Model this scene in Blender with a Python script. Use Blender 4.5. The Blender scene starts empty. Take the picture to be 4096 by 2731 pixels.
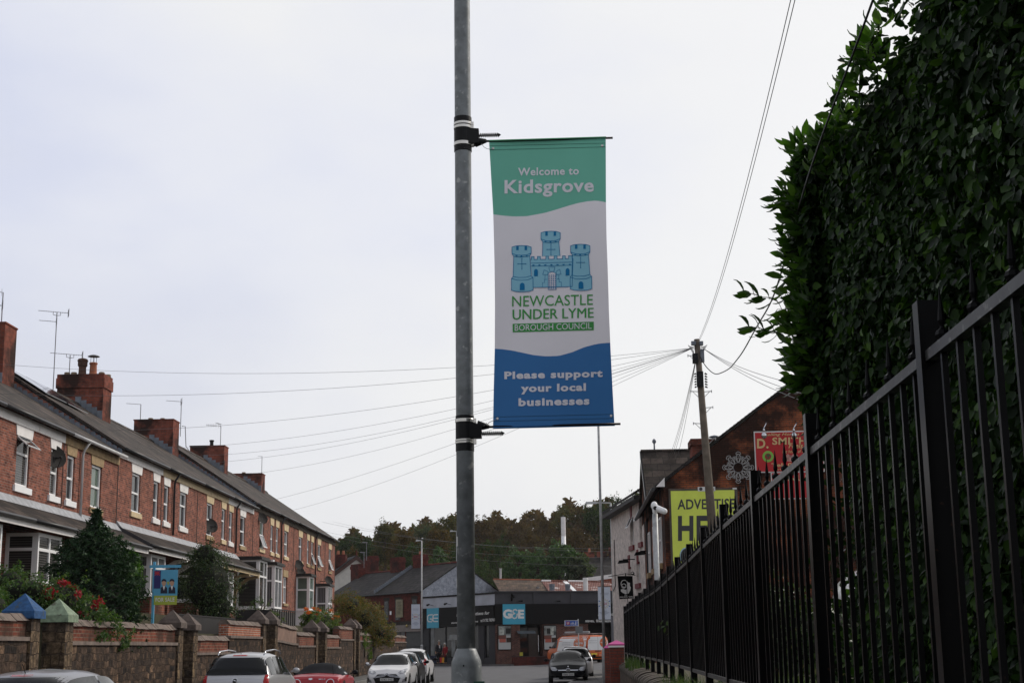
import bpy, math, random
import numpy as np
from mathutils import Vector, Matrix
from mathutils.bvhtree import BVHTree
R = math.radians
sc = bpy.context.scene
col = sc.collection
rnd = random.Random(7)

# ------------------------------------------------------------------ camera
F, CX, CY = 5850.0, 2048.0, 1365.5          # focal length and centre, in photo pixels
EYE = Vector((0, 0, 1.6))
PITCH, ROLL = math.atan(1222 / F), 0.0135
YAW = math.atan(185 / F)
CAMM = Matrix.Translation(EYE) @ Matrix.Rotation(YAW, 4, 'Z') @ Matrix.Rotation(R(90) + PITCH, 4, 'X') @ Matrix.Rotation(-ROLL, 4, 'Z')
cd = bpy.data.cameras.new('camera'); cam = bpy.data.objects.new('camera', cd); col.objects.link(cam)
cam.matrix_world = CAMM
cd.sensor_width = 36; cd.lens = F / 4096 * 36; cd.clip_start = .1; cd.clip_end = 3000
sc.camera = cam
ROT = CAMM.to_3x3(); ROTI = ROT.inverted()
def ray(px, py): return ROT @ Vector(((px - CX) / F, -(py - CY) / F, -1))
def at(px, py, Y):                            # the point of a sight line at street distance Y
    d = ray(px, py); return EYE + d * ((Y - EYE.y) / d.y)
def atX(px, py, X):
    d = ray(px, py); return EYE + d * ((X - EYE.x) / d.x)
def proj(p):
    q = ROTI @ (Vector(p) - EYE); return (CX + F * q.x / -q.z, CY - F * q.y / -q.z)

# ------------------------------------------------------------------ world and sun
SUN_EL, SUN_AZ = R(36), R(52)                 # azimuth measured from the street direction towards the right
sdir = Vector((math.sin(SUN_AZ) * math.cos(SUN_EL), math.cos(SUN_AZ) * math.cos(SUN_EL), math.sin(SUN_EL)))
w = bpy.data.worlds.new('World'); sc.world = w; w.use_nodes = True
nt = w.node_tree; nt.nodes.clear()
def N(nt, t, **k):
    n = nt.nodes.new(t)
    for a, b in k.items(): setattr(n, a, b)
    return n
out = N(nt, 'ShaderNodeOutputWorld'); bg = N(nt, 'ShaderNodeBackground'); nt.links.new(bg.outputs[0], out.inputs[0])
sky = N(nt, 'ShaderNodeTexSky', sky_type='NISHITA', sun_disc=False)
sky.sun_elevation = SUN_EL; sky.sun_rotation = SUN_AZ; sky.dust_density = 3.0; sky.air_density = 1.0
tc = N(nt, 'ShaderNodeTexCoord')
dot = N(nt, 'ShaderNodeVectorMath', operation='DOT_PRODUCT'); nt.links.new(tc.outputs['Generated'], dot.inputs[0]); dot.inputs[1].default_value = sdir
noi = N(nt, 'ShaderNodeTexNoise'); noi.inputs['Scale'].default_value = 2.1; noi.inputs['Detail'].default_value = 6
mp = N(nt, 'ShaderNodeMapping'); mp.inputs['Scale'].default_value = (1, .6, 2.2); nt.links.new(tc.outputs['Generated'], mp.inputs[0]); nt.links.new(mp.outputs[0], noi.inputs[0])
ad = N(nt, 'ShaderNodeMath', operation='MULTIPLY_ADD'); nt.links.new(noi.outputs[0], ad.inputs[0]); ad.inputs[1].default_value = 1.15; nt.links.new(dot.outputs['Value'], ad.inputs[2])
mr = N(nt, 'ShaderNodeMapRange'); nt.links.new(ad.outputs[0], mr.inputs[0]); mr.inputs[1].default_value = -.63; mr.inputs[2].default_value = 1.54
cr = N(nt, 'ShaderNodeValToRGB'); nt.links.new(mr.outputs[0], cr.inputs[0])
e = cr.color_ramp.elements
e[0].position = 0; e[0].color = (5.0, 5.05, 5.3, 1); e[1].position = 1; e[1].color = (9.0, 8.95, 8.9, 1)
for p, c in ((.45, (6.2, 6.3, 6.7)), (.60, (6.7, 6.85, 7.5)), (.735, (6.75, 7.05, 8.3)), (.80, (7.75, 7.9, 8.6)), (.88, (8.55, 8.55, 8.6))):
    q = cr.color_ramp.elements.new(p); q.color = (*c, 1)
mx = N(nt, 'ShaderNodeMixRGB'); mx.inputs[0].default_value = .90       # thin cloud over the clear sky
nt.links.new(sky.outputs[0], mx.inputs[1]); nt.links.new(cr.outputs[0], mx.inputs[2])
sz = N(nt, 'ShaderNodeSeparateXYZ'); nt.links.new(tc.outputs['Generated'], sz.inputs[0])
zr = N(nt, 'ShaderNodeMapRange'); nt.links.new(sz.outputs[2], zr.inputs[0]); zr.inputs[1].default_value = .42; zr.inputs[2].default_value = .80; zr.inputs[3].default_value = 1; zr.inputs[4].default_value = .72
vs = N(nt, 'ShaderNodeVectorMath', operation='SCALE'); hz = N(nt, 'ShaderNodeMapRange'); nt.links.new(sz.outputs[2], hz.inputs[0]); hz.inputs[1].default_value = .0; hz.inputs[2].default_value = .28; hz.inputs[3].default_value = .85; hz.inputs[4].default_value = 0
hm = N(nt, 'ShaderNodeMixRGB'); nt.links.new(hz.outputs[0], hm.inputs[0]); nt.links.new(mx.outputs[0], hm.inputs[1])
lum = N(nt, 'ShaderNodeRGBToBW'); nt.links.new(mx.outputs[0], lum.inputs[0]); nt.links.new(lum.outputs[0], hm.inputs[2]); nt.links.new(hm.outputs[0], vs.inputs[0]); nt.links.new(zr.outputs[0], vs.inputs['Scale'])
nt.links.new(vs.outputs[0], bg.inputs[0]); bg.inputs[1].default_value = .105
sl = bpy.data.lights.new('sun', 'SUN'); so = bpy.data.objects.new('sun', sl); col.objects.link(so)
sl.energy = 2.0; sl.angle = R(9); sl.color = (1, .93, .84)
so.rotation_euler = (-sdir).to_track_quat('-Z', 'Y').to_euler(); so.location = (30, 40, 60)
sc.view_settings.view_transform = 'Standard'; sc.view_settings.look = 'None'; sc.view_settings.exposure = .06; sc.view_settings.gamma = 1
sc.render.engine = 'CYCLES'; sc.cycles.use_denoising = True; sc.cycles.max_bounces = 6

# ------------------------------------------------------------------ materials
MATS = {}
def base(name):
    m = bpy.data.materials.new(name); m.use_nodes = True
    nt = m.node_tree; b = nt.nodes['Principled BSDF']
    return m, nt, b
def setbump(nt, b, src, d=.01, s=.5):
    bp = N(nt, 'ShaderNodeBump'); bp.inputs['Distance'].default_value = d; bp.inputs['Strength'].default_value = s
    nt.links.new(src, bp.inputs['Height']); nt.links.new(bp.outputs[0], b.inputs['Normal'])
def mixc(nt, f, a, b, blend='MIX'):
    x = N(nt, 'ShaderNodeMixRGB', blend_type=blend)
    for i, v in ((0, f), (1, a), (2, b)):
        if hasattr(v, 'is_output'): nt.links.new(v, x.inputs[i])
        elif i == 0: x.inputs[0].default_value = v
        else: x.inputs[i].default_value = (*v[:3], 1)
    return x.outputs[0]
def ramp(nt, src, stops):
    r = N(nt, 'ShaderNodeValToRGB'); nt.links.new(src, r.inputs[0]); el = r.color_ramp.elements
    while len(el) < len(stops): el.new(.5)
    for q, (p, c) in zip(el, stops):
        q.position = p; q.color = (*c, 1) if hasattr(c, '__len__') else (c, c, c, 1)
    return r.outputs[0]
def noise(nt, scale, detail=4, vec=None, rough=.55):
    n = N(nt, 'ShaderNodeTexNoise'); n.inputs['Scale'].default_value = scale; n.inputs['Detail'].default_value = detail
    n.inputs['Roughness'].default_value = rough
    if vec is None:
        t = N(nt, 'ShaderNodeTexCoord'); vec = t.outputs['Object']
    nt.links.new(vec, n.inputs['Vector']); return n.outputs[0]
def mat(name, c, rough=.6, metal=0, var=.18, ns=3.0, bump=0, spec=.28, coat=0, dirt=None, trans=0):
    if name in MATS: return MATS[name]
    m, nt, b = base(name)
    b.inputs['Roughness'].default_value = rough; b.inputs['Metallic'].default_value = metal
    b.inputs['Specular IOR Level'].default_value = spec; b.inputs['Coat Weight'].default_value = coat; b.inputs['Coat Roughness'].default_value = .04
    if var:
        n1 = noise(nt, ns)
        c1 = ramp(nt, n1, ((.3, [x * (1 - var) for x in c]), (.7, [min(1, x * (1 + var)) for x in c])))
        if dirt:
            n2 = noise(nt, dirt[1], 6); f = ramp(nt, n2, ((dirt[2], 0.), (dirt[2] + .08, 1.)))
            c1 = mixc(nt, f, c1, dirt[0])
        nt.links.new(c1, b.inputs['Base Color'])
        if bump: setbump(nt, b, noise(nt, ns * 6, 5), bump)
    else: b.inputs['Base Color'].default_value = (*c, 1)
    MATS[name] = m; return m
def facevec(nt, mode='wall'):
    """2-D texture coordinates lying in the surface, chosen by the face's own normal."""
    t = N(nt, 'ShaderNodeTexCoord'); s = N(nt, 'ShaderNodeSeparateXYZ'); nt.links.new(t.outputs['Object'], s.inputs[0])
    sn = N(nt, 'ShaderNodeSeparateXYZ'); nt.links.new(t.outputs['Normal'], sn.inputs[0])
    ax = N(nt, 'ShaderNodeMath', operation='ABSOLUTE'); nt.links.new(sn.outputs[0], ax.inputs[0])
    ay = N(nt, 'ShaderNodeMath', operation='ABSOLUTE'); nt.links.new(sn.outputs[1], ay.inputs[0])
    g = N(nt, 'ShaderNodeMath', operation='GREATER_THAN'); nt.links.new(ax.outputs[0], g.inputs[0]); nt.links.new(ay.outputs[0], g.inputs[1])
    c1 = N(nt, 'ShaderNodeCombineXYZ'); c2 = N(nt, 'ShaderNodeCombineXYZ')
    nt.links.new(s.outputs[0], c1.inputs[0]); nt.links.new(s.outputs[2], c1.inputs[1])
    nt.links.new(s.outputs[1], c2.inputs[0]); nt.links.new(s.outputs[2], c2.inputs[1])
    x = N(nt, 'ShaderNodeMix', data_type='VECTOR'); nt.links.new(g.outputs[0], x.inputs['Factor'])
    nt.links.new(c1.outputs[0], x.inputs[4]); nt.links.new(c2.outputs[0], x.inputs[5])
    return x.outputs[1]
def brick(name, c1, c2, mortar, bw=.225, bh=.075, soot=None, ms=.009, bump=.008, rough=.85, off=.5, sootlo=.5, blotch=.3):
    if name in MATS: return MATS[name]
    m, nt, b = base(name); v = facevec(nt)
    k = N(nt, 'ShaderNodeTexBrick'); nt.links.new(v, k.inputs['Vector'])
    k.inputs['Scale'].default_value = 1; k.inputs['Brick Width'].default_value = bw; k.inputs['Row Height'].default_value = bh
    k.inputs['Mortar Size'].default_value = ms; k.inputs['Mortar Smooth'].default_value = .3; k.offset = off
    k.inputs['Color1'].default_value = (*c1, 1); k.inputs['Color2'].default_value = (*c2, 1); k.inputs['Mortar'].default_value = (*mortar, 1)
    c = mixc(nt, blotch, k.outputs[0], ramp(nt, noise(nt, .9, 6), ((.3, .35), (.7, 1.25))), 'MULTIPLY')
    c = mixc(nt, .65, c, ramp(nt, noise(nt, 3.4, 4, rough=.7), ((.32, .45), (.52, 1.0), (.70, 1.5))), 'MULTIPLY')
    if soot:
        f = ramp(nt, noise(nt, .8, 7), ((sootlo, 0.), (sootlo + .14, .92))); c = mixc(nt, f, c, soot)
    nt.links.new(c, b.inputs['Base Color']); b.inputs['Roughness'].default_value = rough; b.inputs['Specular IOR Level'].default_value = .1
    iv = N(nt, 'ShaderNodeMath', operation='SUBTRACT'); iv.inputs[0].default_value = 1; nt.links.new(k.outputs['Fac'], iv.inputs[1])
    setbump(nt, b, iv.outputs[0], bump, .6)
    MATS[name] = m; return m
def stone(name, cols, mortar, scale=3.2, stretch=(1, 1.7), joint=.045):
    if name in MATS: return MATS[name]
    m, nt, b = base(name); v = facevec(nt)
    mp = N(nt, 'ShaderNodeMapping'); mp.inputs['Scale'].default_value = (stretch[0], stretch[1], 1); nt.links.new(v, mp.inputs[0])
    dn = N(nt, 'ShaderNodeTexNoise'); dn.inputs['Scale'].default_value = 3; nt.links.new(mp.outputs[0], dn.inputs[0])
    vm = N(nt, 'ShaderNodeVectorMath', operation='MULTIPLY_ADD'); nt.links.new(dn.outputs[1], vm.inputs[0]); vm.inputs[1].default_value = (.22, .22, 0); nt.links.new(mp.outputs[0], vm.inputs[2])
    a = N(nt, 'ShaderNodeTexVoronoi', voronoi_dimensions='2D', distance='CHEBYCHEV'); a.inputs['Scale'].default_value = scale; a.inputs['Randomness'].default_value = .7; nt.links.new(vm.outputs[0], a.inputs[0])
    d = N(nt, 'ShaderNodeTexVoronoi', voronoi_dimensions='2D', feature='DISTANCE_TO_EDGE'); d.inputs['Scale'].default_value = scale; d.inputs['Randomness'].default_value = .7; nt.links.new(vm.outputs[0], d.inputs[0])
    sr = N(nt, 'ShaderNodeSeparateColor'); nt.links.new(a.outputs['Color'], sr.inputs[0])
    st = [(i / (len(cols) - 1), c) for i, c in enumerate(cols)]
    c = ramp(nt, sr.outputs[0], st)
    c = mixc(nt, .7, c, ramp(nt, noise(nt, 7, 6), ((.3, .35), (.72, 1.5))), 'MULTIPLY')
    f = ramp(nt, d.outputs[0], ((joint * .4, 1.), (joint, 0.)))
    c = mixc(nt, f, c, mortar); nt.links.new(c, b.inputs['Base Color'])
    b.inputs['Roughness'].default_value = .9; b.inputs['Specular IOR Level'].default_value = .2
    hh = ramp(nt, d.outputs[0], ((0, 0.), (joint * 2.5, 1.)))
    setbump(nt, b, mixc(nt, .35, hh, noise(nt, 18, 4)), .04, .8)
    MATS[name] = m; return m
def rubble(name, cols, mortar, bw, bh):
    """roughly coursed stone: a wandering brick bond, every stone its own colour"""
    m, nt, b = base(name); v = facevec(nt)
    def warp(amp, sc_): 
        dn = N(nt, 'ShaderNodeTexNoise'); dn.inputs['Scale'].default_value = sc_; dn.inputs['Detail'].default_value = 3; nt.links.new(v, dn.inputs[0])
        vm = N(nt, 'ShaderNodeVectorMath', operation='MULTIPLY_ADD'); nt.links.new(dn.outputs[1], vm.inputs[0]); vm.inputs[1].default_value = (amp, amp * .8, 0); nt.links.new(v, vm.inputs[2]); return vm.outputs[0]
    k = N(nt, 'ShaderNodeTexBrick'); nt.links.new(warp(.26, 2.2), k.inputs['Vector']); k.inputs['Scale'].default_value = 1; k.inputs['Brick Width'].default_value = bw; k.inputs['Row Height'].default_value = bh; k.squash = .62; k.squash_frequency = 3
    k.inputs['Mortar Size'].default_value = .014; k.inputs['Mortar Smooth'].default_value = .6; k.inputs['Color1'].default_value = (0, 0, 0, 1); k.inputs['Color2'].default_value = (1, 1, 1, 1); k.inputs['Mortar'].default_value = (.5, .5, .5, 1)
    c = ramp(nt, k.outputs[0], [(i / (len(cols) - 1), q) for i, q in enumerate(cols)]); c = mixc(nt, .8, c, ramp(nt, noise(nt, 8, 7, rough=.7), ((.34, .15), (.5, .9), (.68, 2.4))), 'MULTIPLY'); c = mixc(nt, .6, c, ramp(nt, noise(nt, .7, 5), ((.35, .5), (.65, 1.3))), 'MULTIPLY')
    c = mixc(nt, k.outputs['Fac'], c, mixc(nt, .8, mortar, ramp(nt, noise(nt, 5, 5), ((.35, .25), (.7, 1.4))), 'MULTIPLY')); nt.links.new(c, b.inputs['Base Color']); b.inputs['Roughness'].default_value = .9; b.inputs['Specular IOR Level'].default_value = .12
    iv = N(nt, 'ShaderNodeMath', operation='SUBTRACT'); iv.inputs[0].default_value = 1; nt.links.new(k.outputs['Fac'], iv.inputs[1]); setbump(nt, b, mixc(nt, .5, iv.outputs[0], noise(nt, 14, 6)), .05, .9)
    MATS[name] = m; return m
def leafmat(name, stops, rough=.4, spec=.4, trans=.25):
    if name in MATS: return MATS[name]
    m, nt, b = base(name)
    g = N(nt, 'ShaderNodeNewGeometry'); c = ramp(nt, g.outputs['Random Per Island'], stops)
    nt.links.new(c, b.inputs['Base Color']); b.inputs['Roughness'].default_value = rough; b.inputs['Specular IOR Level'].default_value = spec
    o = nt.nodes['Material Output']
    if trans:
        tr = N(nt, 'ShaderNodeBsdfTranslucent'); nt.links.new(mixc(nt, 1, c, (1.6, 1.9, .7), 'MULTIPLY'), tr.inputs[0])
        ms = N(nt, 'ShaderNodeMixShader'); ms.inputs[0].default_value = trans
        nt.links.new(b.outputs[0], ms.inputs[1]); nt.links.new(tr.outputs[0], ms.inputs[2]); nt.links.new(ms.outputs[0], o.inputs[0])
    MATS[name] = m; return m
def slate(name, c1, c2, joint, w=.28, h=.13):
    return brick(name, c1, c2, joint, w, h, ms=.010, bump=.03, rough=.7, blotch=.6, soot=[x * .55 + y for x, y in zip(c2, (.012, .014, .004))], sootlo=.55)
def blinds(name, c1, c2, period, vertical=False):
    if name in MATS: return MATS[name]
    m, nt, b = base(name); v = facevec(nt)
    wv = N(nt, 'ShaderNodeTexWave', bands_direction='X' if vertical else 'Y'); wv.inputs['Scale'].default_value = .314 / period; wv.inputs['Distortion'].default_value = .6 if vertical else .1
    nt.links.new(v, wv.inputs[0]); nt.links.new(ramp(nt, wv.outputs[0], ((.35, c1), (.7, c2))), b.inputs['Base Color'])
    b.inputs['Roughness'].default_value = .08; b.inputs['Specular IOR Level'].default_value = .25
    MATS[name] = m; return m

m_white = mat('white_paint', (.80, .775, .75), .5, var=.07, dirt=((.42, .36, .29), 1.7, .66))
m_upvc = mat('white_window_plastic', (.84, .84, .84), .35, var=.03)
m_cream = mat('cream_paint', (.60, .47, .28), .6, var=.12, dirt=((.3, .2, .1), 2.2, .62))
m_stonepaint = mat('bare_sandstone', (.34, .24, .13), .8, var=.25, ns=5)
m_black = mat('black_gloss_paint', (.0035, .0035, .004),   .30, var=.3, spec=.07, dirt=((.035, .018, .012), 30, .66))
m_blackp = mat('black_plastic', (.008, .008, .009), .45, var=.15, spec=.2)
m_gutter = mat('black_gutter', (.03, .03, .032), .4, var=.2)
m_ggutter = mat('pale_gutter', (.5, .5, .5), .4, var=.1)
m_lead = mat('lead_flashing', (.16, .18, .21), .5, var=.25, ns=6)
m_glass = mat('window_glass', (.016, .019, .021), .04, var=0, spec=.28)
m_net = blinds('net_curtain', (.07, .07, .075), (.20, .20, .205), .11, True)
m_blind = blinds('slat_blind', (.018, .018, .018), (.085, .08, .075), .07)
m_greenglass = mat('drawn_green_blind', (.10, .14, .11), .06, var=.2, ns=2)
m_brick = brick('terrace_red_brick', (.335, .112, .071), (.13, .047, .036), (.27, .195, .16), soot=(.085, .034, .027), sootlo=.60)
m_chim = brick('chimney_brick', (.30, .075, .045), (.20, .055, .036), (.12, .09, .075), soot=(.022, .016, .014), sootlo=.42)
m_sooty = brick('sooty_gable_brick', (.42, .125, .05), (.30, .08, .035), (.11, .075, .055), soot=(.014, .010, .009), sootlo=.37, ms=.011)
m_deepbrick = brick('deep_red_brick', (.155, .032, .024), (.085, .020, .017), (.075, .035, .03), soot=(.03, .016, .014), sootlo=.52)
m_brown = brick('brown_brick', (.15, .055, .042), (.075, .03, .025), (.17, .125, .105), ms=.012)
m_parabrick = brick('wall_top_brick', (.27, .078, .045), (.13, .038, .028), (.22, .155, .115), .235, .085, soot=(.05, .03, .022), sootlo=.50, ms=.012)
m_slate = slate('weathered_slate', (.105, .080, .067), (.024, .021, .019), (.012, .011, .010), .5, .3)
m_slated = slate('dark_slate', (.05, .044, .043), (.024, .022, .022), (.010, .010, .010), .32, .2)
m_tile = slate('brown_roof_tile', (.17, .115, .08), (.07, .05, .04), (.02, .015, .013), .3, .2)
m_stone = rubble('rough_stone_walling', ((.014, .012, .011), (.046, .033, .026), (.085, .055, .039), (.024, .019, .016), (.155, .098, .063)), (.075, .052, .037), .34, .17)
m_pier = rubble('pier_stone', ((.038, .030, .026), (.14, .098, .062), (.06, .046, .037), (.26, .18, .10)), (.07, .05, .036), .30, .24)
m_cope = mat('stone_coping', (.16, .125, .105), .9, var=.35, ns=3.5, bump=.02, dirt=((.07, .06, .045), 2.5, .58))
m_capst = mat('pier_cap_stone', (.115, .09, .078), .9, var=.35, ns=6, bump=.015)
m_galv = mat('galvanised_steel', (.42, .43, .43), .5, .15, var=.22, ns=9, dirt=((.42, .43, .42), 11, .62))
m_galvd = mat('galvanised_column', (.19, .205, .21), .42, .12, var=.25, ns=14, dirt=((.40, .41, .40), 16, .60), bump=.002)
m_steel = mat('stainless_band', (.62, .60, .56), .28, .9, var=.08)
m_alu = mat('aerial_aluminium', (.22, .22, .23), .5, .6, var=.1)
m_terra = mat('terracotta', (.36, .13, .07), .8, var=.2)
m_asphalt = mat('asphalt', (.105, .105, .11), .85, var=.18, ns=1.3, bump=.004)
m_pave = brick('paving_slab', (.15, .145, .14), (.12, .118, .115), (.06, .06, .058), .6, .6, ms=.012, bump=.004)
m_kerb = mat('kerb_stone', (.2, .195, .185), .85, var=.2)
m_earth = mat('garden_soil', (.06, .055, .03), .95, var=.4, ns=2)
m_grass = leafmat('grass_blades', ((0, (.02, .045, .01)), (.6, (.04, .085, .018)), (1, (.10, .11, .03))), .6, .2)

# ------------------------------------------------------------------ mesh builder
class MB:
    def __init__(s): s.v = []; s.f = []
    def add(s, vs, fs):
        o = len(s.v); s.v.extend([tuple(p) for p in vs]); s.f.extend([tuple(i + o for i in q) for q in fs]); return s
    def box(s, x0, x1, y0, y1, z0, z1):
        return s.add([(x0, y0, z0), (x1, y0, z0), (x1, y1, z0), (x0, y1, z0), (x0, y0, z1), (x1, y0, z1), (x1, y1, z1), (x0, y1, z1)],
                     [(0, 3, 2, 1), (4, 5, 6, 7), (0, 1, 5, 4), (1, 2, 6, 5), (2, 3, 7, 6), (3, 0, 4, 7)])
    def hexa(s, p):       # 8 points: bottom ring then top ring
        return s.add(p, [(0, 3, 2, 1), (4, 5, 6, 7), (0, 1, 5, 4), (1, 2, 6, 5), (2, 3, 7, 6), (3, 0, 4, 7)])
    def poly(s, pts): return s.add(pts, [tuple(range(len(pts)))])
    def prism(s, pts, d):  # planar polygon pts pushed along vector d
        n = len(pts); d = Vector(d)
        return s.add([Vector(p) for p in pts] + [Vector(p) + d for p in pts],
                     [tuple(range(n)), tuple(range(2 * n - 1, n - 1, -1))] + [(i, i + n, (i + 1) % n + n, (i + 1) % n) for i in range(n)])
    def tube(s, path, r, n=8, caps=True):
        path = [Vector(p) for p in path]; m = len(path); rs = r if hasattr(r, '__len__') else [r] * m
        vs = []; up = None
        for i, p in enumerate(path):
            t = (path[min(i + 1, m - 1)] - path[max(i - 1, 0)]).normalized()
            if up is None: up = Vector((0, 0, 1)) if abs(t.z) < .9 else Vector((1, 0, 0))
            a = up.cross(t).normalized(); up = t.cross(a).normalized(); 
            for k in range(n):
                q = 2 * math.pi * k / n; vs.append(p + (a * math.cos(q) + up * math.sin(q)) * rs[i])
        fs = [(i * n + k, i * n + (k + 1) % n, (i + 1) * n + (k + 1) % n, (i + 1) * n + k) for i in range(m - 1) for k in range(n)]
        if caps: fs += [tuple(range(n - 1, -1, -1)), tuple(range((m - 1) * n, m * n))]
        return s.add(vs, fs)
    def cyl(s, p0, p1, r0, r1=None, n=12): return s.tube([p0, p1], [r0, r0 if r1 is None else r1], n)
    def lathe(s, prof, c=(0, 0, 0), n=16):
        c = Vector(c); vs = [c + Vector((r * math.cos(2 * math.pi * k / n), r * math.sin(2 * math.pi * k / n), z)) for r, z in prof for k in range(n)]
        m = len(prof)
        fs = [(i * n + k, i * n + (k + 1) % n, (i + 1) * n + (k + 1) % n, (i + 1) * n + k) for i in range(m - 1) for k in range(n)]
        return s.add(vs, fs + [tuple(range(n - 1, -1, -1)), tuple(range((m - 1) * n, m * n))])
    def ball(s, c, r, n=10, m=6):
        r = r if hasattr(r, '__len__') else (r, r, r); c = Vector(c)
        vs = [c + Vector((r[0] * math.sin(math.pi * i / m) * math.cos(2 * math.pi * k / n), r[1] * math.sin(math.pi * i / m) * math.sin(2 * math.pi * k / n), r[2] * math.cos(math.pi * i / m))) for i in range(m + 1) for k in range(n)]
        return s.add(vs, [(i * n + k, (i + 1) * n + k, (i + 1) * n + (k + 1) % n, i * n + (k + 1) % n) for i in range(m) for k in range(n)])
def root_matrix(o):
    while o.parent: o = o.parent
    return Matrix.Translation(o.location) @ o.rotation_euler.to_matrix().to_4x4()
def part(name, mb, m, parent=None, label=None, smooth=False, local=False):
    me = bpy.data.meshes.new(name); vs = mb.v
    if parent is not None and not local:
        mi = root_matrix(parent).inverted(); vs = [mi @ Vector(p) for p in vs]
    me.from_pydata([tuple(p) for p in vs], [], mb.f); me.update()
    me.materials.append(m)
    if smooth: me.polygons.foreach_set('use_smooth', [True] * len(me.polygons))
    o = bpy.data.objects.new(name, me); col.objects.link(o)
    if parent is not None: o.parent = parent
    if label: o['label'] = label
    return o
def npmesh(name, V, FACES, m, parent=None, smooth=False):
    """V (n,3) array in world space and FACES (k,4 or 3) array, quick path for foliage."""
    if parent is not None:
        mi = np.array(root_matrix(parent).inverted()); V = V @ mi[:3, :3].T + mi[:3, 3]
    me = bpy.data.meshes.new(name); k = FACES.shape[1]
    me.vertices.add(len(V)); me.vertices.foreach_set('co', V.astype(np.float32).ravel())
    me.loops.add(FACES.size); me.loops.foreach_set('vertex_index', FACES.astype(np.int32).ravel())
    me.polygons.add(len(FACES)); me.polygons.foreach_set('loop_start', np.arange(0, FACES.size, k, dtype=np.int32))
    if smooth: me.polygons.foreach_set('use_smooth', np.ones(len(FACES), dtype=bool))
    me.update(calc_edges=True); me.validate(); me.materials.append(m)
    o = bpy.data.objects.new(name, me); col.objects.link(o)
    if parent is not None: o.parent = parent
    return o
def thing(name, label, cat, loc=(0, 0, 0), rz=0, group=None):
    o = bpy.data.objects.new(name, None); col.objects.link(o); o.empty_display_size = .3
    o.location = loc; o.rotation_euler = (0, 0, rz); return tag(o, label, cat, group)
def tag(o, label, cat, group=None):
    o['label'] = label; o['category'] = cat
    if group: o['group'] = group
    return o
def struct(name, mb, m, kind='structure', smooth=False):
    o = part(name, mb, m, smooth=smooth); o['kind'] = kind; return o
def copy_tree(o, parent=None):
    c = o.copy(); col.objects.link(c); c.parent = parent
    for ch in list(o.children): copy_tree(ch, c)
    return c
class Frame:
    """A facade: u runs along it, n points out of it, z is up."""
    def __init__(s, o, u, n=None):
        s.o = Vector((o[0], o[1], o[2] if len(o) > 2 else 0)); s.u = Vector((u[0], u[1], 0)).normalized(); s.n = Vector((s.u.y, -s.u.x, 0)) if n is None else Vector((n[0], n[1], 0)).normalized()
    def p(s, u, n, z): return s.o + s.u * u + s.n * n + Vector((0, 0, z))
    def px(s, px, py, n=0):
        d = ray(px, py); o = s.o + s.n * n; t = (o - EYE).dot(s.n) / d.dot(s.n); q = EYE + d * t - s.o
        return q.dot(s.u), q.z
    def box(s, mb, u0, u1, n0, n1, z0, z1):
        return mb.hexa([s.p(u0, n1, z0), s.p(u1, n1, z0), s.p(u1, n0, z0), s.p(u0, n0, z0), s.p(u0, n1, z1), s.p(u1, n1, z1), s.p(u1, n0, z1), s.p(u0, n0, z1)])
    def quad(s, mb, u0, u1, z0, z1, n): return mb.poly([s.p(u0, n, z0), s.p(u1, n, z0), s.p(u1, n, z1), s.p(u0, n, z1)])
    def holed(s, mb, u0, u1, z0, z1, holes, n=0, depth=.12):
        us = sorted({u0, u1} | {h[0] for h in holes} | {h[1] for h in holes}); zs = sorted({z0, z1} | {h[2] for h in holes} | {h[3] for h in holes})
        us = [x for x in us if u0 <= x <= u1]; zs = [x for x in zs if z0 <= x <= z1]
        for a, b in zip(us, us[1:]):
            for c, d in zip(zs, zs[1:]):
                mu, mz = (a + b) / 2, (c + d) / 2
                if not any(h[0] < mu < h[1] and h[2] < mz < h[3] for h in holes): s.quad(mb, a, b, c, d, n)
        for h in holes:
            a, b, c, d = h[:4]
            for (p, q) in (((a, c), (a, d)), ((b, d), (b, c)), ((a, d), (b, d)), ((b, c), (a, c))):
                mb.poly([s.p(p[0], n, p[1]), s.p(q[0], n, q[1]), s.p(q[0], n - depth, q[1]), s.p(p[0], n - depth, p[1])])
        return mb
TXT = {}
def text2d(t, bold=0.0, shear=0.0):
    """outline of a line of lettering, as 2-D vertices and faces in the box 0..1 by 0..1"""
    k = (t, bold, shear)
    if k in TXT: return TXT[k]
    c = bpy.data.curves.new('lettering', 'FONT'); c.body = t; c.dimensions = '2D'; c.fill_mode = 'FRONT'; c.offset = bold; c.shear = shear; c.resolution_u = 3
    c.space_character = 1 + bold * 3
    o = bpy.data.objects.new('lettering', c); col.objects.link(o)
    dg = bpy.context.evaluated_depsgraph_get(); ev = o.evaluated_get(dg); me = ev.to_mesh()
    V = np.array([v.co[:2] for v in me.vertices]); Fs = [tuple(p.vertices) for p in me.polygons]
    ev.to_mesh_clear(); bpy.data.objects.remove(o); bpy.data.curves.remove(c)
    lo, hi = V.min(0), V.max(0); V = (V - lo) / (hi - lo)
    TXT[k] = (V, Fs); return TXT[k]
def letter(mb, fn, t, x0, x1, y0, y1, bold=0.0, shear=0.0):
    """lettering stretched over the rectangle x0..x1, y0..y1 and carried into space by fn(x, y)"""
    V, Fs = text2d(t, bold, shear)
    return mb.add([fn(x0 + (x1 - x0) * a, y0 + (y1 - y0) * b) for a, b in V], Fs)
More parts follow.
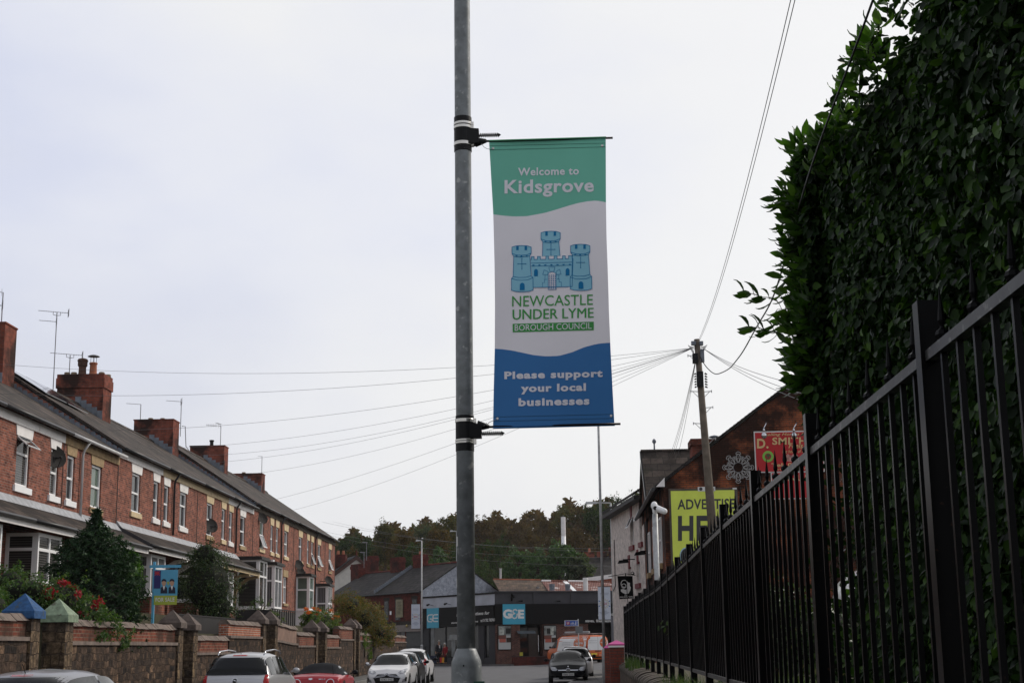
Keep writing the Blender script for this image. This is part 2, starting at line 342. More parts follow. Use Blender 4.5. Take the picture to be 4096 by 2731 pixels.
# ------------------------------------------------------------------ ground, road, pavements
def smooth(x, a, b):
    t = min(1, max(0, (x - a) / (b - a))); return t * t * (3 - 2 * t)
def gz(x, y): return .30 * smooth(y, 62, 112) + .28 * smooth(x, -3, 4) * smooth(y, 82, 106)
def sheet(xs, ys, dz, mask=None):
    mb = MB(); nx = len(xs)
    vs = [(x, y, gz(x, y) + dz) for y in ys for x in xs]
    fs = [(j * nx + i, j * nx + i + 1, (j + 1) * nx + i + 1, (j + 1) * nx + i) for j in range(len(ys) - 1) for i in range(nx - 1)]
    return mb.add(vs, fs)
big = [-900, -300, -120, -60, -30, -20, -14, -11, -9.5, -6, -3, -1.5, 0, 1.5, 3, 5, 8, 14, 30, 60, 120, 300, 900]
ysb = [-400, -100, -30, -10, 0, 10, 25, 40, 55, 62, 70, 78, 84, 90, 96, 102, 108, 114, 120, 140, 180, 260, 500, 1400]
struct('ground', sheet(big, ysb, -.02), m_asphalt)
yr = [-20, 0, 15, 30, 45, 55, 62, 68, 74, 80, 86, 92, 98, 104, 110]
def kerbx(y): return -1.05 + 1.15 * smooth(y, 25, 62) + 1.5 * smooth(y, 60, 86)
def strip(fx0, fx1, ys, dz, th=.12):
    mb = MB()
    for a, b in zip(ys, ys[1:]):
        p = []
        for z in (dz - th - .05, dz):
            p += [(fx0(a), a, gz(fx0(a), a) + z), (fx1(a), a, gz(fx1(a), a) + z), (fx1(b), b, gz(fx1(b), b) + z), (fx0(b), b, gz(fx0(b), b) + z)]
        mb.hexa(p)
    return mb
struct('road', sheet([-9.5, -7, -4.5, -2, -.5, 1, 3], yr + [118], .0), m_asphalt)
struct('right_pavement', strip(lambda y: kerbx(y) + .14, lambda y: 6.0, [-20, 0, 10, 20, 30, 40, 50, 56, 62, 66, 70, 74, 78, 82, 86], .12), m_pave)
struct('right_kerb', strip(kerbx, lambda y: kerbx(y) + .138, [-20, 0, 10, 20, 30, 40, 50, 56, 62, 66, 70, 74, 78, 82, 86], .125), m_kerb)
struct('left_pavement', strip(lambda y: -11.3, lambda y: -9.64, [-10, 10, 30, 50, 62, 74, 86, 98, 106], .12), m_pave)
struct('left_kerb', strip(lambda y: -9.638, lambda y: -9.5, [-10, 10, 30, 50, 62, 74, 86, 98, 106], .125), m_kerb)
struct('garden_bank', MB().box(-17, -11.35, -4, 103.6, -.5, 2.15).box(-15.8, -13.6, -4, 103.6, 2.1, 2.85), m_earth)

# ------------------------------------------------------------------ the near lamp column and its banner
PX = at(1857, 1365, 10).x
def pz(py, x=1857): return at(x, py, 10).z
lc = thing('lamp_column', 'tall galvanised lamp column carrying the green, white and blue banner', 'lamp column', (PX, 10, 0))
zs = pz(2592); zb = pz(2643)
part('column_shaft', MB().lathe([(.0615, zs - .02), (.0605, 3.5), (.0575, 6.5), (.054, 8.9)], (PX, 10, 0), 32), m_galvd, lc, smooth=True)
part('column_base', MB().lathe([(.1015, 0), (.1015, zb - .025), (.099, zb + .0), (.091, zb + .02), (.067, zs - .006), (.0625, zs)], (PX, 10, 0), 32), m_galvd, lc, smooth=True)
mb = MB().tube([(PX, 10, 8.85), (PX, 10, 9.3), (PX - .15, 10, 9.55), (PX - .6, 10, 9.65), (PX - 1.3, 10, 9.7)], .03, 10)
part('lamp_arm', mb, m_galv, lc, smooth=True)
part('lantern', MB().hexa([(PX - 1.9, 9.86, 9.68), (PX - 1.25, 9.9, 9.66), (PX - 1.25, 10.1, 9.66), (PX - 1.9, 10.14, 9.68), (PX - 1.85, 9.92, 9.82), (PX - 1.25, 9.94, 9.78), (PX - 1.25, 10.06, 9.78), (PX - 1.85, 10.08, 9.82)]), m_galv, lc)
def arcpatch(r, a0, a1, z0, z1, n=6):
    mb = MB()
    A = [a0 + (a1 - a0) * i / n for i in range(n + 1)]
    vs = [(PX + r * math.sin(a), 10 - r * math.cos(a), z) for z in (z0, z1) for a in A]
    return mb.add(vs, [(i, i + 1, n + 2 + i, n + 1 + i) for i in range(n)])
m_stick = mat('faded_white_sticker', (.5, .5, .47), .6, var=.1)
part('sticker', arcpatch(.0622, R(-80), R(-52), pz(2184), pz(2146)), m_stick, lc)
part('sticker', arcpatch(.0625, R(-84), R(-66), pz(2348), pz(2312)), m_stick, lc)
part('base_door', arcpatch(.1030, R(-38), R(40), .55, 1.22), m_galvd, lc)
part('door_lock', MB().cyl((PX - .012, 10 - .100, pz(2660)), (PX - .012, 10 - .1045, pz(2660)), .006, n=8), m_black, lc)
part('cable_bracket', MB().box(PX + .055, PX + .125, 9.88, 9.95, pz(2780), pz(2722)), mat('dark_green_plastic', (.02, .07, .05), .4), lc)

br_m = [(.0640, m_blackp), (.0665, m_steel)]
def bracket(bands, by0, by1, arm, spring, flip):
    b = thing('banner_bracket', 'black banner bracket strapped round the galvanised column at the ' + ('foot' if flip else 'top') + ' of the banner', 'bracket', (PX, 10, pz(bands[0][1])))
    for a, c, steel in bands:
        r, mm = br_m[steel]
        z1, z0 = pz(a), pz(c)
        part('steel_strap' if steel else 'rubber_sleeve', MB().lathe([(.06, z0), (r - .001, z0), (r, z0 + .002), (r, z1 - .002), (r - .001, z1), (.06, z1)], (PX, 10, 0), 28), mm, b, smooth=False)
        if steel: part('strap_buckle', MB().box(PX + .058, PX + .079, 9.975, 10.02, z0 - .002, z1 + .002), m_steel, b)
    x0, x1 = at(1884, 550, 10).x, at(1916, 550, 10).x
    z1, z0 = pz(by0, 1900), pz(by1, 1900)
    (ax, ay), s = arm, (-1 if not flip else 1)
    q = at(ax, ay, 10); zz = q.z
    body = MB().hexa([(x0 - .03, 9.945, z0), (x1, 9.965, z0 + (.0 if flip else .012)), (x1, 10.035, z0 + (.0 if flip else .012)), (x0 - .03, 10.055, z0), (x0 - .03, 9.945, z1), (x1, 9.965, z1 - (.012 if flip else 0)), (x1, 10.035, z1 - (.012 if flip else 0)), (x0 - .03, 10.055, z1)])
    part('bracket_body', body, m_blackp, b)
    part('arm_socket', MB().tube([(x1 - .03, 10, zz + (.012 if flip else -.012)), (x1 + .012, 10, zz + (.004 if flip else -.004)), (q.x, 10, zz)], [.034, .026, .013], 14), m_blackp, b, smooth=True)
    sx, ex, sy = spring; p, q2 = at(sx, sy, 10), at(ex, sy - 2, 10)
    part('spring_rod', MB().cyl(p, q2, .0045, n=8), m_blackp, b)
    path = []
    L = (q2 - p).x - .014
    for i in range(11 * 14 + 1):
        t = i / (11 * 14); a = 2 * math.pi * 11 * t; path.append((p.x + L * t, 10 + .0135 * math.cos(a), p.z + .0135 * math.sin(a)))
    part('coil_spring', MB().tube(path, .0035, 5), m_blackp, b, smooth=True)
    part('spring_nut', MB().cyl((q2.x - .022, 10, q2.z), (q2.x - .006, 10, q2.z), .015, .008, n=8), m_blackp, b)
    return b
bracket([(472, 493, 0), (494, 504, 1), (507.5, 518.5, 1), (519.6, 572, 0), (572.5, 586, 1), (586.5, 608, 0)], 521, 583, (1946, 564), (1913, 2003, 542), False)
bracket([(1663, 1676, 0), (1676.5, 1690, 1), (1690.5, 1757, 0), (1758, 1765, 1), (1767, 1774.5, 1), (1775, 1805, 0)], 1692, 1752, (1957, 1706), (1926, 2018, 1734), True)

LE = [(560, 1956), (700, 1964), (853, 1973), (1050, 1978), (1219, 1980), (1393, 1979), (1550, 1975), (1712, 1972)]
RE = [(548, 2423), (700, 2423.5), (819, 2424), (950, 2426), (1080, 2431), (1250, 2436), (1393, 2442), (1550, 2450), (1700, 2458)]
def lerp(t, x): return float(np.interp(x, [a for a, _ in t], [b for _, b in t]))
def ban(px, py, lift=0.0):                    # the cloth hangs at street distance 10 m, bellied a little towards the road
    a = (px - 1970) / 470; b = (py - 560) / 1140
    return at(px, py, 10 - lift + .03 * math.sin(math.pi * min(1, max(0, a))) * math.sin(math.pi * min(1, max(0, b))) + .012 * math.sin(5 * a + 3 * b))
W1 = [(1955, 856.5), (1975, 858), (2015, 863), (2054, 866), (2107, 865), (2178, 852), (2230, 837), (2274, 823), (2310, 813), (2346, 806), (2379, 803), (2400, 804.5), (2425, 810)]
W2 = [(1975, 1394), (2016, 1397), (2050, 1402), (2088, 1410), (2134, 1420), (2185, 1425), (2236, 1423), (2287, 1409), (2338, 1388), (2389, 1375), (2420, 1371.5), (2445, 1370.5)]
TOP = [(1956, 567), (2424, 553)]; BOT = [(1973, 1708), (2459, 1696)]
cloth = []
def clothpart(name, up, lo, m, n=8, k=30):
    mb = MB(); vs = []
    for j in range(n + 1):
        for i in range(k + 1):
            px = 1960 + 470 * i / k
            for _ in range(3):
                y = lerp(up, px) * (1 - j / n) + lerp(lo, px) * j / n; l, r = lerp(LE, y), lerp(RE, y); px = l + (r - l) * i / k
            vs.append(ban(px, y))
    mb.add(vs, [(j * (k + 1) + i, j * (k + 1) + i + 1, (j + 1) * (k + 1) + i + 1, (j + 1) * (k + 1) + i) for j in range(n) for i in range(k)])
    return part(name, mb, m, bn, smooth=True)
bc = ban(2200, 1130)
bn = thing('banner', 'large welcome banner in green, white and blue hung from the near lamp column', 'banner', (bc.x, bc.y, ban(2200, 1700).z))
def cloth_m(n, c):                             # woven polyester: some daylight comes through from behind
    if n in MATS: return MATS[n]
    m = mat(n, c, .62, var=.05, ns=1.6, spec=.2); nt = m.node_tree; b = nt.nodes['Principled BSDF']; src = b.inputs['Base Color'].links[0].from_socket
    tr = N(nt, 'ShaderNodeBsdfTranslucent'); nt.links.new(src, tr.inputs[0]); ms = N(nt, 'ShaderNodeMixShader'); ms.inputs[0].default_value = .10
    nt.links.new(b.outputs[0], ms.inputs[1]); nt.links.new(tr.outputs[0], ms.inputs[2]); nt.links.new(ms.outputs[0], nt.nodes['Material Output'].inputs[0]); return m
m_bg, m_bw, m_bb = cloth_m('banner_green', (.165, .50, .385)), cloth_m('banner_white', (.83, .81, .86)), cloth_m('banner_blue', (.045, .175, .43))
clothpart('green_cloth', TOP, W1, m_bg); clothpart('white_cloth', W1, W2, m_bw, 14); clothpart('blue_cloth', W2, BOT, m_bb)
def hem(name, pts, r, m, s):
    p0, p1 = ban(*pts[0]), ban(*pts[1]); mb = MB(); n = 10
    d = Vector((0, 0, 1)); vs = []
    for p in (p0, p1):
        for k in range(n + 1):
            a = math.pi * (.0 + 1.0 * k / n) ; vs.append(p + Vector((0, -r * math.cos(a) * 1.0, s * r * math.sin(a))))
    return part(name, mb.add(vs, [(k, k + 1, n + 2 + k, n + 1 + k) for k in range(n)]), m, bn, smooth=True)
hem('top_sleeve', ((1956, 567), (2424, 553)), .012, cloth_m('banner_sleeve_green', (.06, .27, .13)), 1)
hem('bottom_sleeve', ((1973, 1708), (2459, 1696)), .012, cloth_m('banner_sleeve_blue', (.04, .20, .52)), -1)
def bline(mb, pts, wd, lift=.003):
    for (a, b) in zip(pts, pts[1:]):
        d = Vector((b[0] - a[0], b[1] - a[1])); L = d.length
        if L < 1e-6: continue
        n = Vector((-d.y, d.x)) / L * wd / 2; e = d / L * wd * .3
        mb.poly([ban(a[0] - e.x + n.x, a[1] - e.y + n.y, lift), ban(a[0] - e.x - n.x, a[1] - e.y - n.y, lift), ban(b[0] + e.x - n.x, b[1] + e.y - n.y, lift), ban(b[0] + e.x + n.x, b[1] + e.y + n.y, lift)])
st = MB()
for a, b in (((1957, 584), (2423, 573)), ((1957, 600), (2423, 588)), ((1974, 1667), (2455, 1656)), ((1974, 1684), (2456, 1672))):
    k = 60
    for i in range(k): 
        p = [a[0] + (b[0] - a[0]) * (i + t) / k for t in (.1, .8)]; q = [a[1] + (b[1] - a[1]) * (i + t) / k for t in (.1, .8)]
        bline(st, [(p[0], q[0]), (p[1], q[1])], 1.6)
part('stitching', st, mat('dark_thread', (.02, .05, .05), .8, var=0), bn)
for (x, y) in ((1972, 594), (2409, 583), (1990, 1674), (2445, 1663)):
    c = ban(x, y, .003); mb = MB()
    mb.add([c + Vector((rr * math.cos(t), -.002 if rr < .009 else 0, rr * math.sin(t))) for rr in (.0095, .006) for t in [2 * math.pi * k / 16 for k in range(16)]], [(k, (k + 1) % 16, 16 + (k + 1) % 16, 16 + k) for k in range(16)])
    e = part('eyelet', mb, m_steel, bn)
    part('eyelet_sky_disc', MB().poly([c + Vector((.006 * math.cos(2 * math.pi * k / 16), -.001, .006 * math.sin(2 * math.pi * k / 16))) for k in range(16)]), mat('eyelet_sky_white', (.85, .85, .85), .5, var=0), e)  # white disc stands for the bright sky seen through the hole
for nm, p, q in (('top_rod', (1940, 565.5), (2451, 552)), ('bottom_rod', (1950, 1707), (2482, 1694.5))):
    a, b = at(*p, 10), at(*q, 10); part(nm, MB().cyl(a, b, .0082, n=12), m_blackp, bn, smooth=True)
co = MB().tube([at(1925, 575, 9.97), at(1935, 588, 9.96), at(1948, 596, 9.965), at(1965, 598, 9.98), at(1971, 594, 9.985)], .0018, 5).tube([at(1945, 1700, 9.97), at(1958, 1688, 9.96), at(1988, 1675, 9.985)], .0022, 5).tube([at(1935, 1704, 9.97), at(1946, 1690, 9.96), at(1950, 1706, 9.985)], .0018, 5)
part('tie_wire', co, m_alu, bn)
def bword(mb, t, x0, x1, top, bot, slope, bold=0, lift=.0035, shear=0):
    return letter(mb, lambda x, y: ban(x, y + slope * (x - x0), lift), t, x0, x1, bot, top, bold, shear)
m_bt = mat('banner_lettering_pale', (.84, .82, .87), .7, var=.03, spec=.1); m_bgr = mat('banner_lettering_green', (.08, .36, .10), .7, var=.03, spec=.1)
for a in (('Welcome to', 2072, 2315.6, 672, 703.7, -.019, .024), ('Kidsgrove', 2018, 2375.4, 721, 791.5, -.021, .026)): part('welcome_lettering', bword(MB(), *a), m_bt, bn)
mb = bword(MB(), 'NEWCASTLE', 2048.5, 2371.4, 1184, 1226.5, -.0215, .004); [bword(mb, 'UNDER LYME', 2050.5 + q, 2374 + q, 1238.5, 1278.6, -.024, 0, .0035 + .0004 * q) for q in (-.6, .2, 1.0)]
nb = MB(); k = 12
box = [(2050.5, 1294.9), (2375, 1286.2), (2375, 1320.4), (2051, 1328.6)]
for i in range(k):
    f = lambda t, a, b: (a[0] + (b[0] - a[0]) * t, a[1] + (b[1] - a[1]) * t)
    nb.poly([ban(*f(i / k, box[0], box[1]), .003), ban(*f((i + 1) / k, box[0], box[1]), .003), ban(*f((i + 1) / k, box[3], box[2]), .003), ban(*f(i / k, box[3], box[2]), .003)])
part('council_lettering', mb, m_bgr, bn); part('council_bar', nb, m_bgr, bn)
part('council_bar_lettering', bword(MB(), 'BOROUGH COUNCIL', 2058.7, 2366.3, 1298.5, 1323, -.027, .004, .005), m_bt, bn)
for a in (('Please support', 2017.3, 2410.7, 1486, 1525, -.022, .045), ('your local', 2083.7, 2343.9, 1537, 1577, -.02, .045), ('businesses', 2074, 2358, 1592, 1624.5, -.022, .045)): part('support_lettering', bword(MB(), *a), m_bt, bn)
# the castle emblem, drawn in crop pixels
def cc(x, y): return (1700 + x / 2.0906, 400 + y / 2.0906)
def cpoly(mb, pts, lift=.003): return mb.poly([ban(*cc(*p), lift) for p in pts])
def cbox(mb, x0, y0, x1, y1, lift=.005, sk=-.02): return cpoly(mb, [(x0, y0), (x1, y0 + sk * (x1 - x0)), (x1, y1 + sk * (x1 - x0)), (x0, y1)], lift)
def cline(mb, pts, wd=4.6, lift=.005): bline(mb, [cc(*p) for p in pts], wd / 2.0906, lift)
fill, line, dark = MB(), MB(), MB()
crown = [(727, 1230), (760, 1220), (808, 1217), (855, 1219), (888, 1230), (888, 1282), (876, 1303), (808, 1313), (742, 1307), (727, 1285)]
shaft = [(742, 1307), (737, 1476), (723, 1492), (723, 1590), (760, 1601), (813, 1604), (870, 1600), (904, 1588), (903, 1486), (888, 1470), (876, 1303), (808, 1313)]
mshaft = [(742, 1307), (739, 1426), (886, 1423), (876, 1303), (808, 1313)]
wall = [(883, 1333), (889, 1333), (889, 1310), (913, 1309), (913, 1333), (940, 1332), (940, 1308), (965, 1308), (965, 1332), (1010, 1331), (1010, 1307), (1034, 1307), (1034, 1331), (1080, 1330), (1080, 1305), (1104, 1305), (1104, 1329), (1150, 1328), (1150, 1303), (1174, 1303), (1174, 1327), (1200, 1326), (1200, 1302), (1230, 1301), (1230, 1326), (1238, 1326), (1230, 1560), (903, 1567)]
cpoly(fill, [(x + 243, y - 120) for x, y in mshaft], .0028); cline(line, [(x + 243, y - 120) for x, y in mshaft[:2]]); cline(line, [(x + 243, y - 120) for x, y in mshaft[2:4]])
cpoly(fill, wall, .0032); cline(line, wall)
for dx, dy in ((0, 0), (491, -11)):
    s = [(x + dx, y + dy) for x, y in shaft]; cpoly(fill, s, .0036); cline(line, s + s[:1])
    cline(line, [(723 + dx, 1492 + dy), (770 + dx, 1506 + dy), (813 + dx, 1508 + dy), (860 + dx, 1504 + dy), (903 + dx, 1486 + dy)])
    cline(line, [(737 + dx, 1476 + dy), (780 + dx, 1484 + dy), (840 + dx, 1483 + dy), (888 + dx, 1470 + dy)])
    cpoly(dark, [(793 + dx, 1590 + dy), (793 + dx, 1545 + dy), (800 + dx, 1532 + dy), (813 + dx, 1527 + dy), (826 + dx, 1532 + dy), (833 + dx, 1545 + dy), (833 + dx, 1589 + dy)], .006)
for dx, dy in ((0, 0), (491, -11), (243, -120)):
    c = [(x + dx, y + dy) for x, y in crown]; cpoly(fill, c, .004); cline(line, c + c[:1], lift=.0055)
    cline(line, [(727 + dx, 1284 + dy), (770 + dx, 1297 + dy), (808 + dx, 1299 + dy), (850 + dx, 1295 + dy), (888 + dx, 1281 + dy)], lift=.0055)
    for a in (763, 833): cbox(dark, a + dx, 1222 + dy, a + 20 + dx, 1256 + dy, .006)
    for a in (757, 799, 843): cbox(dark, a + dx, 1300 + dy, a + 15 + dx, 1311 + dy, .006)
    cx, cy = 810 + dx, 1370 + dy
    cline(line, [(cx, cy - 44), (cx, cy + 44)], 4.2, .006); cline(line, [(cx - 33, cy), (cx + 33, cy - 1)], 4.2, .006)
    for ex, ey in ((0, -44), (0, 44), (-33, 0), (33, -1)): cpoly(line, [(cx + ex - 5, cy + ey), (cx + ex, cy + ey - 5), (cx + ex + 5, cy + ey), (cx + ex, cy + ey + 5)], .0062)
cline(line, [(886, 1364), (1232, 1355)], 3.5); cline(line, [(886, 1389), (1232, 1380)], 3.5)
for a in (898, 948, 998, 1048, 1100, 1150, 1203): cbox(dark, a, 1377 - .02 * (a - 898), a + 17, 1388 - .02 * (a - 898), .006)
for a, y in ((912, 1473), (1176, 1467)):
    cpoly(dark, [(a, y), (a, y - 45), (a + 6, y - 57), (a + 16, y - 62), (a + 26, y - 57), (a + 32, y - 45), (a + 32, y - 1)], .006)
gate = [(1030, 1586), (1029, 1462), (1038, 1445), (1062, 1436), (1086, 1444), (1096, 1460), (1098, 1584)]
for q in ([(1035, 1398), (1086, 1396), (1077, 1433), (1044, 1434)], [(996, 1420), (1030, 1436), (1024, 1462), (984, 1459)], [(1126, 1416), (1096, 1434), (1101, 1460), (1137, 1455)]):
    cpoly(fill, q, .0045); cline(line, q + q[:1], 3.2, .006)
cline(line, [(1004, 1465), (1003, 1500), (1020, 1500), (1020, 1500), (1000, 1501), (1000, 1526), (982, 1527), (982, 1562)], 3); cline(line, [(1118, 1462), (1118, 1496), (1104, 1497), (1122, 1497), (1122, 1522), (1140, 1522), (1140, 1560)], 3); cline(line, gate + gate[:1], 3.4)
for i in range(4):
    for j in range(8): cbox(dark, 1034 + i * 17, 1462 + j * 15.3, 1043 + i * 17, 1471 + j * 15.3, .006)
gp = MB(); cpoly(gp, gate, .0042)
m_cl = mat('emblem_dark_blue', (.014, .20, .44), .7, var=.03, spec=.1)
part('emblem_fill', fill, mat('emblem_pale_blue', (.30, .62, .77), .7, var=.03, spec=.1), bn); part('emblem_outline', line, m_cl, bn); part('emblem_windows', dark, m_cl, bn); part('emblem_gate', gp, m_bt, bn)

# ------------------------------------------------------------------ right-hand railing on its low wall
HF = 1.05
def atZ(px, py, z): d = ray(px, py); return EYE + d * ((z - EYE.z) / d.z)
hpy = [1212, 1659, 1886, 2020, 2111, 2178, 2230, 2267, 2296, 2322, 2341, 2356, 2372, 2385, 2396, 2407, 2416, 2426]
ppx = [3700, 3238, 3021, 2890, 2813, 2759, 2708, 2675, 2649, 2625, 2604, 2577, 2558, 2546, 2531, 2521, 2511, 2498]
q_ = [atZ(a, b, 1.6 + HF) for a, b in zip(ppx, hpy)]; PY = [p.y for p in q_]; raw = [p.x for p in q_]
raw = [raw[0]] + [(raw[i - 1] + raw[i] * 2 + raw[i + 1]) / 4 for i in range(1, len(raw) - 1)] + [raw[-1]]
e_ = atZ(4096, 1132, 2.47); sl_ = (raw[0] - e_.x) / (PY[0] - e_.y)
FXY, FXX = [-6, e_.y] + PY + [60], [e_.x - sl_ * (e_.y + 6) * .5, e_.x] + raw + [raw[-1] + .2]
PYs = list(PY)
def fx(y): return float(np.interp(y, FXY, FXX))
print('FENCE', [(round(a, 2), round(c, 2)) for a, c in zip(FXY, FXX)])
def zt(y): return 2.47 + .02 * y / 39
def zbm(y): return 1.30 + .10 * y / 39
fence = thing('iron_railing', 'long black spiked iron railing on a low stone wall beside the pavement', 'fence', (fx(20), 20, 1.2))
posts = [2.4] + PYs
for y in posts:
    x = fx(y); part('post', MB().box(x - .033, x + .033, y - .033, y + .033, zbm(y) - .22, zt(y) + .18), m_black, fence)
tr, brl = MB(), MB()
for a, b in zip(posts, posts[1:]):
    for mbx, zf, h in ((tr, zt, .034), (brl, zbm, .034)):
        p = []
        for z in (-h / 2, h / 2):
            p += [(fx(a) - .0195, a + .031, zf(a) + z), (fx(a) + .0195, a + .031, zf(a) + z), (fx(b) + .0195, b - .031, zf(b) + z), (fx(b) - .0195, b - .031, zf(b) + z)]
        mbx.hexa(p)
m_rail = mat('worn_black_rail', (.03, .031, .031), .4, var=.5, ns=14, dirt=((.13, .13, .12), 20, .56))
part('top_rail', tr, m_rail, fence); part('bottom_rail', brl, m_rail, fence)
def bar(mb, y, spiked):
    x = fx(y); s = .009
    mb.box(x - s, x + s, y - s, y + s, zbm(y) + .018, zt(y) - .018)
    if spiked:
        z = zt(y) + .017
        mb.lathe([(.006, z), (.018, z + .006), (.0225, z + .019), (.019, z + .031), (.0075, z + .040), (.0065, z + .046), (.0125, z + .064), (.0095, z + .09), (.001, z + .168)], (x, y, 0), 8)
bars = []
for a, b in zip(posts, posts[1:]):
    for i in range(11):
        bars.append((a + (b - a) * (i + 1) / 12, i % 2 == 0))
far = MB()
for i, (y, s) in enumerate(bars):
    if i < 98:
        mb = MB(); bar(mb, y, s); part('railing_bar', mb, m_black, fence)
    else: bar(far, y, s)
o = part('far_railing_bars', far, m_black, fence); o['kind'] = 'stuff'
# low wall under it
m_lowall = stone('low_wall_stone', ((.05, .04, .034), (.11, .08, .06), (.07, .055, .045), (.13, .10, .075)), (.04, .032, .028), 2.6)
lw = thing('low_stone_wall', 'low stone wall with rounded mossy coping under the black railing', 'wall', (fx(20), 20, 0))
body, cop = MB(), MB(); yy = [-2] + [2 + 2 * i for i in range(19)]
ztop = lambda y: 1.02 + .17 * smooth(y, 8, 39)
rr = random.Random(3)
for a, b in zip(yy, yy[1:]):
    xa, xb = fx(max(a, 2)), fx(max(b, 2))
    body.hexa([(xa - .27, a, 0), (xa + .25, a, 0), (xb + .25, b, 0), (xb - .27, b, 0), (xa - .26, a, ztop(a) - .16), (xa + .25, a, ztop(a) - .16), (xb + .25, b, ztop(b) - .16), (xb - .26, b, ztop(b) - .16)])
    for k in range(3):          # coping stones, half round
        y0, y1 = a + (b - a) * (k + .02) / 3, a + (b - a) * (k + .98) / 3; dz = rr.uniform(-.012, .012); vs = []
        for y in (y0, y1):
            x = fx(max(y, 2))
            for j in range(9):
                t = math.pi * j / 8; vs.append((x - .30 * math.cos(t) * 1.0, y, ztop(y) - .16 + dz + .17 * math.sin(t) ** .8))
        cop.add(vs, [(j, j + 1, 10 + j, 9 + j) for j in range(8)] + [tuple(range(9)), tuple(range(17, 8, -1)), (0, 9, 17, 8)])
part('wall_body', body, m_lowall, lw)
part('coping', cop, mat('mossy_coping', (.085, .068, .056), .95, var=.4, ns=4, bump=.02, dirt=((.045, .06, .02), 3, .57)), lw, smooth=True)
struct('grass_bank', MB().hexa([(fx(4) + .22, -6, -.2), (40, -6, -.2), (40, 50, -.2), (fx(39) + .22, 42, -.2), (fx(4) + .22, -6, 1.0), (40, -6, 1.1), (40, 50, 1.1), (fx(39) + .22, 42, 1.12)]), m_earth)

# ------------------------------------------------------------------ foliage
def leaves(n, pos, nrm, length, width, seed, droop=.0, jitter=.9, bend=.12):
    """n pointed leaves folded along the midrib: pos (n,3), facing nrm (n,3)"""
    r = np.random.default_rng(seed)
    nr = nrm + r.normal(0, jitter, (n, 3)); nr /= np.linalg.norm(nr, axis=1)[:, None] + 1e-9
    d = r.normal(0, 1, (n, 3)); d[:, 2] -= droop * 2.5
    d -= (d * nr).sum(1)[:, None] * nr; d /= np.linalg.norm(d, axis=1)[:, None] + 1e-9
    s = np.cross(nr, d); L = (length * r.uniform(.5, 1.4, n))[:, None]; Wd = (width * r.uniform(.7, 1.2, n))[:, None]
    b = nr * L * bend
    V = np.stack([pos, pos + d * L * .22 + s * Wd * .40 + b, pos + d * L * .58 + s * Wd * .46 + b, pos + d * L, pos + d * L * .58 - s * Wd * .46 + b, pos + d * L * .22 - s * Wd * .40 + b], 1).reshape(-1, 3)
    i = np.arange(n)[:, None] * 6
    Fc = np.concatenate([np.concatenate([i, i + 1, i + 2, i + 3], 1), np.concatenate([i, i + 3, i + 4, i + 5], 1)])
    return V, Fc
def vnoise(P, seed, scale=1.0, oct=3):
    r = np.random.default_rng(seed); v = np.zeros(len(P))
    for o in range(oct):
        for _ in range(4):
            k = r.normal(0, 1, 3) * scale * 2 ** o; v += np.sin(P @ k + r.uniform(0, 6.28)) / 2 ** o / 4
    return v
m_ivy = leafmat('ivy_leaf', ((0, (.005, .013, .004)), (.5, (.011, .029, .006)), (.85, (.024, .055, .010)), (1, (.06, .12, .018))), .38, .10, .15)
m_laurel = leafmat('laurel_leaf', ((0, (.018, .045, .008)), (.6, (.035, .08, .013)), (1, (.07, .125, .028))), .35, .35, .4)
m_creeper = leafmat('autumn_creeper', ((0, (.10, .02, .02)), (.5, (.10, .06, .015)), (1, (.20, .05, .05))), .5, .2, .2)
m_twig_core = mat('dark_twigs_and_core', (.012, .014, .008), .95, var=.3)  # for stems, and for the solid cores inside hedge and bushes
HX = lambda y, z: 1.655 + .03 * (y - 6) / 4 + .07 * (1 - smooth(z, 1.8, 3.2)) + .11 * (1 - smooth(z, 2.55, 3.15)) * smooth(y, 8.2, 8.9)
HY0, HY1, HZ = 3.0, 9.75, 4.72
hedge = thing('hedge', 'tall dark ivy and laurel hedge rising behind the spiked railing', 'hedge', (2.4, 6.5, 1.0))
r = np.random.default_rng(11)
n = 52000
y = r.uniform(HY0, HY1, n); z = r.uniform(1.0, HZ, n)
P = np.stack([np.zeros(n), y, z], 1); b = vnoise(P, 5, 1.5) * .10 + vnoise(P, 6, 5) * .04
P[:, 0] = np.array([HX(a, c) for a, c in zip(y, z)]) + .06 - b + r.uniform(0, .16, n) + np.maximum(0, z - HZ + .25) * .5
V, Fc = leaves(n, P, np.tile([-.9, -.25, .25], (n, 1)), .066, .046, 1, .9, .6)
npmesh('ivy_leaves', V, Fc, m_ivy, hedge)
n = 7000; y = r.uniform(9.25, 9.86, n); z = r.uniform(2.9, HZ + .1, n); P = np.stack([np.array([HX(a, c) for a, c in zip(y, z)]) + r.uniform(-.03, .22, n), y, z], 1)
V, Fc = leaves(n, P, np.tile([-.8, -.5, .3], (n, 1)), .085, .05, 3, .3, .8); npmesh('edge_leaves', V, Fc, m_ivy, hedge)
n = 12000      # far end and top
t = r.uniform(0, 1, n); e = r.uniform(0, 1, n) < .4
P = np.stack([1.66 + t * 2.2, np.where(e, HY1 + r.normal(0, .08, n), r.uniform(HY0, HY1, n)), np.where(e, r.uniform(1.0, HZ, n), HZ + r.normal(0, .07, n))], 1)
V, Fc = leaves(n, P, np.where(e[:, None], [0, 1, .2], [-.2, 0, 1]) * 1.0, .075, .042, 2, .1, .7)
npmesh('crown_leaves', V, Fc, m_ivy, hedge)
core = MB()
ys_, zs_ = np.linspace(HY0, HY1 - .05, 24), np.linspace(.9, HZ - .05, 18); vs = []
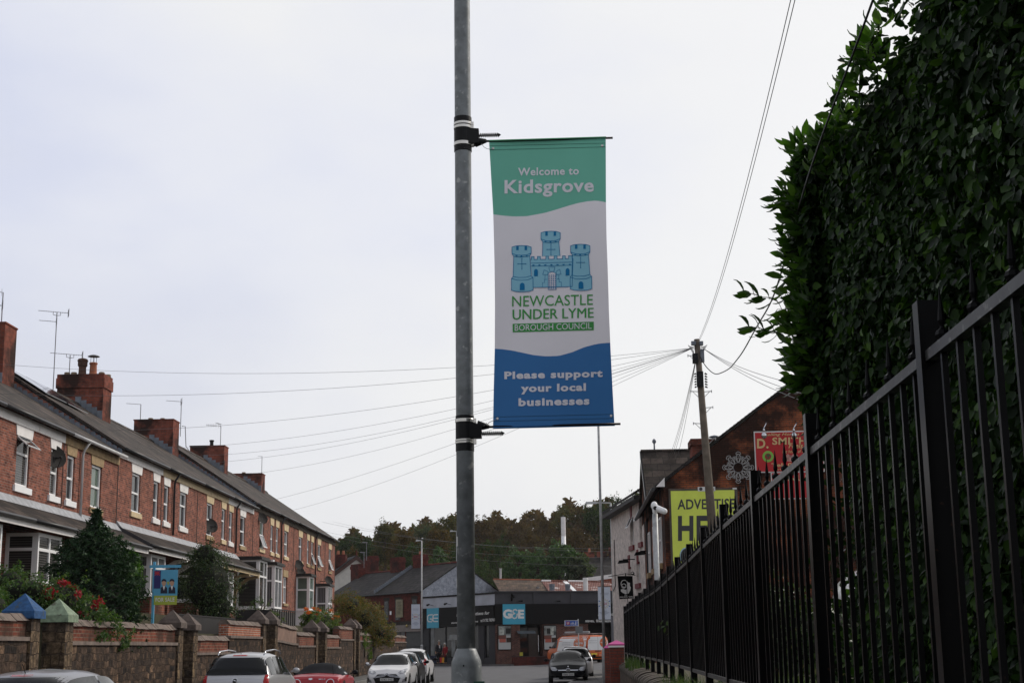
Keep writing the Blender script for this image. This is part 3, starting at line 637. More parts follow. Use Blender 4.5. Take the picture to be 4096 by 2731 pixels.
for a in ys_:
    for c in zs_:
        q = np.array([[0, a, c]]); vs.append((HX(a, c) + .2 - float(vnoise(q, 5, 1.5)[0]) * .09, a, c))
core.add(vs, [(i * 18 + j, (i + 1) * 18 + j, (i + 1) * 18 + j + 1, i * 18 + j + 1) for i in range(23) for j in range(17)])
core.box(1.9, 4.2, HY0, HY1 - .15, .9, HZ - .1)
part('light_blocking_core', core, m_twig_core, hedge)  # solid dark mass added inside the hedge to block light, not modelled branches
# laurel sprigs standing out along the far edge
def sprigs(spots, seed, L=.13, W=.05):
    rs = np.random.default_rng(seed); pos, nrm, stems = [], [], MB()
    VS, FS, o = [], [], 0
    for (bx, by, bz, dx, dy, dz, ln, k) in spots:
        b0, d = np.array([bx, by, bz]), np.array([dx, dy, dz]); d = d / np.linalg.norm(d)
        stems.tube([tuple(b0), tuple(b0 + d * ln * .5 + [0, 0, .01]), tuple(b0 + d * ln)], [.004, .003, .002], 5)
        for i in range(k):
            t = .25 + .75 * i / max(1, k - 1); p = b0 + d * ln * t; az = i * 2.4 + rs.uniform(0, .5)
            a = np.cross(d, [0.3, 1, .2]); a /= np.linalg.norm(a); c = np.cross(d, a)
            out = a * math.cos(az) + c * math.sin(az); ld = d * .75 + out * .75; ld /= np.linalg.norm(ld)
            s = np.cross(ld, out); s /= np.linalg.norm(s) + 1e-9; l = L * rs.uniform(.7, 1.1); wv = W * rs.uniform(.8, 1.1)
            up = np.cross(s, ld)
            for u, hw, bd in ((0, .08, 0), (.3, .42, .01), (.6, .5, .012), (.85, .28, .004), (1, .02, -.01)):
                q = p + ld * l * u + up * bd
                VS += [q - s * wv * hw, q + up * (-.004), q + s * wv * hw]
            for u in range(4):
                FS += [(o + u * 3, o + u * 3 + 1, o + u * 3 + 4, o + u * 3 + 3), (o + u * 3 + 1, o + u * 3 + 2, o + u * 3 + 5, o + u * 3 + 4)]
            o += 15
    return np.array(VS), np.array(FS), stems
sp = []
rs = random.Random(5)
U = rs.uniform
for i in range(75): z = U(3.15, 4.75); sp.append((HX(9.6, z) + U(-.03, .06), U(9.3, 9.75), z, -.7, U(-.4, .4), U(.2, 1.1), U(.05, .11), rs.randint(5, 8)))
for i in range(75): sp.append((U(1.66, 2.15), U(9.0, 9.75), U(4.5, 4.93) - .12 * U(0, 1), U(-.75, .3), U(-.3, .3), 1, U(.09, .17), rs.randint(7, 10)))
for i in range(22): z = U(3.2, 4.7); sp.append((HX(9.6, z), U(9.4, 9.75), z, -.9, U(-.3, .3), U(-.1, .7), U(.12, .22), rs.randint(6, 9)))
for i in range(34): sp.append((U(1.66, 1.8), U(6.0, 9.2), U(4.6, 4.74), U(-.7, .2), U(-.4, .4), .8, U(.04, .09), rs.randint(4, 7)))
for px, py in ((3070, 1190), (3090, 1325)):
    for k in range(2): q = at(px + 40 - 60 * k, py + 15 - 15 * k, 9.2); sp.append((q.x, q.y, q.z, -1, -.1, .25, .12, 5))
V, Fc, stems = sprigs(sp, 4)
npmesh('laurel_sprigs', V, Fc, m_laurel, hedge, True); part('sprig_stems', stems, m_twig_core, hedge)
n = 70
q = [atX(rs.gauss(4085, 35), rs.uniform(20, 520), 1.50) for _ in range(n)]
P = np.array([(HX(a.y, a.z) - .02, a.y, a.z) for a in q])
V, Fc = leaves(n, P, np.tile([-1, -.3, .2], (n, 1)), .085, .05, 8, 1.2, .4)
npmesh('red_creeper_leaves', V, Fc, m_creeper, hedge)
# ------------------------------------------------------------------ grass on the wall and behind it
def blades(name, P, h, seed, m, kind='stuff', wd=.006):
    r = np.random.default_rng(seed); n = len(P); a = r.uniform(0, 6.28, n); ln = (h * r.uniform(.4, 1.2, n))[:, None]
    d = np.stack([np.cos(a), np.sin(a), np.zeros(n)], 1); s = np.stack([-np.sin(a), np.cos(a), np.zeros(n)], 1) * wd
    up = np.array([0, 0, 1.0]); l = r.uniform(.1, .7, n)[:, None]
    V = np.stack([P - s, P + s, P + up * ln * .6 + d * ln * l * .3 - s * .7, P + up * ln * .6 + d * ln * l * .3 + s * .7, P + up * ln * (1 - l * .2) + d * ln * l - s * .1, P + up * ln * (1 - l * .2) + d * ln * l + s * .1], 1).reshape(-1, 3)
    i = np.arange(n)[:, None] * 6; Fc = np.concatenate([np.concatenate([i, i + 1, i + 3, i + 2], 1), np.concatenate([i + 2, i + 3, i + 5, i + 4], 1)])
    o = npmesh(name, V, Fc, m); o['kind'] = kind; return o
r = np.random.default_rng(21)
cl = []
for yc, k, sp_ in ((33, 260, .5), (30.5, 160, .4), (17.5, 260, .5), (15, 420, .6), (13.6, 420, .6), (12.3, 260, .5), (11, 300, .5), (9.5, 260, .5), (8, 200, .5)):
    y = r.normal(yc, sp_, k); x = np.array([fx(max(2, q)) for q in y]) + r.uniform(-.26, .16, k); z = np.array([ztop(q) for q in y]) - .05
    cl.append(np.stack([x, y, z], 1))
blades('wall_grass', np.concatenate(cl), .26, 3, m_grass)
n = 9000
y = r.uniform(3, 14, n); P = np.stack([np.array([fx(q) for q in y]) + .2 + r.uniform(0, .5, n) ** 1, y, np.full(n, 1.0)], 1)
blades('bank_grass', P, .34, 4, m_grass)
# ------------------------------------------------------------------ the brick terrace on the left
TX, TZ = -16.0, 2.85                          # street front plane and garden level
TF = Frame((TX, 0, 0), (0, 1), (1, 0))
m_door = mat('white_door', (.62, .62, .62), .4, var=.04); m_doorb = mat('dark_door', (.05, .055, .06), .4)
m_interior = mat('dark_recess', (.02, .018, .016), .9, var=.2)
def winframe(fr, mbF, mbG, u0, u1, z0, z1, n, us=(), zs=(), t=.08, d=.095):
    """frame bars and panes; us / zs are the positions of mullions and transoms as fractions"""
    fr.box(mbF, u0, u0 + t, n - d, n, z0, z1); fr.box(mbF, u1 - t, u1, n - d, n, z0, z1)
    fr.box(mbF, u0 + t, u1 - t, n - d, n, z0, z0 + t); fr.box(mbF, u0 + t, u1 - t, n - d, n, z1 - t, z1)
    zz = [z0 + t] + [z0 + (z1 - z0) * q for q in zs] + [z1 - t]
    for q in zs: fr.box(mbF, u0 + t, u1 - t, n - d + .002, n - .002, z0 + (z1 - z0) * q - t * .45, z0 + (z1 - z0) * q + t * .45)
    for q in us:
        c = u0 + (u1 - u0) * q; fr.box(mbF, c - t * .45, c + t * .45, n - d + .004, n - .004, z0 + t, z1 - t)
    fr.quad(mbG, u0 + t * .5, u1 - t * .5, z0 + t * .5, z1 - t * .5, n - d * .6)
def opencase(fr, u0, u1, z0, z1, n, ang, parent, mt=None):
    """a top-hung light standing open"""
    t = .045; c, s = math.cos(ang), math.sin(ang); h = z1 - z0
    def q(u, k, o): return fr.p(u, n + s * k + c * o, z1 - c * k + s * o)
    mb = MB()
    for a, b, k0, k1 in ((u0, u0 + t, 0, h), (u1 - t, u1, 0, h), (u0, u1, 0, t), (u0, u1, h - t, h)):
        mb.hexa([q(a, k1, .03), q(b, k1, .03), q(b, k1, 0), q(a, k1, 0), q(a, k0, .03), q(b, k0, .03), q(b, k0, 0), q(a, k0, 0)])
    o = part('open_light', mb, m_upvc, parent)
    g = MB().poly([q(u0 + t, t, .012), q(u1 - t, t, .012), q(u1 - t, h - t, .012), q(u0 + t, h - t, .012)])
    return o, g
def wedge(fr, mb, u0, u1, z0, z1, sp, n0, n1):
    return mb.hexa([fr.p(u0, n1, z0), fr.p(u1, n1, z0), fr.p(u1, n0, z0), fr.p(u0, n0, z0), fr.p(u0 - sp, n1, z1), fr.p(u1 + sp, n1, z1), fr.p(u1 + sp, n0, z1), fr.p(u0 - sp, n0, z1)])
GZ = lambda y: 0.0 if y < 52.3 else (.28 if y < 75.8 else .45)
def window_u(h, c, w, dz, lint, sill, glass, kind):
    """an upper window in the front of house h"""
    z0, z1 = 6.46 + dz, 7.93 + dz
    F_, G_ = MB(), MB(); n = -.055
    if kind == 'plain': winframe(TF, F_, G_, c - w / 2, c + w / 2, z0, z1, n, (), (.5,))
    elif kind == 'third': winframe(TF, F_, G_, c - w / 2, c + w / 2, z0, z1, n, (), (.62,))
    elif kind == 'open': winframe(TF, F_, G_, c - w / 2, c + w / 2, z0, z1, n, (), (.66,))
    elif kind == 'openlow': winframe(TF, F_, G_, c - w / 2, c + w / 2, z0, z1, n, (), (.5,))
    f = part('window', F_, m_upvc, h); part('pane', G_, glass, f)
    if kind == 'open':
        o, g = opencase(TF, c - w / 2 + .02, c + w / 2 - .02, z0 + (z1 - z0) * .66, z1, -.05, R(48), f)
        part('open_pane', g, m_glass, f)
    if kind == 'openlow':
        o, g = opencase(TF, c - w / 2 + .02, c + w / 2 - .02, z0 + .02, z0 + (z1 - z0) * .5, -.05, R(20), f); part('open_pane', g, m_glass, f)
    part('lintel', wedge(TF, MB(), c - w / 2 - .08, c + w / 2 + .08, z1, z1 + .42, .10, -.09, .025), lint, h)
    sb = MB(); TF.box(sb, c - w / 2 - .14, c + w / 2 + .14, -.09, .07, z0 - .19, z0 - .005); part('window_sill', sb, sill, h)
    if sill is not m_upvc:
        sb = MB(); TF.box(sb, c - w / 2 - .03, c + w / 2 + .03, -.095, .03, z0 - .004, z0 + .03); part('inner_sill', sb, m_upvc, f)
    return (c - w / 2, c + w / 2, z0, z1)
def bay(h, c, w, zb_, ztp, pr, glass, ff=.68, us=(.5,), flat=False):
    """a square bay: near side, front and far side glazed above a panelled base"""
    b = MB(); 
    sides = [(Frame((TX, c - w / 2, 0), (1, 0), (0, -1)), 0, pr - .072, ()), (Frame((TX + pr, c - w / 2, 0), (0, 1), (1, 0)), 0, w, us), (Frame((TX, c + w / 2, 0), (1, 0), (0, 1)), 0, pr - .072, ())]
    G = MB(); base = MB(); base.box(TX, TX + pr + .02, c - w / 2 - .02, c + w / 2 + .02, TZ - .1, zb_ - .05)
    sl = MB().box(TX, TX + pr + .08, c - w / 2 - .08, c + w / 2 + .08, zb_ - .05, zb_)
    for fr, a, e, uu in sides: winframe(fr, b, G, a, e, zb_, ztp, 0, uu, (ff,), .10, .07)
    o = part('bay_window', b, m_upvc, h); part('pane', G, glass, o); part('bay_base', base, m_parabrick if not flat else m_upvc, o); part('bay_sill', sl, m_upvc, o)
    bk = MB().box(TX + .06, TX + .10, c - w / 2 + .08, c + w / 2 - .08, zb_, ztp); part('room_dark', bk, m_interior, o)
    if flat:
        rf = MB().box(TX - .0, TX + pr + .14, c - w / 2 - .14, c + w / 2 + .14, ztp, ztp + .10).box(TX, TX + pr + .09, c - w / 2 - .09, c + w / 2 + .09, ztp + .10, ztp + .17)
        part('bay_roof', rf, mat('black_bay_roof', (.025, .024, .023), .6), o)
    return o
def chimney(h, y0, y1, x0, x1, zb_, ztp, pots, corb=True, name='chimney'):
    mb = MB()
    if corb: mb.box(x0, x1, y0, y1, zb_, ztp - .62).box(x0 - .05, x1 + .05, y0 - .05, y1 + .05, ztp - .62, ztp - .18).box(x0 - .02, x1 + .02, y0 - .02, y1 + .02, ztp - .18, ztp)
    else: mb.box(x0, x1, y0, y1, zb_, ztp).box(x0 - .03, x1 + .03, y0 - .03, y1 + .03, ztp, ztp + .06)
    c = part(name, mb, m_chim, h)
    fl = MB()
    ridge = (x0 + x1) / 2
    for i in range(5):          # stepped lead where the stack meets the front slope
        xx = x1 - i * .24; fl.box(xx - .26, xx, y0 - .012, y0 - .004, zb_, zb_ + .86 + i * .158)
    part('lead_flashing', fl, m_lead, c)
    for (px_, py_, k) in pots:
        zt_ = ztp + (.06 if not corb else 0)
        if k == 'cowl':
            p = MB().lathe([(.16, zt_), (.19, zt_ + .05), (.165, zt_ + .12), (.15, zt_ + .5), (.18, zt_ + .52), (.18, zt_ + .58), (.13, zt_ + .6)], (px_, py_, 0), 14)
            o = part('chimney_pot', p, m_terra, c, smooth=False)
            p = MB(); [p.cyl((px_ + .12 * math.cos(a), py_ + .12 * math.sin(a), zt_ + .58), (px_ + .12 * math.cos(a), py_ + .12 * math.sin(a), zt_ + .86), .012, n=5) for a in (0.4, 2, 3.6, 5.2)]
            p.lathe([(.26, zt_ + .86), (.26, zt_ + .88), (.15, zt_ + .93), (.02, zt_ + .96)], (px_, py_, 0), 14); part('pot_cowl', p, m_alu, c)
        elif k == 'hood':
            p = MB().lathe([(.17, zt_), (.20, zt_ + .04), (.17, zt_ + .1), (.16, zt_ + .38), (.21, zt_ + .44), (.21, zt_ + .6), (.24, zt_ + .66), (.20, zt_ + .74), (.08, zt_ + .78)], (px_, py_, 0), 14); part('chimney_pot', p, m_chim if 0 else mat('smoked_pot', (.09, .045, .03), .8, var=.3), c)
        elif k == 'stub': part('chimney_pot', MB().lathe([(.13, zt_), (.13, zt_ + .10), (.10, zt_ + .12)], (px_, py_, 0), 12), mat('buff_pot', (.22, .16, .11), .8, var=.3), c)
        elif k == 'pipe': part('flue_pipe', MB().lathe([(.11, zt_), (.11, zt_ + .26), (.14, zt_ + .27), (.14, zt_ + .36), (.03, zt_ + .38)], (px_, py_, 0), 12), m_blackp, c)
    return c
def roofslab(mb, y0, y1, z_e, z_r, xe=TX + .28, xr=TX - 5.0, xb=TX - 9.6, th=.09):
    sl = (z_r - z_e) / (TX + .1 - xr); ze = z_r - (xe - xr) * sl; zb2 = z_r - (xr - xb) * sl
    for (xa, za), (xc, zc) in (((xe, ze), (xr, z_r)), ((xr, z_r), (xb, zb2))):
        mb.hexa([(xa, y0, za - th), (xa, y1, za - th), (xc, y1, zc - th), (xc, y0, zc - th), (xa, y0, za), (xa, y1, za), (xc, y1, zc), (xc, y0, zc)])
    rg = MB()
    k = int((y1 - y0) / .45)
    for i in range(k):
        a, b = y0 + (y1 - y0) * i / k, y0 + (y1 - y0) * (i + .97) / k
        rg.hexa([(xr - .17, a, z_r - .09), (xr + .17, a, z_r - .09), (xr + .17, b, z_r - .09), (xr - .17, b, z_r - .09), (xr - .04, a, z_r + .06), (xr + .04, a, z_r + .06), (xr + .04, b, z_r + .06), (xr - .04, b, z_r + .06)])
    return ze, rg
T = {'cream': m_cream, 'white': m_white, 'stone': m_stonepaint, 'upvc': m_upvc}
GL = {'g': m_glass, 'n': m_net, 'b': m_blind, 'v': m_greenglass}
# start, end, kind (a: wide window first, b: narrow first), eaves board, lintels (in order along the street), sills, glass, details
HOUSES = [
 (34.7, 40.55, 'b', 'white', 'ww', 'uu', 'gg', ('plain', 'plain')),
 (40.55, 46.42, 'a', 'white', 'ww', 'uu', 'bb', ('open', 'plain')),
 (46.42, 52.30, 'b', 'stone', 'ss', 'us', 'gv', ('plain', 'plain')),
 (52.30, 58.17, 'a', 'white', 'ww', 'cw', 'gg', ('plain', 'plain')),
 (58.17, 64.05, 'b', 'cream', 'ww', 'ww', 'gg', ('plain', 'third')),
 (64.05, 69.92, 'a', 'cream', 'cc', 'sc', 'gg', ('plain', 'third')),
 (69.92, 75.80, 'b', 'white', 'cw', 'ws', 'gg', ('plain', 'plain')),
 (75.80, 81.67, 'a', 'stone', 'wc', 'cc', 'vg', ('openlow', 'plain')),
 (81.67, 87.55, 'b', 'stone', 'cc', 'cc', 'gn', ('plain', 'plain')),
 (87.55, 93.42, 'a', 'stone', 'cc', 'cs', 'gg', ('third', 'third')),
 (93.42, 99.30, 'b', 'stone', 'cc', 'ss', 'gg', ('openlow', 'openlow')),
 (99.30, 103.7, 'a', 'stone', 'c', 's', 'g', ('openlow',)),
]
HL = [
 'terraced brick house at the near end of the row with no window in view',
 'terraced brick house with a top window propped open under a white lintel',
 'terraced brick house with bare stone lintels and a pale grey downpipe behind the conifer',
 'terraced brick house with white lintels, first one beyond the near roof step',
 'terraced brick house with white lintels beside a black downpipe, behind the big evergreen bush',
 'terraced brick house with a satellite dish over a cream lintelled window above the evergreen bush',
 'terraced brick house with the tall net curtained bay that ends the porch roof',
 'terraced brick house just past the last roof step, with a dish under its gutter',
 'terraced brick house with a flat ground floor window under a big sandstone lintel',
 'terraced brick house with two satellite dishes hung one above the other',
 'terraced brick house with a low dish and a bay beside the orange flowers',
 'narrow brick house that ends the terrace, one window wide',
]
CH = {2: (52.1, 53.25, 13.28, [(-20.6, 52.6, 'stub')]), 4: (63.3, 64.5, 13.58, [(-21.0, 63.7, 'hood'), (-20.55, 63.8, 'cowl'), (-21.3, 63.5, 'stub'), (-21.6, 63.5, 'stub'), (-20.1, 63.6, 'stub'), (-20.0, 64.2, 'stub')]),
      6: (75.1, 76.3, 13.32, [(-21.2, 75.5, 'stub'), (-20.6, 75.6, 'stub')]), 8: (86.9, 88.0, 13.52, [(-20.75, 87.3, 'pipe')]), 10: (98.6, 99.7, 13.15, [(-21.2, 99.0, 'stub')])}
houses = []
SK = {'u': m_upvc, 's': m_stonepaint, 'c': m_cream, 'w': m_white}
for i, (y0, y1, kd, board, li, si, gl, kinds) in enumerate(HOUSES):
    dz = GZ((y0 + y1) / 2); h = thing('terraced_house', HL[i], 'house', (TX, (y0 + y1) / 2, TZ), 0, 'brick houses of the terrace'); houses.append(h)
    ro = 0 if dz < .1 else (1 if dz < .4 else 2); ze, zr = (8.58, 8.88, 9.13)[ro], (11.72, 12.18, 12.62)[ro]
    if i == 11: spec = [(101.5, 1.05)]
    else: spec = [(y0 + 2.36, 1.12), (y1 - .76, .74)] if kd == 'a' else [(y0 + .80, .74), (y1 - 2.40, 1.12)]
    holes = []
    for j, (c, wd) in enumerate(spec):
        holes.append(window_u(h, c, wd, dz, {'w': m_white, 's': m_stonepaint, 'c': m_cream}[li[j]], SK[si[j]], GL[gl[j]], kinds[j]))
    # ground floor: door by the narrow window, bay (or flat window) below the wide one
    bc_ = spec[0][0] if kd == 'a' else spec[-1][0]
    holes2 = []
    if i != 11:
        dc = (y1 - 1.05) if kd == 'a' else (y0 + 1.05); holes2.append((dc - .5, dc + .5, TZ, TZ + 2.45))
        d = MB(); TF.box(d, dc - .5, dc + .5, -.30, -.24, TZ, TZ + 2.05); dr = part('front_door', d, m_door if i in (1, 2, 3, 5, 8) else m_doorb, h)
        d = MB(); TF.box(d, dc - .26, dc + .26, -.24, -.232, TZ + 1.1, TZ + 1.8); part('door_light', d, m_glass, dr)
        d = MB(); TF.quad(d, dc - .5, dc + .5, TZ + 2.05, TZ + 2.45, -.26); part('fanlight', d, m_glass, h)
    if i == 8:
        F_, G_ = MB(), MB(); winframe(TF, F_, G_, bc_ - .6, bc_ + .6, 4.25, 5.75, -.08, (.5,), (.62,)); f = part('ground_window', F_, m_upvc, h); part('pane', G_, m_net, f)
        q = MB(); TF.box(q, bc_ - .75, bc_ + .75, -.07, .03, 5.755, 6.15); part('ground_lintel', q, m_stonepaint, h)
        q = MB(); TF.box(q, bc_ - .7, bc_ + .7, -.07, .08, 4.1, 4.245); part('ground_sill', q, m_stonepaint, h); holes2.append((bc_ - .6, bc_ + .6, 4.25, 5.75))
    mb = MB(); TF.holed(mb, y0 + .003, y1 - .003, TZ - 2, ze, holes + holes2, 0, .32)
    e = .003
    for yy_ in (y0 + e, y1 - e):    # party walls with their gable triangle
        mb.poly([(TX, yy_, TZ - 2), (TX, yy_, ze), (TX - 5, yy_, zr - .05), (TX - 9.5, yy_, ze + .3), (TX - 9.5, yy_, TZ - 2)])
    mb.poly([(TX - 9.5, y0 + e, TZ - 2), (TX - 9.5, y1 - e, TZ - 2), (TX - 9.5, y1 - e, ze), (TX - 9.5, y0 + e, ze)])
    part('wall', mb, m_brick, h)
    rb = MB(); e0, rg = roofslab(rb, y0 + .002, y1 - .002 + (.12 if i == 11 else 0), ze + .10, zr + .06)
    rf = part('roof', rb, m_slate, h); part('ridge_tiles', rg, m_slate, rf)
    if i in (1, 3, 4):
        sk = MB(); n_ = 3 if i == 3 else 1
        if i == 3:        # pale solar panels along the ridge
            sl = (zr - ze - .04) / 5.1
            for k in range(2):
                a, b = y0 + .5 + k * 2.6, y0 + 2.9 + k * 2.6
                f_ = lambda x: zr + .06 - (x - (TX - 5)) * sl + .12
                sk.hexa([(TX - 3.0, a, f_(TX - 3.0) - .03), (TX - 3.0, b, f_(TX - 3.0) - .03), (TX - 4.7, b, f_(TX - 4.7) - .03), (TX - 4.7, a, f_(TX - 4.7) - .03), (TX - 3.0, a, f_(TX - 3.0)), (TX - 3.0, b, f_(TX - 3.0)), (TX - 4.7, b, f_(TX - 4.7)), (TX - 4.7, a, f_(TX - 4.7))])
            part('solar_panel', sk, mat('glossy_panel', (.03, .032, .04), .08, var=0, spec=.8), rf)
    bd = MB(); TF.box(bd, y0 + .004, y1 - .004, .0, .06, ze - .34, ze - .06); part('eaves_board', bd, {'white': m_white, 'cream': m_cream, 'stone': m_stonepaint if i < 7 else mat('dark_eaves', (.10, .08, .06), .8, var=.3)}[board], h)
    g = MB(); gy0, gy1 = y0 + (.004 if i not in (3, 7) else -.05), y1 - .004
    g.tube([(TX + .30, gy0, e0 - .04), (TX + .30, gy1, e0 - .04)], .062, 8); part('gutter', g, m_ggutter if i == 2 else m_gutter, h, smooth=True)
    if kd == 'b' and i != 0:
        yy_ = y0 + 1.72
        d = MB().tube([(TX + .30, yy_, e0 - .06), (TX + .12, yy_, e0 - .32), (TX + .075, yy_, e0 - .5), (TX + .075, yy_, (6.0 + dz) if i < 7 else TZ)], .045, 8)
        part('downpipe', d, m_ggutter if i == 2 else m_gutter, h, smooth=True)
    if i in CH:
        a, b, zt_, pots = CH[i]; k = {2: -1.2, 4: -.85, 6: -.95, 8: -1.2, 10: -1.8}[i]; a, b, pots = a + k, b + k, [(p[0], p[1] + k, p[2]) for p in pots]; chimney(h, a, b, -21.95, -19.9, zr - 1.1, zt_, pots, i in (4,))
    if i in (3, 7):           # stepped flashing on the exposed party wall
        fl = MB(); sl = (3.32 - 0) / 5.1
        zl = lambda x: (8.68 if i == 3 else 8.98) + (TX + .1 - x) * ((3.10 if i == 3 else 3.26) / 5.1)
        for k in range(26):
            x0 = TX + .15 - k * .2; fl.prism([(x0, y0 - .012, zl(x0) - .02), (x0 - .2, y0 - .012, zl(x0 - .2) - .02), (x0 - .2, y0 - .012, zl(x0 - .2) + .11), (x0 - .04, y0 - .012, zl(x0 - .2) + .11)], (0, .008, 0))
        part('stepped_flashing', fl, m_lead, h)
        rw = MB(); 
        zu = lambda x: ze + .10 + (TX + .1 - x) * ((zr + .06 - ze - .1) / 5.1)
        rw.hexa([(TX + .22, y0 - .008, zu(TX + .22) - .16), (TX + .22, y0 - .001, zu(TX + .22) - .16), (TX - 5, y0 - .001, zu(TX - 5) - .16), (TX - 5, y0 - .008, zu(TX - 5) - .16), (TX + .22, y0 - .03, zu(TX + .22) - .1), (TX + .22, y0 - .001, zu(TX + .22) - .1), (TX - 5, y0 - .001, zu(TX - 5) - .1), (TX - 5, y0 - .03, zu(TX - 5) - .1)])
        part('verge_strip', rw, m_gutter, h)
    # the lean-to roof over bay and door
    if i <= 6:
        x1, zt_, zl_ = TX + 1.28, 5.98 + dz * .4, 5.30 + dz * .4
        ya, yb = y0 + .004, y1 - .004 if i < 6 else y1 - 3.9
        if i == 3: ya = y0 + .02
        pr = MB().hexa([(TX, ya, zt_ - .1), (TX, yb, zt_ - .1), (x1, yb, zl_ - .1), (x1, ya, zl_ - .1), (TX, ya, zt_), (TX, yb, zt_), (x1, yb, zl_), (x1, ya, zl_)])
        p_ = part('porch_roof', pr, m_slate, h)
        part('porch_flashing', MB().hexa([(TX, ya, zt_ + .0), (TX, yb, zt_ + .0), (TX + .24, yb, zt_ - .115), (TX + .24, ya, zt_ - .115), (TX, ya, zt_ + .16), (TX, yb, zt_ + .16), (TX + .03, yb, zt_ + .14), (TX + .03, ya, zt_ + .14)]), mat('pale_lead', (.33, .34, .36), .5, var=.25, ns=5), p_)
        part('porch_gutter', MB().tube([(x1 + .04, ya, zl_ - .06), (x1 + .04, yb, zl_ - .06)], .06, 8), m_gutter, p_, smooth=True)
        part('porch_board', MB().box(x1 - .1, x1 - .05, ya, yb, zl_ - .26, zl_ - .09), m_white if i < 5 else m_cream, p_)
        if i == 3:
            part('porch_end_board', MB().hexa([(TX, ya - .03, zl_ - .35), (x1 - .05, ya - .03, zl_ - .35), (x1 - .05, ya - .006, zl_ - .35), (TX, ya - .006, zl_ - .35), (TX, ya - .03, zt_ + .02), (x1, ya - .03, zl_ + .02), (x1, ya - .006, zl_ + .02), (TX, ya - .006, zt_ + .02)]), mat('slate_hung_end', (.05, .05, .055), .6), p_)
        yb_ = (y1 - .16) if kd == 'a' else y1 - .16
        for yk in ((y1 - .2,) if kd == 'a' else (y0 + 1.95,)):
            pa = [(TX + .05, yk, zl_ - 1.35), (TX + .10, yk, zl_ - .95), (TX + .32, yk, zl_ - .58), (TX + .72, yk, zl_ - .34), (TX + 1.2, yk, zl_ - .26)]
            br = MB()
            for a, b in zip(pa, pa[1:]): br.hexa([(a[0], yk - .06, a[2] - .08), (a[0] + .02, yk + .06, a[2] - .08), (b[0] + .02, yk + .06, b[2] - .08), (b[0], yk - .06, b[2] - .08), (a[0] - .04, yk - .06, a[2] + .06), (a[0] - .04, yk + .06, a[2] + .06), (b[0] - .04, yk + .06, b[2] + .06), (b[0] - .04, yk - .06, b[2] + .06)])
            br.box(TX, TX + .1, yk - .06, yk + .06, zl_ - 1.6, zl_ - .9)
            part('porch_bracket', br, m_white if i < 5 else m_cream, p_)
        if i < 6: bay(h, bc_, 2.0, 3.55 + dz * .3, zl_ - .28, .95, m_blind if i in (0, 1) else (m_net if i % 2 else m_glass))
    if i == 6: bay(h, bc_ - .1, 1.9, 3.65, 6.0, 1.12, m_blind, .66, (.6,), True)
    if i == 7: bay(h, bc_ - .25, 2.0, 3.75, 5.98, 1.0, m_net, .64, (.5,), True)
    if i == 9: bay(h, bc_ - .5, 1.5, 3.95, 5.95, .82, m_greenglass, .6, (), True)
    if i == 10: bay(h, bc_ - .2, 1.7, 3.95, 5.65, .80, m_net, .35, (.55,), True)
    if i in (8,):
        q = MB(); TF.box(q, y0 - .9, y0 - .55, 0.01, .14, 6.05, 6.5); part('alarm_box', q, m_upvc, h)
    part('boundary_pipe', MB().cyl((TX + .02, y1 - .02, ze - .3), (TX + .02, y1 - .02, 6.2), .012, n=5), m_gutter, h)
# satellite dishes (each lifts off the wall)
def dish(px, py, Y, rx, label):
    c = at(px, py, Y); d = thing('satellite_dish', label, 'satellite dish', (TX, Y + .1, c.z), 0, 'dark satellite dishes on the terrace')
    mb = MB(); n = 20; ax = Vector((.80, -.52, .28)).normalized(); a = ax.cross(Vector((0, 0, 1))).normalized(); b = a.cross(ax)
    vs = [c - ax * .07]; 
    for k, rr_ in ((1, .35), (2, .7), (3, 1.0)):
        for i in range(n): t = 2 * math.pi * i / n; vs.append(c - ax * (.07 * (1 - rr_ ** 2)) + (a * math.cos(t) * rx + b * math.sin(t) * rx * .86) * rr_)
    fs = [(0, 1 + i, 1 + (i + 1) % n) for i in range(n)] + [(1 + k * n + i, 1 + (k + 1) * n + i, 1 + (k + 1) * n + (i + 1) % n, 1 + k * n + (i + 1) % n) for k in range(2) for i in range(n)]
    m0 = len(vs); vs2 = [v - ax * .012 for v in vs]
    mb.add(vs, fs); mb.add(vs2, [tuple(reversed(f)) for f in fs])
    part('dish', mb, mat('dark_mesh_dish', (.022, .020, .019), .7, var=.1, spec=.1), d, smooth=True)
    w_ = Vector((TX + .01, Y + .12, c.z - .05)); part('wall_arm', MB().tube([w_, w_ + Vector((.22, 0, 0)), c - ax * .09], .022, 7), m_gutter, d)
    f = c + ax * .34 - b * .18; part('receiver_arm', MB().tube([c - b * rx * .84, c - b * rx * .9 + ax * .1, f], .014, 6), m_gutter, d); part('receiver', MB().cyl(f + b * .02, f - ax * .1 + b * .05, .035, n=8), m_gutter, d)
for px, py, Y, rx, lb in ((217, 1823, 45.5, .46, 'biggest and nearest dark dish, above the narrow window of the near house'), (845, 2100, 66.5, .40, 'dark dish over a window above the big evergreen bush'),
                          (1051, 2071, 77.4, .36, 'dark dish tucked up under the gutter beyond the last roof step'), (1197, 2257, 88.5, .36, 'upper dark dish of the pair hung one above the other'),
                          (1204, 2285, 88.9, .34, 'lower dark dish of the pair hung one above the other'), (1316, 2320, 97.2, .36, 'dark dish low on the wall near the end of the terrace')):
    dish(px, py, Y, rx, lb)
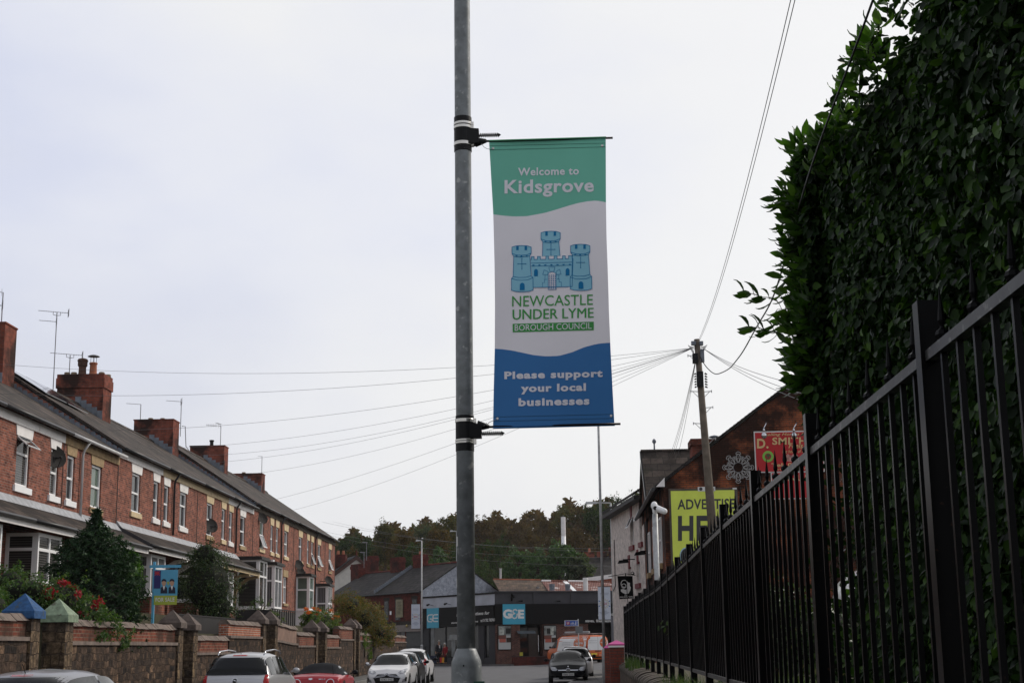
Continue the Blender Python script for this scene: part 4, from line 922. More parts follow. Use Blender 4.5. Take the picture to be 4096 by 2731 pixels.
# aerials
def aerial(base, mast, label, yagis):
    a = thing('aerial', label, 'aerial', base, 0, 'television aerials on the chimneys')
    b = Vector(base); part('mast', MB().cyl(b, b + Vector((0, 0, mast)), .02, n=6), m_alu, a)
    for (h_, L, dx, k, refl, vert) in yagis:
        d = Vector((dx, -.45, .02)).normalized(); o = b + Vector((0, 0, h_)); p0, p1 = o + d * (L * .62), o - d * (L * .38)
        if k == 'short': p0, p1 = o + d * L, o
        s = Vector((0, 0, 1)) if vert else d.cross(Vector((0, 0, 1))).normalized()
        mb = MB().tube([p0, p1], .011, 5)
        for i in range(int(L / .1)):
            q = p0 + (p1 - p0) * (i + .5) / int(L / .1); w_ = .09 + .05 * i / (L / .1); mb.tube([q - s * w_, q + s * w_], .006, 4)
        if refl:
            u = d.cross(Vector((0, 0, 1))).normalized()
            for zz in (-.16, -.08, .08, .16): mb.tube([p1 - u * .2 + Vector((0, 0, zz)), p1 + u * .2 + Vector((0, 0, zz))], .009, 4)
            for uu in (-.2, 0, .2): mb.tube([p1 + u * uu - Vector((0, 0, .16)), p1 + u * uu + Vector((0, 0, .16))], .009, 4)
        if k == 'clamp': mb.tube([o + d * .16, o + d * .16 - Vector((0, 0, .13)), o - Vector((0, 0, .16)), o - d * .16 - Vector((0, 0, .13)), o - d * .16], .014, 5)
        part('antenna', mb, m_alu, a)
    return a
p = at(211, 1580, 62.8); t_ = at(231, 1250, 62.8); aerial(p, t_.z - p.z, 'tallest aerial, two arrays on one mast beside the potted chimney', [(t_.z - p.z + .02, 1.3, -1, 'clamp', 1, 0), (t_.z - p.z - .42, .75, -1, 'short', 1, 0)])
p = at(277, 1496, 63.6); t_ = at(280, 1420, 63.6); aerial(p, t_.z - p.z, 'single aerial on a short mast just left of the cowled chimney pots', [(t_.z - p.z + .03, 1.4, -1, 'clamp', 1, 0)])
p = at(5, 1300, 52.3); t_ = at(12, 1170, 52.3); aerial(p, t_.z - p.z, 'upright aerial cut by the left edge of the picture', [(t_.z - p.z, .8, -.5, 'short', 0, 1), (t_.z - p.z - .5, .25, -.9, 'short', 1, 0)])
p = at(560, 1710, 75.3); t_ = at(561, 1617, 75.3); aerial(p, t_.z - p.z, 'small aerial on the left of the flat topped middle chimney', [(t_.z - p.z, .75, -1, 'short', 0, 0)])
p = at(721, 1745, 76.2); t_ = at(724, 1606, 76.2); aerial(p, t_.z - p.z, 'aerial with a reflector on the right of the flat topped middle chimney', [(t_.z - p.z, .8, -1, 'short', 1, 0)])
p = at(881, 1805, 87.5); t_ = at(882, 1703, 87.5); aerial(p, t_.z - p.z, 'cross shaped aerial above the chimney with a black flue', [(t_.z - p.z, .9, -1, 'short', 0, 1), (t_.z - p.z + .1, .5, -.2, 'short', 0, 0)])
p = at(1046, 1925, 99.3); t_ = at(1050, 1824, 99.3); aerial(p, t_.z - p.z, 'bare forked mast on the farthest terrace chimney', [(t_.z - p.z - .02, .3, -1, 'short', 0, 0)])
p = at(755, 1820, 86.8); t_ = at(741, 1705, 86.8); a = thing('aerial', 'bent empty mast bracketed to the chimney with a black flue', 'aerial', p, 0, 'television aerials on the chimneys')
part('mast', MB().tube([p, p + Vector((0, 0, .3)), at(744, 1785, 86.8), t_, at(728, 1704, 86.8)], .025, 6), m_alu, a)

# ------------------------------------------------------------------ garden walls and their piers
WX = -11.1
caps = [('blue', 30.3, 2.83), ('green', 32.4, 2.79), ('grey', 42.0, 2.78), ('grey', 43.7, 2.74), ('grey', 53.9, 3.08), ('grey', 56.1, 3.09), ('grey', 65.5, 2.93), ('grey', 68.0, 2.93), ('grey', 77.5, 3.22), ('grey', 79.2, 3.2)]
capm = {'blue': mat('blue_painted_cap', (.022, .075, .185), .8, var=.4, ns=9, bump=.01, dirt=((.05, .07, .09), 7, .60)), 'green': mat('pale_green_painted_cap', (.205, .265, .18), .8, var=.35, ns=9, bump=.01, dirt=((.10, .11, .075), 6, .57)), 'grey': m_capst}
PL = ['stone gate pier with a blue painted pyramid cap', 'stone gate pier with a pale green painted pyramid cap', 'grey capped stone pier just left of the gap behind the silver car', 'grey capped stone pier just right of the gap behind the silver car',
      'grey capped stone pier beside the brick raised wall, left of a pair', 'grey capped stone pier nearest the black garden screen', 'grey capped stone pier under the orange flowers, left of a pair', 'grey capped stone pier under the orange flowers, right of a pair',
      'grey capped stone pier before the autumn bush, left of the far pair', 'farthest grey capped stone pier, against the autumn bush']
for k, (cname, y, za) in enumerate(caps):
    p = thing('gate_pier', PL[k], 'pier', (WX, y, 0), 0, 'stone piers of the garden walls')
    part('shaft', MB().box(WX - .26, WX + .26, y - .26, y + .26, 0, za - .52), m_pier, p)
    s = .34; z0 = za - .52
    part('cap', MB().box(WX - s, WX + s, y - s, y + s, z0, z0 + .15).add([(WX - s, y - s, z0 + .15), (WX + s, y - s, z0 + .15), (WX + s, y + s, z0 + .15), (WX - s, y + s, z0 + .15), (WX, y, za)], [(0, 1, 4), (1, 2, 4), (2, 3, 4), (3, 0, 4)]), capm[cname], p)
def gwall(y0, y1, zst, zco, label, brickm=m_parabrick, curve=0.0, step=None):
    wl = thing('garden_wall', label, 'wall', (WX, (y0 + y1) / 2, 0), 0, 'stone garden walls topped with brick')
    x0, x1 = WX - .2, WX + .2; n = max(2, int((y1 - y0) / 1.0)); st_, bk, cp, stc = MB(), MB(), MB(), MB()
    rz_ = random.Random(int(y0 * 10))
    for i in range(n):
        a, b = y0 + (y1 - y0) * i / n, y0 + (y1 - y0) * (i + 1) / n
        f = lambda y: curve * (1 - smooth(y, y0, y0 + 4))
        def blk(mb, xa, xb, za, zb_): mb.hexa([(xa, a, za + (f(a) if za > .1 else 0)), (xb, a, za + (f(a) if za > .1 else 0)), (xb, b, za + (f(b) if za > .1 else 0)), (xa, b, za + (f(b) if za > .1 else 0)), (xa, a, zb_ + f(a)), (xb, a, zb_ + f(a)), (xb, b, zb_ + f(b)), (xa, b, zb_ + f(b))])
        blk(st_, x0, x1, 0, zst); blk(stc, x0 - .03, x1 + .05, zst, zst + .08); blk(bk, x0 + .04, x1 - .04, zst + .08, zco)
    m = int((y1 - y0) / .36)
    for i in range(m):
        a, b = y0 + (y1 - y0) * (i + .015) / m, y0 + (y1 - y0) * (i + .985) / m; f = curve * (1 - smooth((a + b) / 2, y0, y0 + 4)) + rz_.uniform(-.012, .012)
        cp.hexa([(x0 - .03, a, zco + f), (x1 + .03, a, zco + f), (x1 + .03, b, zco + f), (x0 - .03, b, zco + f), (x0 + .08, a, zco + .15 + f), (x1 - .12, a, zco + .15 + f), (x1 - .12, b, zco + .15 + f), (x0 + .08, b, zco + .15 + f)])
    part('stone_walling', st_, m_stone, wl); part('string_course', stc, m_cope, wl); part('brick_top', bk, brickm, wl); part('coping', cp, m_cope, wl)
gwall(22, 30.04, 1.86, 2.25, 'nearest garden wall, orange brick on stone, left of the blue cap')
gwall(32.66, 41.74, 1.78, 2.2, 'garden wall below the conifer and the red flowers', curve=-.0)
gwall(43.96, 48.4, 1.50, 1.93, 'low brick topped garden wall right of the gap behind the silver car')
gwall(48.42, 53.64, 2.02, 2.46, 'taller step of garden wall in bright orange brick', brick('bright_new_brick', (.42, .12, .055), (.32, .085, .04), (.42, .36, .30), ms=.014))
m_render = mat('worn_render', (.24, .155, .12), .9, var=.25, ns=3, bump=.01)
gwall(56.36, 60.9, 1.80, 2.42, 'garden wall with a bare rendered top below the black screen', m_render, .12)
gwall(60.92, 65.24, 1.72, 2.2, 'garden wall of dark brick on stone left of the orange flowers')
gwall(68.26, 72.6, 1.66, 2.15, 'garden wall of dull brick under the orange flowered shrub')
gwall(72.62, 77.24, 2.05, 2.6, 'raised brick topped garden wall before the far pair of piers')
gwall(79.46, 103.4, 2.0, 2.35, 'far garden wall partly hidden by the autumn coloured bush')
for y, y2, k in ((30.56, 32.14, 0), (42.26, 43.44, 1), (54.16, 55.84, 2), (65.76, 67.74, 3), (77.76, 78.94, 4)):
    s_ = struct('gateway_steps', MB().box(WX - 1.5, WX - .9, y, y2, 0, 1.2).box(WX - .9, WX - .5, y, y2, 0, .8).box(WX - .5, WX - .1, y, y2, 0, .4), m_cope)
# black boarded screen in the garden
scn = thing('garden_screen', 'black boarded garden screen above the walls in front of the bay windows', 'screen', (-11.9, 62, 2.1))
mb = MB(); mb.box(-13.2, -11.75, 59.6, 59.64, 1.9, 3.22); part('screen_side', mb, mat('black_stained_board', (.022, .02, .02), .6, var=.3), scn)
mb = MB(); [mb.box(-11.75, -11.71, 59.66 + i * .5, 60.14 + i * .5, 1.9, 3.2) for i in range(10)]; part('screen_boards', mb, mat('grey_stained_board', (.055, .05, .048), .7, var=.3), scn)
mb = MB(); [mb.box(-11.71, -11.68, 59.62 + i * .5, 59.68 + i * .5, 1.9, 3.24) for i in range(11)]; mb.box(-11.76, -11.68, 59.6, 64.7, 3.24, 3.28); part('screen_battens', mb, mat('black_stained_board', (.022, .02, .02)), scn)
scn2 = thing('garden_screen', 'low black boarded screen beside the raised brick wall', 'screen', (-12, 50, 2))
part('screen_boards', MB().box(-11.9, -11.86, 45.5, 53.5, 1.9, 2.72).box(-11.92, -11.84, 45.5, 53.5, 2.72, 2.76), mat('black_stained_board', (.022, .02, .02)), scn2)
# ------------------------------------------------------------------ shrubs in the gardens
def crown(centres, n, seed, L, Wd, shell=.55, droop=.2, up=.35):
    """leaves gathered in clumps over a set of ellipsoids (x, y, z, rx, ry, rz, weight)"""
    r = np.random.default_rng(seed); Ps, Ns = [], []; tw = sum(c[6] for c in centres)
    for c in centres:
        k = int(n * c[6] / tw); m = max(6, k // 26)
        d = r.normal(0, 1, (m, 3)); d /= np.linalg.norm(d, axis=1)[:, None]
        rad = (shell + (1 - shell) * r.uniform(0, 1, m) ** .6) * (1 + .16 * r.normal(0, 1, m)).clip(.7, 1.25)
        C = d * rad[:, None]; idx = r.integers(0, m, k)
        q = C[idx] + r.normal(0, .10, (k, 3)); Ps.append(q * np.array(c[3:6]) + np.array(c[:3])); Ns.append(d[idx] + np.array([0, 0, up]))
    P, Nn = np.concatenate(Ps), np.concatenate(Ns)
    return leaves(len(P), P, Nn, L, Wd, seed + 1, droop, .8)
def twigs(mb, base_, tips, r0, seed):
    rr = random.Random(seed)
    for t in tips:
        m = (Vector(base_) * .5 + Vector(t) * .5) + Vector((rr.uniform(-.1, .1), rr.uniform(-.1, .1), rr.uniform(0, .15))); mb.tube([base_, m, t], [r0, r0 * .6, r0 * .25], 6)
    return mb
m_bark = mat('bark', (.07, .05, .035), .95, var=.35, ns=8, bump=.01)
m_conf = leafmat('conifer_needles', ((0, (0.012, 0.030, 0.015)), (.6, (0.021, 0.051, 0.021)), (1, (0.042, 0.083, 0.030))), .55, .18, .1)
m_bushl = leafmat('glossy_bush_leaf', ((0, (.03, .075, .016)), (.6, (.05, .115, .022)), (1, (.09, .15, .04))), .4, .18, .3)
m_ever = leafmat('evergreen_leaf', ((0, (0.018, 0.036, 0.015)), (.6, (0.036, 0.068, 0.021)), (.95, (0.075, 0.112, 0.033)), (1, (0.150, 0.120, 0.045))), .35, .18, .15)
m_rose = leafmat('rose_leaf', ((0, (0.030, 0.066, 0.022)), (.6, (0.054, 0.102, 0.030)), (1, (0.108, 0.144, 0.048))), .5, .18, .3)
m_redfl = leafmat('red_flowers', ((0, (.20, .008, .02)), (1, (.36, .02, .035))), .6, .2, .2)
m_orfl = leafmat('orange_flowers', ((0, (.55, .10, .015)), (1, (.62, .16, .03))), .6, .2, .2)
m_autb = leafmat('autumn_bush_leaf', ((0, (.05, .055, .014)), (.5, (.09, .085, .02)), (.8, (.14, .10, .022)), (1, (.20, .07, .02))), .55, .3, .35)
m_lime = leafmat('light_green_leaf', ((0, (.04, .07, .015)), (.6, (.075, .12, .025)), (1, (.14, .16, .04))), .5, .3, .35)
def shrub(name, label, cat, base_, centres, n, seed, L, W_, m, extra=None, group=None, core=None, tips=6):
    s = thing(name, label, cat, base_, 0, group)
    V, Fc = crown(centres, n, seed, L, W_); npmesh('foliage', V, Fc, m, s)
    rr = random.Random(seed); mb = MB()
    for c in centres: twigs(mb, base_, [(c[0] + rr.uniform(-.5, .5) * c[3], c[1] + rr.uniform(-.5, .5) * c[4], c[2] + rr.uniform(-.2, .5) * c[5]) for _ in range(tips)], .03, seed)
    part('stems', mb, m_bark, s)
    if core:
        k = MB(); [k.ball(c[:3], [q * core for q in c[3:6]], 12, 8) for c in centres[:4]]; part('inner_core', k, m_twig_core, s)  # solid dark balls filling the clumps, not separate twigs
    if extra:
        for nm, spots, nn, L2, m2 in extra:
            V, Fc = crown(spots, nn, seed + 9, L2, L2 * .9, .8); npmesh(nm, V, Fc, m2, s)
    return s
# conifer: tiers of drooping boughs
cf_ = thing('conifer', 'dark pointed conifer in the garden behind the green capped pier', 'tree', (-12.2, 38.2, 2.1))
pos, nr = [], []; rr = np.random.default_rng(3); top = 5.27
for k in range(380):
    t = (k + .5) / 380; z = 1.75 + (top - 1.75) * t; R_ = float(np.interp(t, [0, .12, .42, .62, .73, .83, .9, 1], [1.5, 1.52, 1.45, 1.2, .88, .42, .18, .03]))
    a = k * 2.4; ln = R_ * rr.uniform(.62, 1.04); d = np.array([math.cos(a), math.sin(a), -.12 + .35 * t])
    q = int(75 * max(.25, ln)); u = rr.uniform(.15, 1, q) ** .7
    P = np.array([-12.2, 38.2, z]) + d * (u * ln)[:, None] + rr.normal(0, .045, (q, 3)) * (1.3 - u)[:, None]
    pos.append(P); nr.append(np.tile([0, 0, 1.0], (q, 1)) + .3 * d)
P = np.concatenate(pos); V, Fc = leaves(len(P), P, np.concatenate(nr), .12, .042, 9, -.1, .6); npmesh('needles', V, Fc, m_conf, cf_)
part('trunk', MB().tube([(-12.2, 38.2, 2.0), (-12.2, 38.2, 3.8), (-12.2, 38.2, top - .05)], [.09, .05, .01], 8), m_bark, cf_)
k = MB().lathe([(.9, 2.2), (.85, 3.0), (.28, 4.0), (.04, 5.0)], (-12.2, 38.2, 0), 10); part('inner_core', k, m_twig_core, cf_)  # solid dark cone filling the middle of the conifer
shrub('laurel_bush', 'fresh green broad leaved bush crowding the right of the conifer', 'bush', (-12.1, 40.2, 2.1), [(-12.15, 40.2, 3.25, .6, .7, .95, 1.3), (-12.1, 40.4, 3.85, .45, .5, .5, .7), (-12.0, 39.6, 2.65, .6, .6, .55, .6)], 4200, 31, .12, .065, m_bushl, core=.55)
shrub('rose_bush', 'rambling green bush with bright red flowers over the garden wall', 'bush', (-11.75, 34.6, 2.0), [(-11.8, 34.4, 2.85, .7, .9, .55, 1), (-11.45, 35.3, 2.45, .5, .8, .55, 1), (-11.35, 36.0, 2.1, .42, .7, .4, .7), (-12.3, 33.6, 3.0, .7, .7, .45, .8), (-10.95, 35.2, 2.25, .3, .9, .42, .7), (-10.95, 36.6, 1.95, .28, .6, .35, .4)], 8200, 41, .075, .045, m_rose,
      [('red_flowers', [(-11.75, 34.0, 3.05, .55, .5, .25, 1), (-11.5, 34.7, 2.75, .5, .7, .45, .5)], 700, .075, m_redfl)], core=.6)
shrub('garden_shrub', 'grey green shrub behind the blue capped pier under the near bay window', 'bush', (-12.6, 33.0, 2.0), [(-12.5, 32.2, 2.6, .5, .8, .5, 1), (-12.9, 34.2, 3.2, .5, .6, .55, .7), (-12.3, 31.2, 2.35, .4, .5, .35, .5)], 3600, 47, .08, .04, m_rose, core=.55)
shrub('evergreen_bush', 'big rounded dark evergreen bush below the cream porch roof', 'bush', (-12.9, 53.6, 2.2), [(-12.9, 53.6, 3.95, 1.12, 1.1, 1.25, 2), (-12.7, 53.9, 3.1, .85, .9, .8, 1), (-13.0, 53.5, 5.0, .55, .6, .6, .6)], 11000, 53, .085, .036, m_ever, core=.7)
shrub('flower_shrub', 'green shrub with orange flowers above the garden wall', 'bush', (-11.95, 72.6, 2.2), [(-12.1, 71.2, 3.05, .5, .9, .5, .8), (-11.7, 73.2, 2.85, .6, 1.2, .72, 1.3), (-11.4, 74.2, 2.55, .4, .7, .5, .6)], 6500, 61, .09, .04, m_lime,
      [('orange_flowers', [(-12.1, 70.8, 3.4, .4, 1.0, .2, 1), (-11.7, 73, 3.3, .5, 1.2, .3, .6)], 420, .09, m_orfl)], core=.55)
shrub('autumn_bush', 'tall loose bush turning orange that spills over the far garden wall', 'bush', (-11.3, 84, 2.0), [(-11.9, 83, 4.1, 1.0, 1.6, .75, 1.2), (-11.2, 84.6, 3.3, .95, 1.7, 1.0, 1.6), (-10.6, 85.5, 2.6, .75, 1.3, .9, 1), (-10.2, 86.3, 2.3, .55, .9, .55, .5)], 11000, 67, .10, .05, m_autb, core=.5)
shrub('garden_shrub', 'thin climbing plant by the foot of the bay windows at the roof step', 'bush', (-14.6, 70.5, 2.8), [(-14.6, 70.3, 3.6, .5, .7, .6, 1), (-14.5, 72.4, 3.9, .3, .4, .6, .5)], 420, 71, .08, .04, m_rose)
shrub('ivy_clump', 'clump of trailing ivy on the far garden wall below the autumn bush', 'bush', (-10.85, 81.5, 1.2), [(-10.88, 81.6, 2.1, .14, .8, .5, 1), (-10.86, 83.4, 1.6, .14, .6, .7, .7)], 1000, 73, .09, .06, m_lime)
shrub('ivy_clump', 'small green weed growing out of the wall beside the rendered panel', 'bush', (-11.0, 57.4, 2.3), [(-11.1, 57.3, 2.75, .3, .7, .3, 1)], 420, 77, .09, .04, m_lime)
shrub('garden_shrub', 'low dark bush added behind the railing to darken the gap below the white and blue van', 'bush', (2.9, 21, 1.0), [(2.7, 21, 1.75, 1.0, .7, .75, 1), (3.7, 20.6, 1.55, .8, .6, .6, .8)], 5200, 83, .09, .05, m_ever, core=.75)  # bush added to darken what shows between the bars
# house agent's board
fs = thing('sale_board', 'blue and lime FOR SALE board on a blue post between the bushes', 'sign', (at(640, 2400, 44.2).x, 44.2, 2.2))
SB = Frame(tuple(at(675, 2300, 44.2).xy) + (0,), (1, .06)); 
def sb(px, py): return SB.px(px, py)
m_sblue, m_slime = mat('board_blue', (.10, .36, .55), .5, var=.05), mat('board_lime', (.38, .44, .06), .5, var=.05)
def fq(fr, mb, a, b, n, n0=None):
    (u0, z1), (u1, z0) = fr.px(*a), fr.px(*b); u0, u1 = min(u0, u1), max(u0, u1); z0, z1 = min(z0, z1), max(z0, z1)
    return fr.box(mb, u0, u1, n if n0 is None else n0, n + (.0 if n0 is not None else .012), z0, z1) if n0 is None else fr.box(mb, u0, u1, n0, n, z0, z1)
def fpoly(fr, mb, pts, n): return mb.poly([fr.p(*(lambda q: (q[0], n, q[1]))(fr.px(*p))) for p in pts])
def ftext(fr, mb, t, x0, x1, top, bot, n, slope=0, bold=0, shear=0):
    return letter(mb, lambda x, y: (lambda q: fr.p(q[0], n, q[1]))(fr.px(x, y + slope * (x - x0), n)), t, x0, x1, bot, top, bold, shear)
part('board', fq(SB, MB(), (617, 2278), (709, 2380), .0), m_sblue, fs); part('sale_band', fq(SB, MB(), (617, 2381), (707, 2417), .0), m_slime, fs)
part('sale_lettering', ftext(SB, MB(), 'FOR SALE', 622, 698, 2389, 2406, .0155, -.02, .02), mat('sign_white', (.7, .7, .68), .5, var=.03), fs)
part('post', MB().box(SB.p(0, 0, 0).x - .50, SB.p(0, 0, 0).x - .43, 44.24, 44.31, 2.1, sb(600, 2245)[1]), m_sblue, fs)
part('top_arm', fq(SB, MB(), (598, 2259), (724, 2269), -.02), m_sblue, fs)
fig = MB(); hd = MB(); wt = MB()
for x in (656, 688):
    fpoly(SB, fig, [(x - 14, 2372), (x - 13, 2350), (x - 6, 2343), (x + 6, 2343), (x + 13, 2350), (x + 14, 2372)], .0145); fpoly(SB, hd, [(x - 8, 2336), (x - 9, 2325), (x, 2318), (x + 9, 2325), (x + 8, 2336), (x, 2345)], .0155)
    fpoly(SB, fig, [(x - 10, 2326), (x - 8, 2317), (x, 2313), (x + 9, 2317), (x + 10, 2326), (x, 2322)], .0165); fpoly(SB, wt, [(x - 5, 2343), (x + 5, 2343), (x, 2360)], .0165)
part('printed_suits', fig, mat('print_navy', (.02, .025, .05), .6, var=0), fs); part('printed_faces', hd, mat('print_skin', (.5, .30, .2), .6, var=0), fs); part('printed_collars', wt, m_white, fs)
part('printed_cup', fpoly(SB, MB(), [(669, 2325), (677, 2325), (676, 2334), (673, 2341), (670, 2334)], .0165), m_slime, fs)
fl = MB(); fq(SB, fl, (618, 2281), (642, 2352), .0128); part('printed_flag', fl, mat('print_flag_navy', (.03, .03, .14), .6, var=0), fs)
fr_ = MB()
for a, b in (((619, 2283), (640, 2300)), ((619, 2300), (640, 2283)), ((629.5, 2283), (629.5, 2300)), ((619, 2291.5), (640, 2291.5))):
    dx, dy = b[0] - a[0], b[1] - a[1]; l = math.hypot(dx, dy); nx, ny = -dy / l * 1.6, dx / l * 1.6; fpoly(SB, fr_, [(a[0] + nx, a[1] + ny), (a[0] - nx, a[1] - ny), (b[0] - nx, b[1] - ny), (b[0] + nx, b[1] + ny)], .026)
part('printed_flag_cross', fr_, mat('print_red', (.5, .05, .06), .6, var=0), fs)

# ------------------------------------------------------------------ cars
def paint(name, c, metal=.0, rough=.28, coat=.35): return mat(name, c, rough, metal, var=.06, ns=.8, coat=coat)
m_tyre = mat('tyre', (.018, .018, .018), .85); m_rim = mat('alloy_rim', (.4, .4, .42), .35, .8)
m_cglass = mat('car_glass', (.008, .009, .010), .05, var=0, spec=.2)
m_lamp = mat('headlamp_glass', (.34, .35, .37), .08, .3, var=.3, ns=18); m_red = mat('tail_lamp', (.33, .012, .014), .12, var=.25, ns=12); m_chrome = mat('chrome', (.6, .6, .62), .12, .9, var=0)
m_plate = mat('front_plate_white', (.68, .68, .66), .4, var=.03); m_platey = mat('rear_plate_yellow', (.70, .52, .05), .4, var=.03); m_ink = mat('plate_black', (.01, .01, .01), .5, var=0)
ST = {  # t, sill, belt, edge, top (of height); low, belt, edge (of half width)
 'mpv': [(0, .25, .50, .52, .53, .80, .86, .70), (.012, .20, .52, .56, .57, .90, .95, .80), (.03, .17, .57, .605, .615, .94, .97, .84), (.045, .16, .59, .63, .64, .95, .98, .86), (.115, .15, .60, .925, .95, .96, .99, .71), (.2, .15, .60, .955, .985, .96, 1, .73), (.4, .15, .585, .97, 1, .96, 1, .74), (.58, .15, .575, .955, .985, .96, 1, .72), (.66, .15, .57, .915, .945, .96, 1, .70), (.84, .15, .555, .58, .615, .95, .98, .80), (.93, .16, .50, .51, .55, .92, .94, .74), (.98, .18, .42, .43, .46, .84, .86, .66), (1, .22, .36, .37, .40, .74, .76, .6)],
 'hatch': [(0, .26, .48, .50, .51, .78, .84, .70), (.012, .21, .52, .56, .57, .90, .94, .80), (.035, .18, .60, .625, .635, .94, .97, .83), (.06, .17, .62, .66, .67, .95, .975, .82), (.15, .16, .635, .92, .945, .96, .985, .66), (.25, .16, .63, .955, .985, .96, 1, .68), (.42, .16, .62, .97, 1, .96, 1, .69), (.55, .16, .61, .955, .985, .96, 1, .68), (.60, .16, .605, .93, .96, .96, 1, .66), (.765, .16, .60, .635, .668, .95, .98, .82), (.86, .165, .57, .59, .63, .94, .96, .78), (.94, .17, .52, .53, .56, .91, .92, .72), (.985, .19, .44, .45, .47, .84, .86, .62), (1, .22, .38, .39, .41, .74, .78, .55)],
 'suv': [(0, .28, .50, .52, .53, .80, .86, .72), (.012, .24, .54, .57, .58, .90, .94, .80), (.035, .22, .60, .63, .64, .94, .97, .83), (.06, .21, .62, .66, .67, .95, .98, .82), (.14, .20, .64, .915, .94, .96, 1.0, .66), (.24, .20, .64, .95, .98, .96, 1, .68), (.42, .20, .63, .97, 1, .96, 1, .70), (.55, .20, .625, .955, .985, .96, 1, .69), (.61, .20, .62, .92, .95, .96, 1, .67), (.755, .20, .61, .65, .68, .95, .98, .82), (.87, .20, .59, .60, .64, .94, .96, .78), (.95, .21, .52, .53, .56, .90, .92, .72), (1, .26, .42, .43, .45, .78, .8, .6)],
 'roadster': [(0, .26, .50, .52, .53, .74, .82, .62), (.012, .20, .56, .60, .61, .86, .92, .74), (.04, .17, .63, .67, .68, .92, .95, .76), (.16, .16, .67, .70, .72, .95, .98, .76), (.24, .16, .67, .74, .77, .95, .99, .66), (.36, .16, .66, .94, .965, .95, .98, .56), (.44, .16, .655, .965, 1, .95, .98, .56), (.52, .16, .65, .945, .98, .95, .98, .55), (.64, .16, .645, .68, .70, .95, .98, .76), (.78, .16, .62, .63, .66, .95, .97, .72), (.90, .17, .55, .56, .58, .90, .92, .68), (.97, .19, .46, .47, .49, .80, .82, .55), (1, .22, .40, .41, .43, .70, .72, .45)],
 'van': [(0, .17, .52, .955, .975, .90, .92, .82), (.008, .15, .52, .965, .985, .95, .98, .86), (.05, .14, .52, .97, .99, .96, 1, .88), (.3, .14, .52, .975, 1, .96, 1, .88), (.6, .14, .52, .97, .995, .96, 1, .88), (.74, .14, .52, .945, .975, .96, 1, .85), (.78, .14, .52, .90, .93, .96, 1, .82), (.90, .14, .51, .55, .58, .95, .98, .82), (.96, .15, .46, .48, .51, .92, .94, .78), (.99, .16, .38, .40, .43, .86, .88, .7), (1, .18, .33, .34, .37, .78, .8, .62)],
}
def chaikin(a):
    q = [a[:, :1]]
    for i in range(a.shape[1] - 1):
        p0, p1 = a[:, i:i + 1], a[:, i + 1:i + 2]
        q += [p0 * .75 + p1 * .25, p0 * .25 + p1 * .75]
    q.append(a[:, -1:]); return np.concatenate(q, 1)
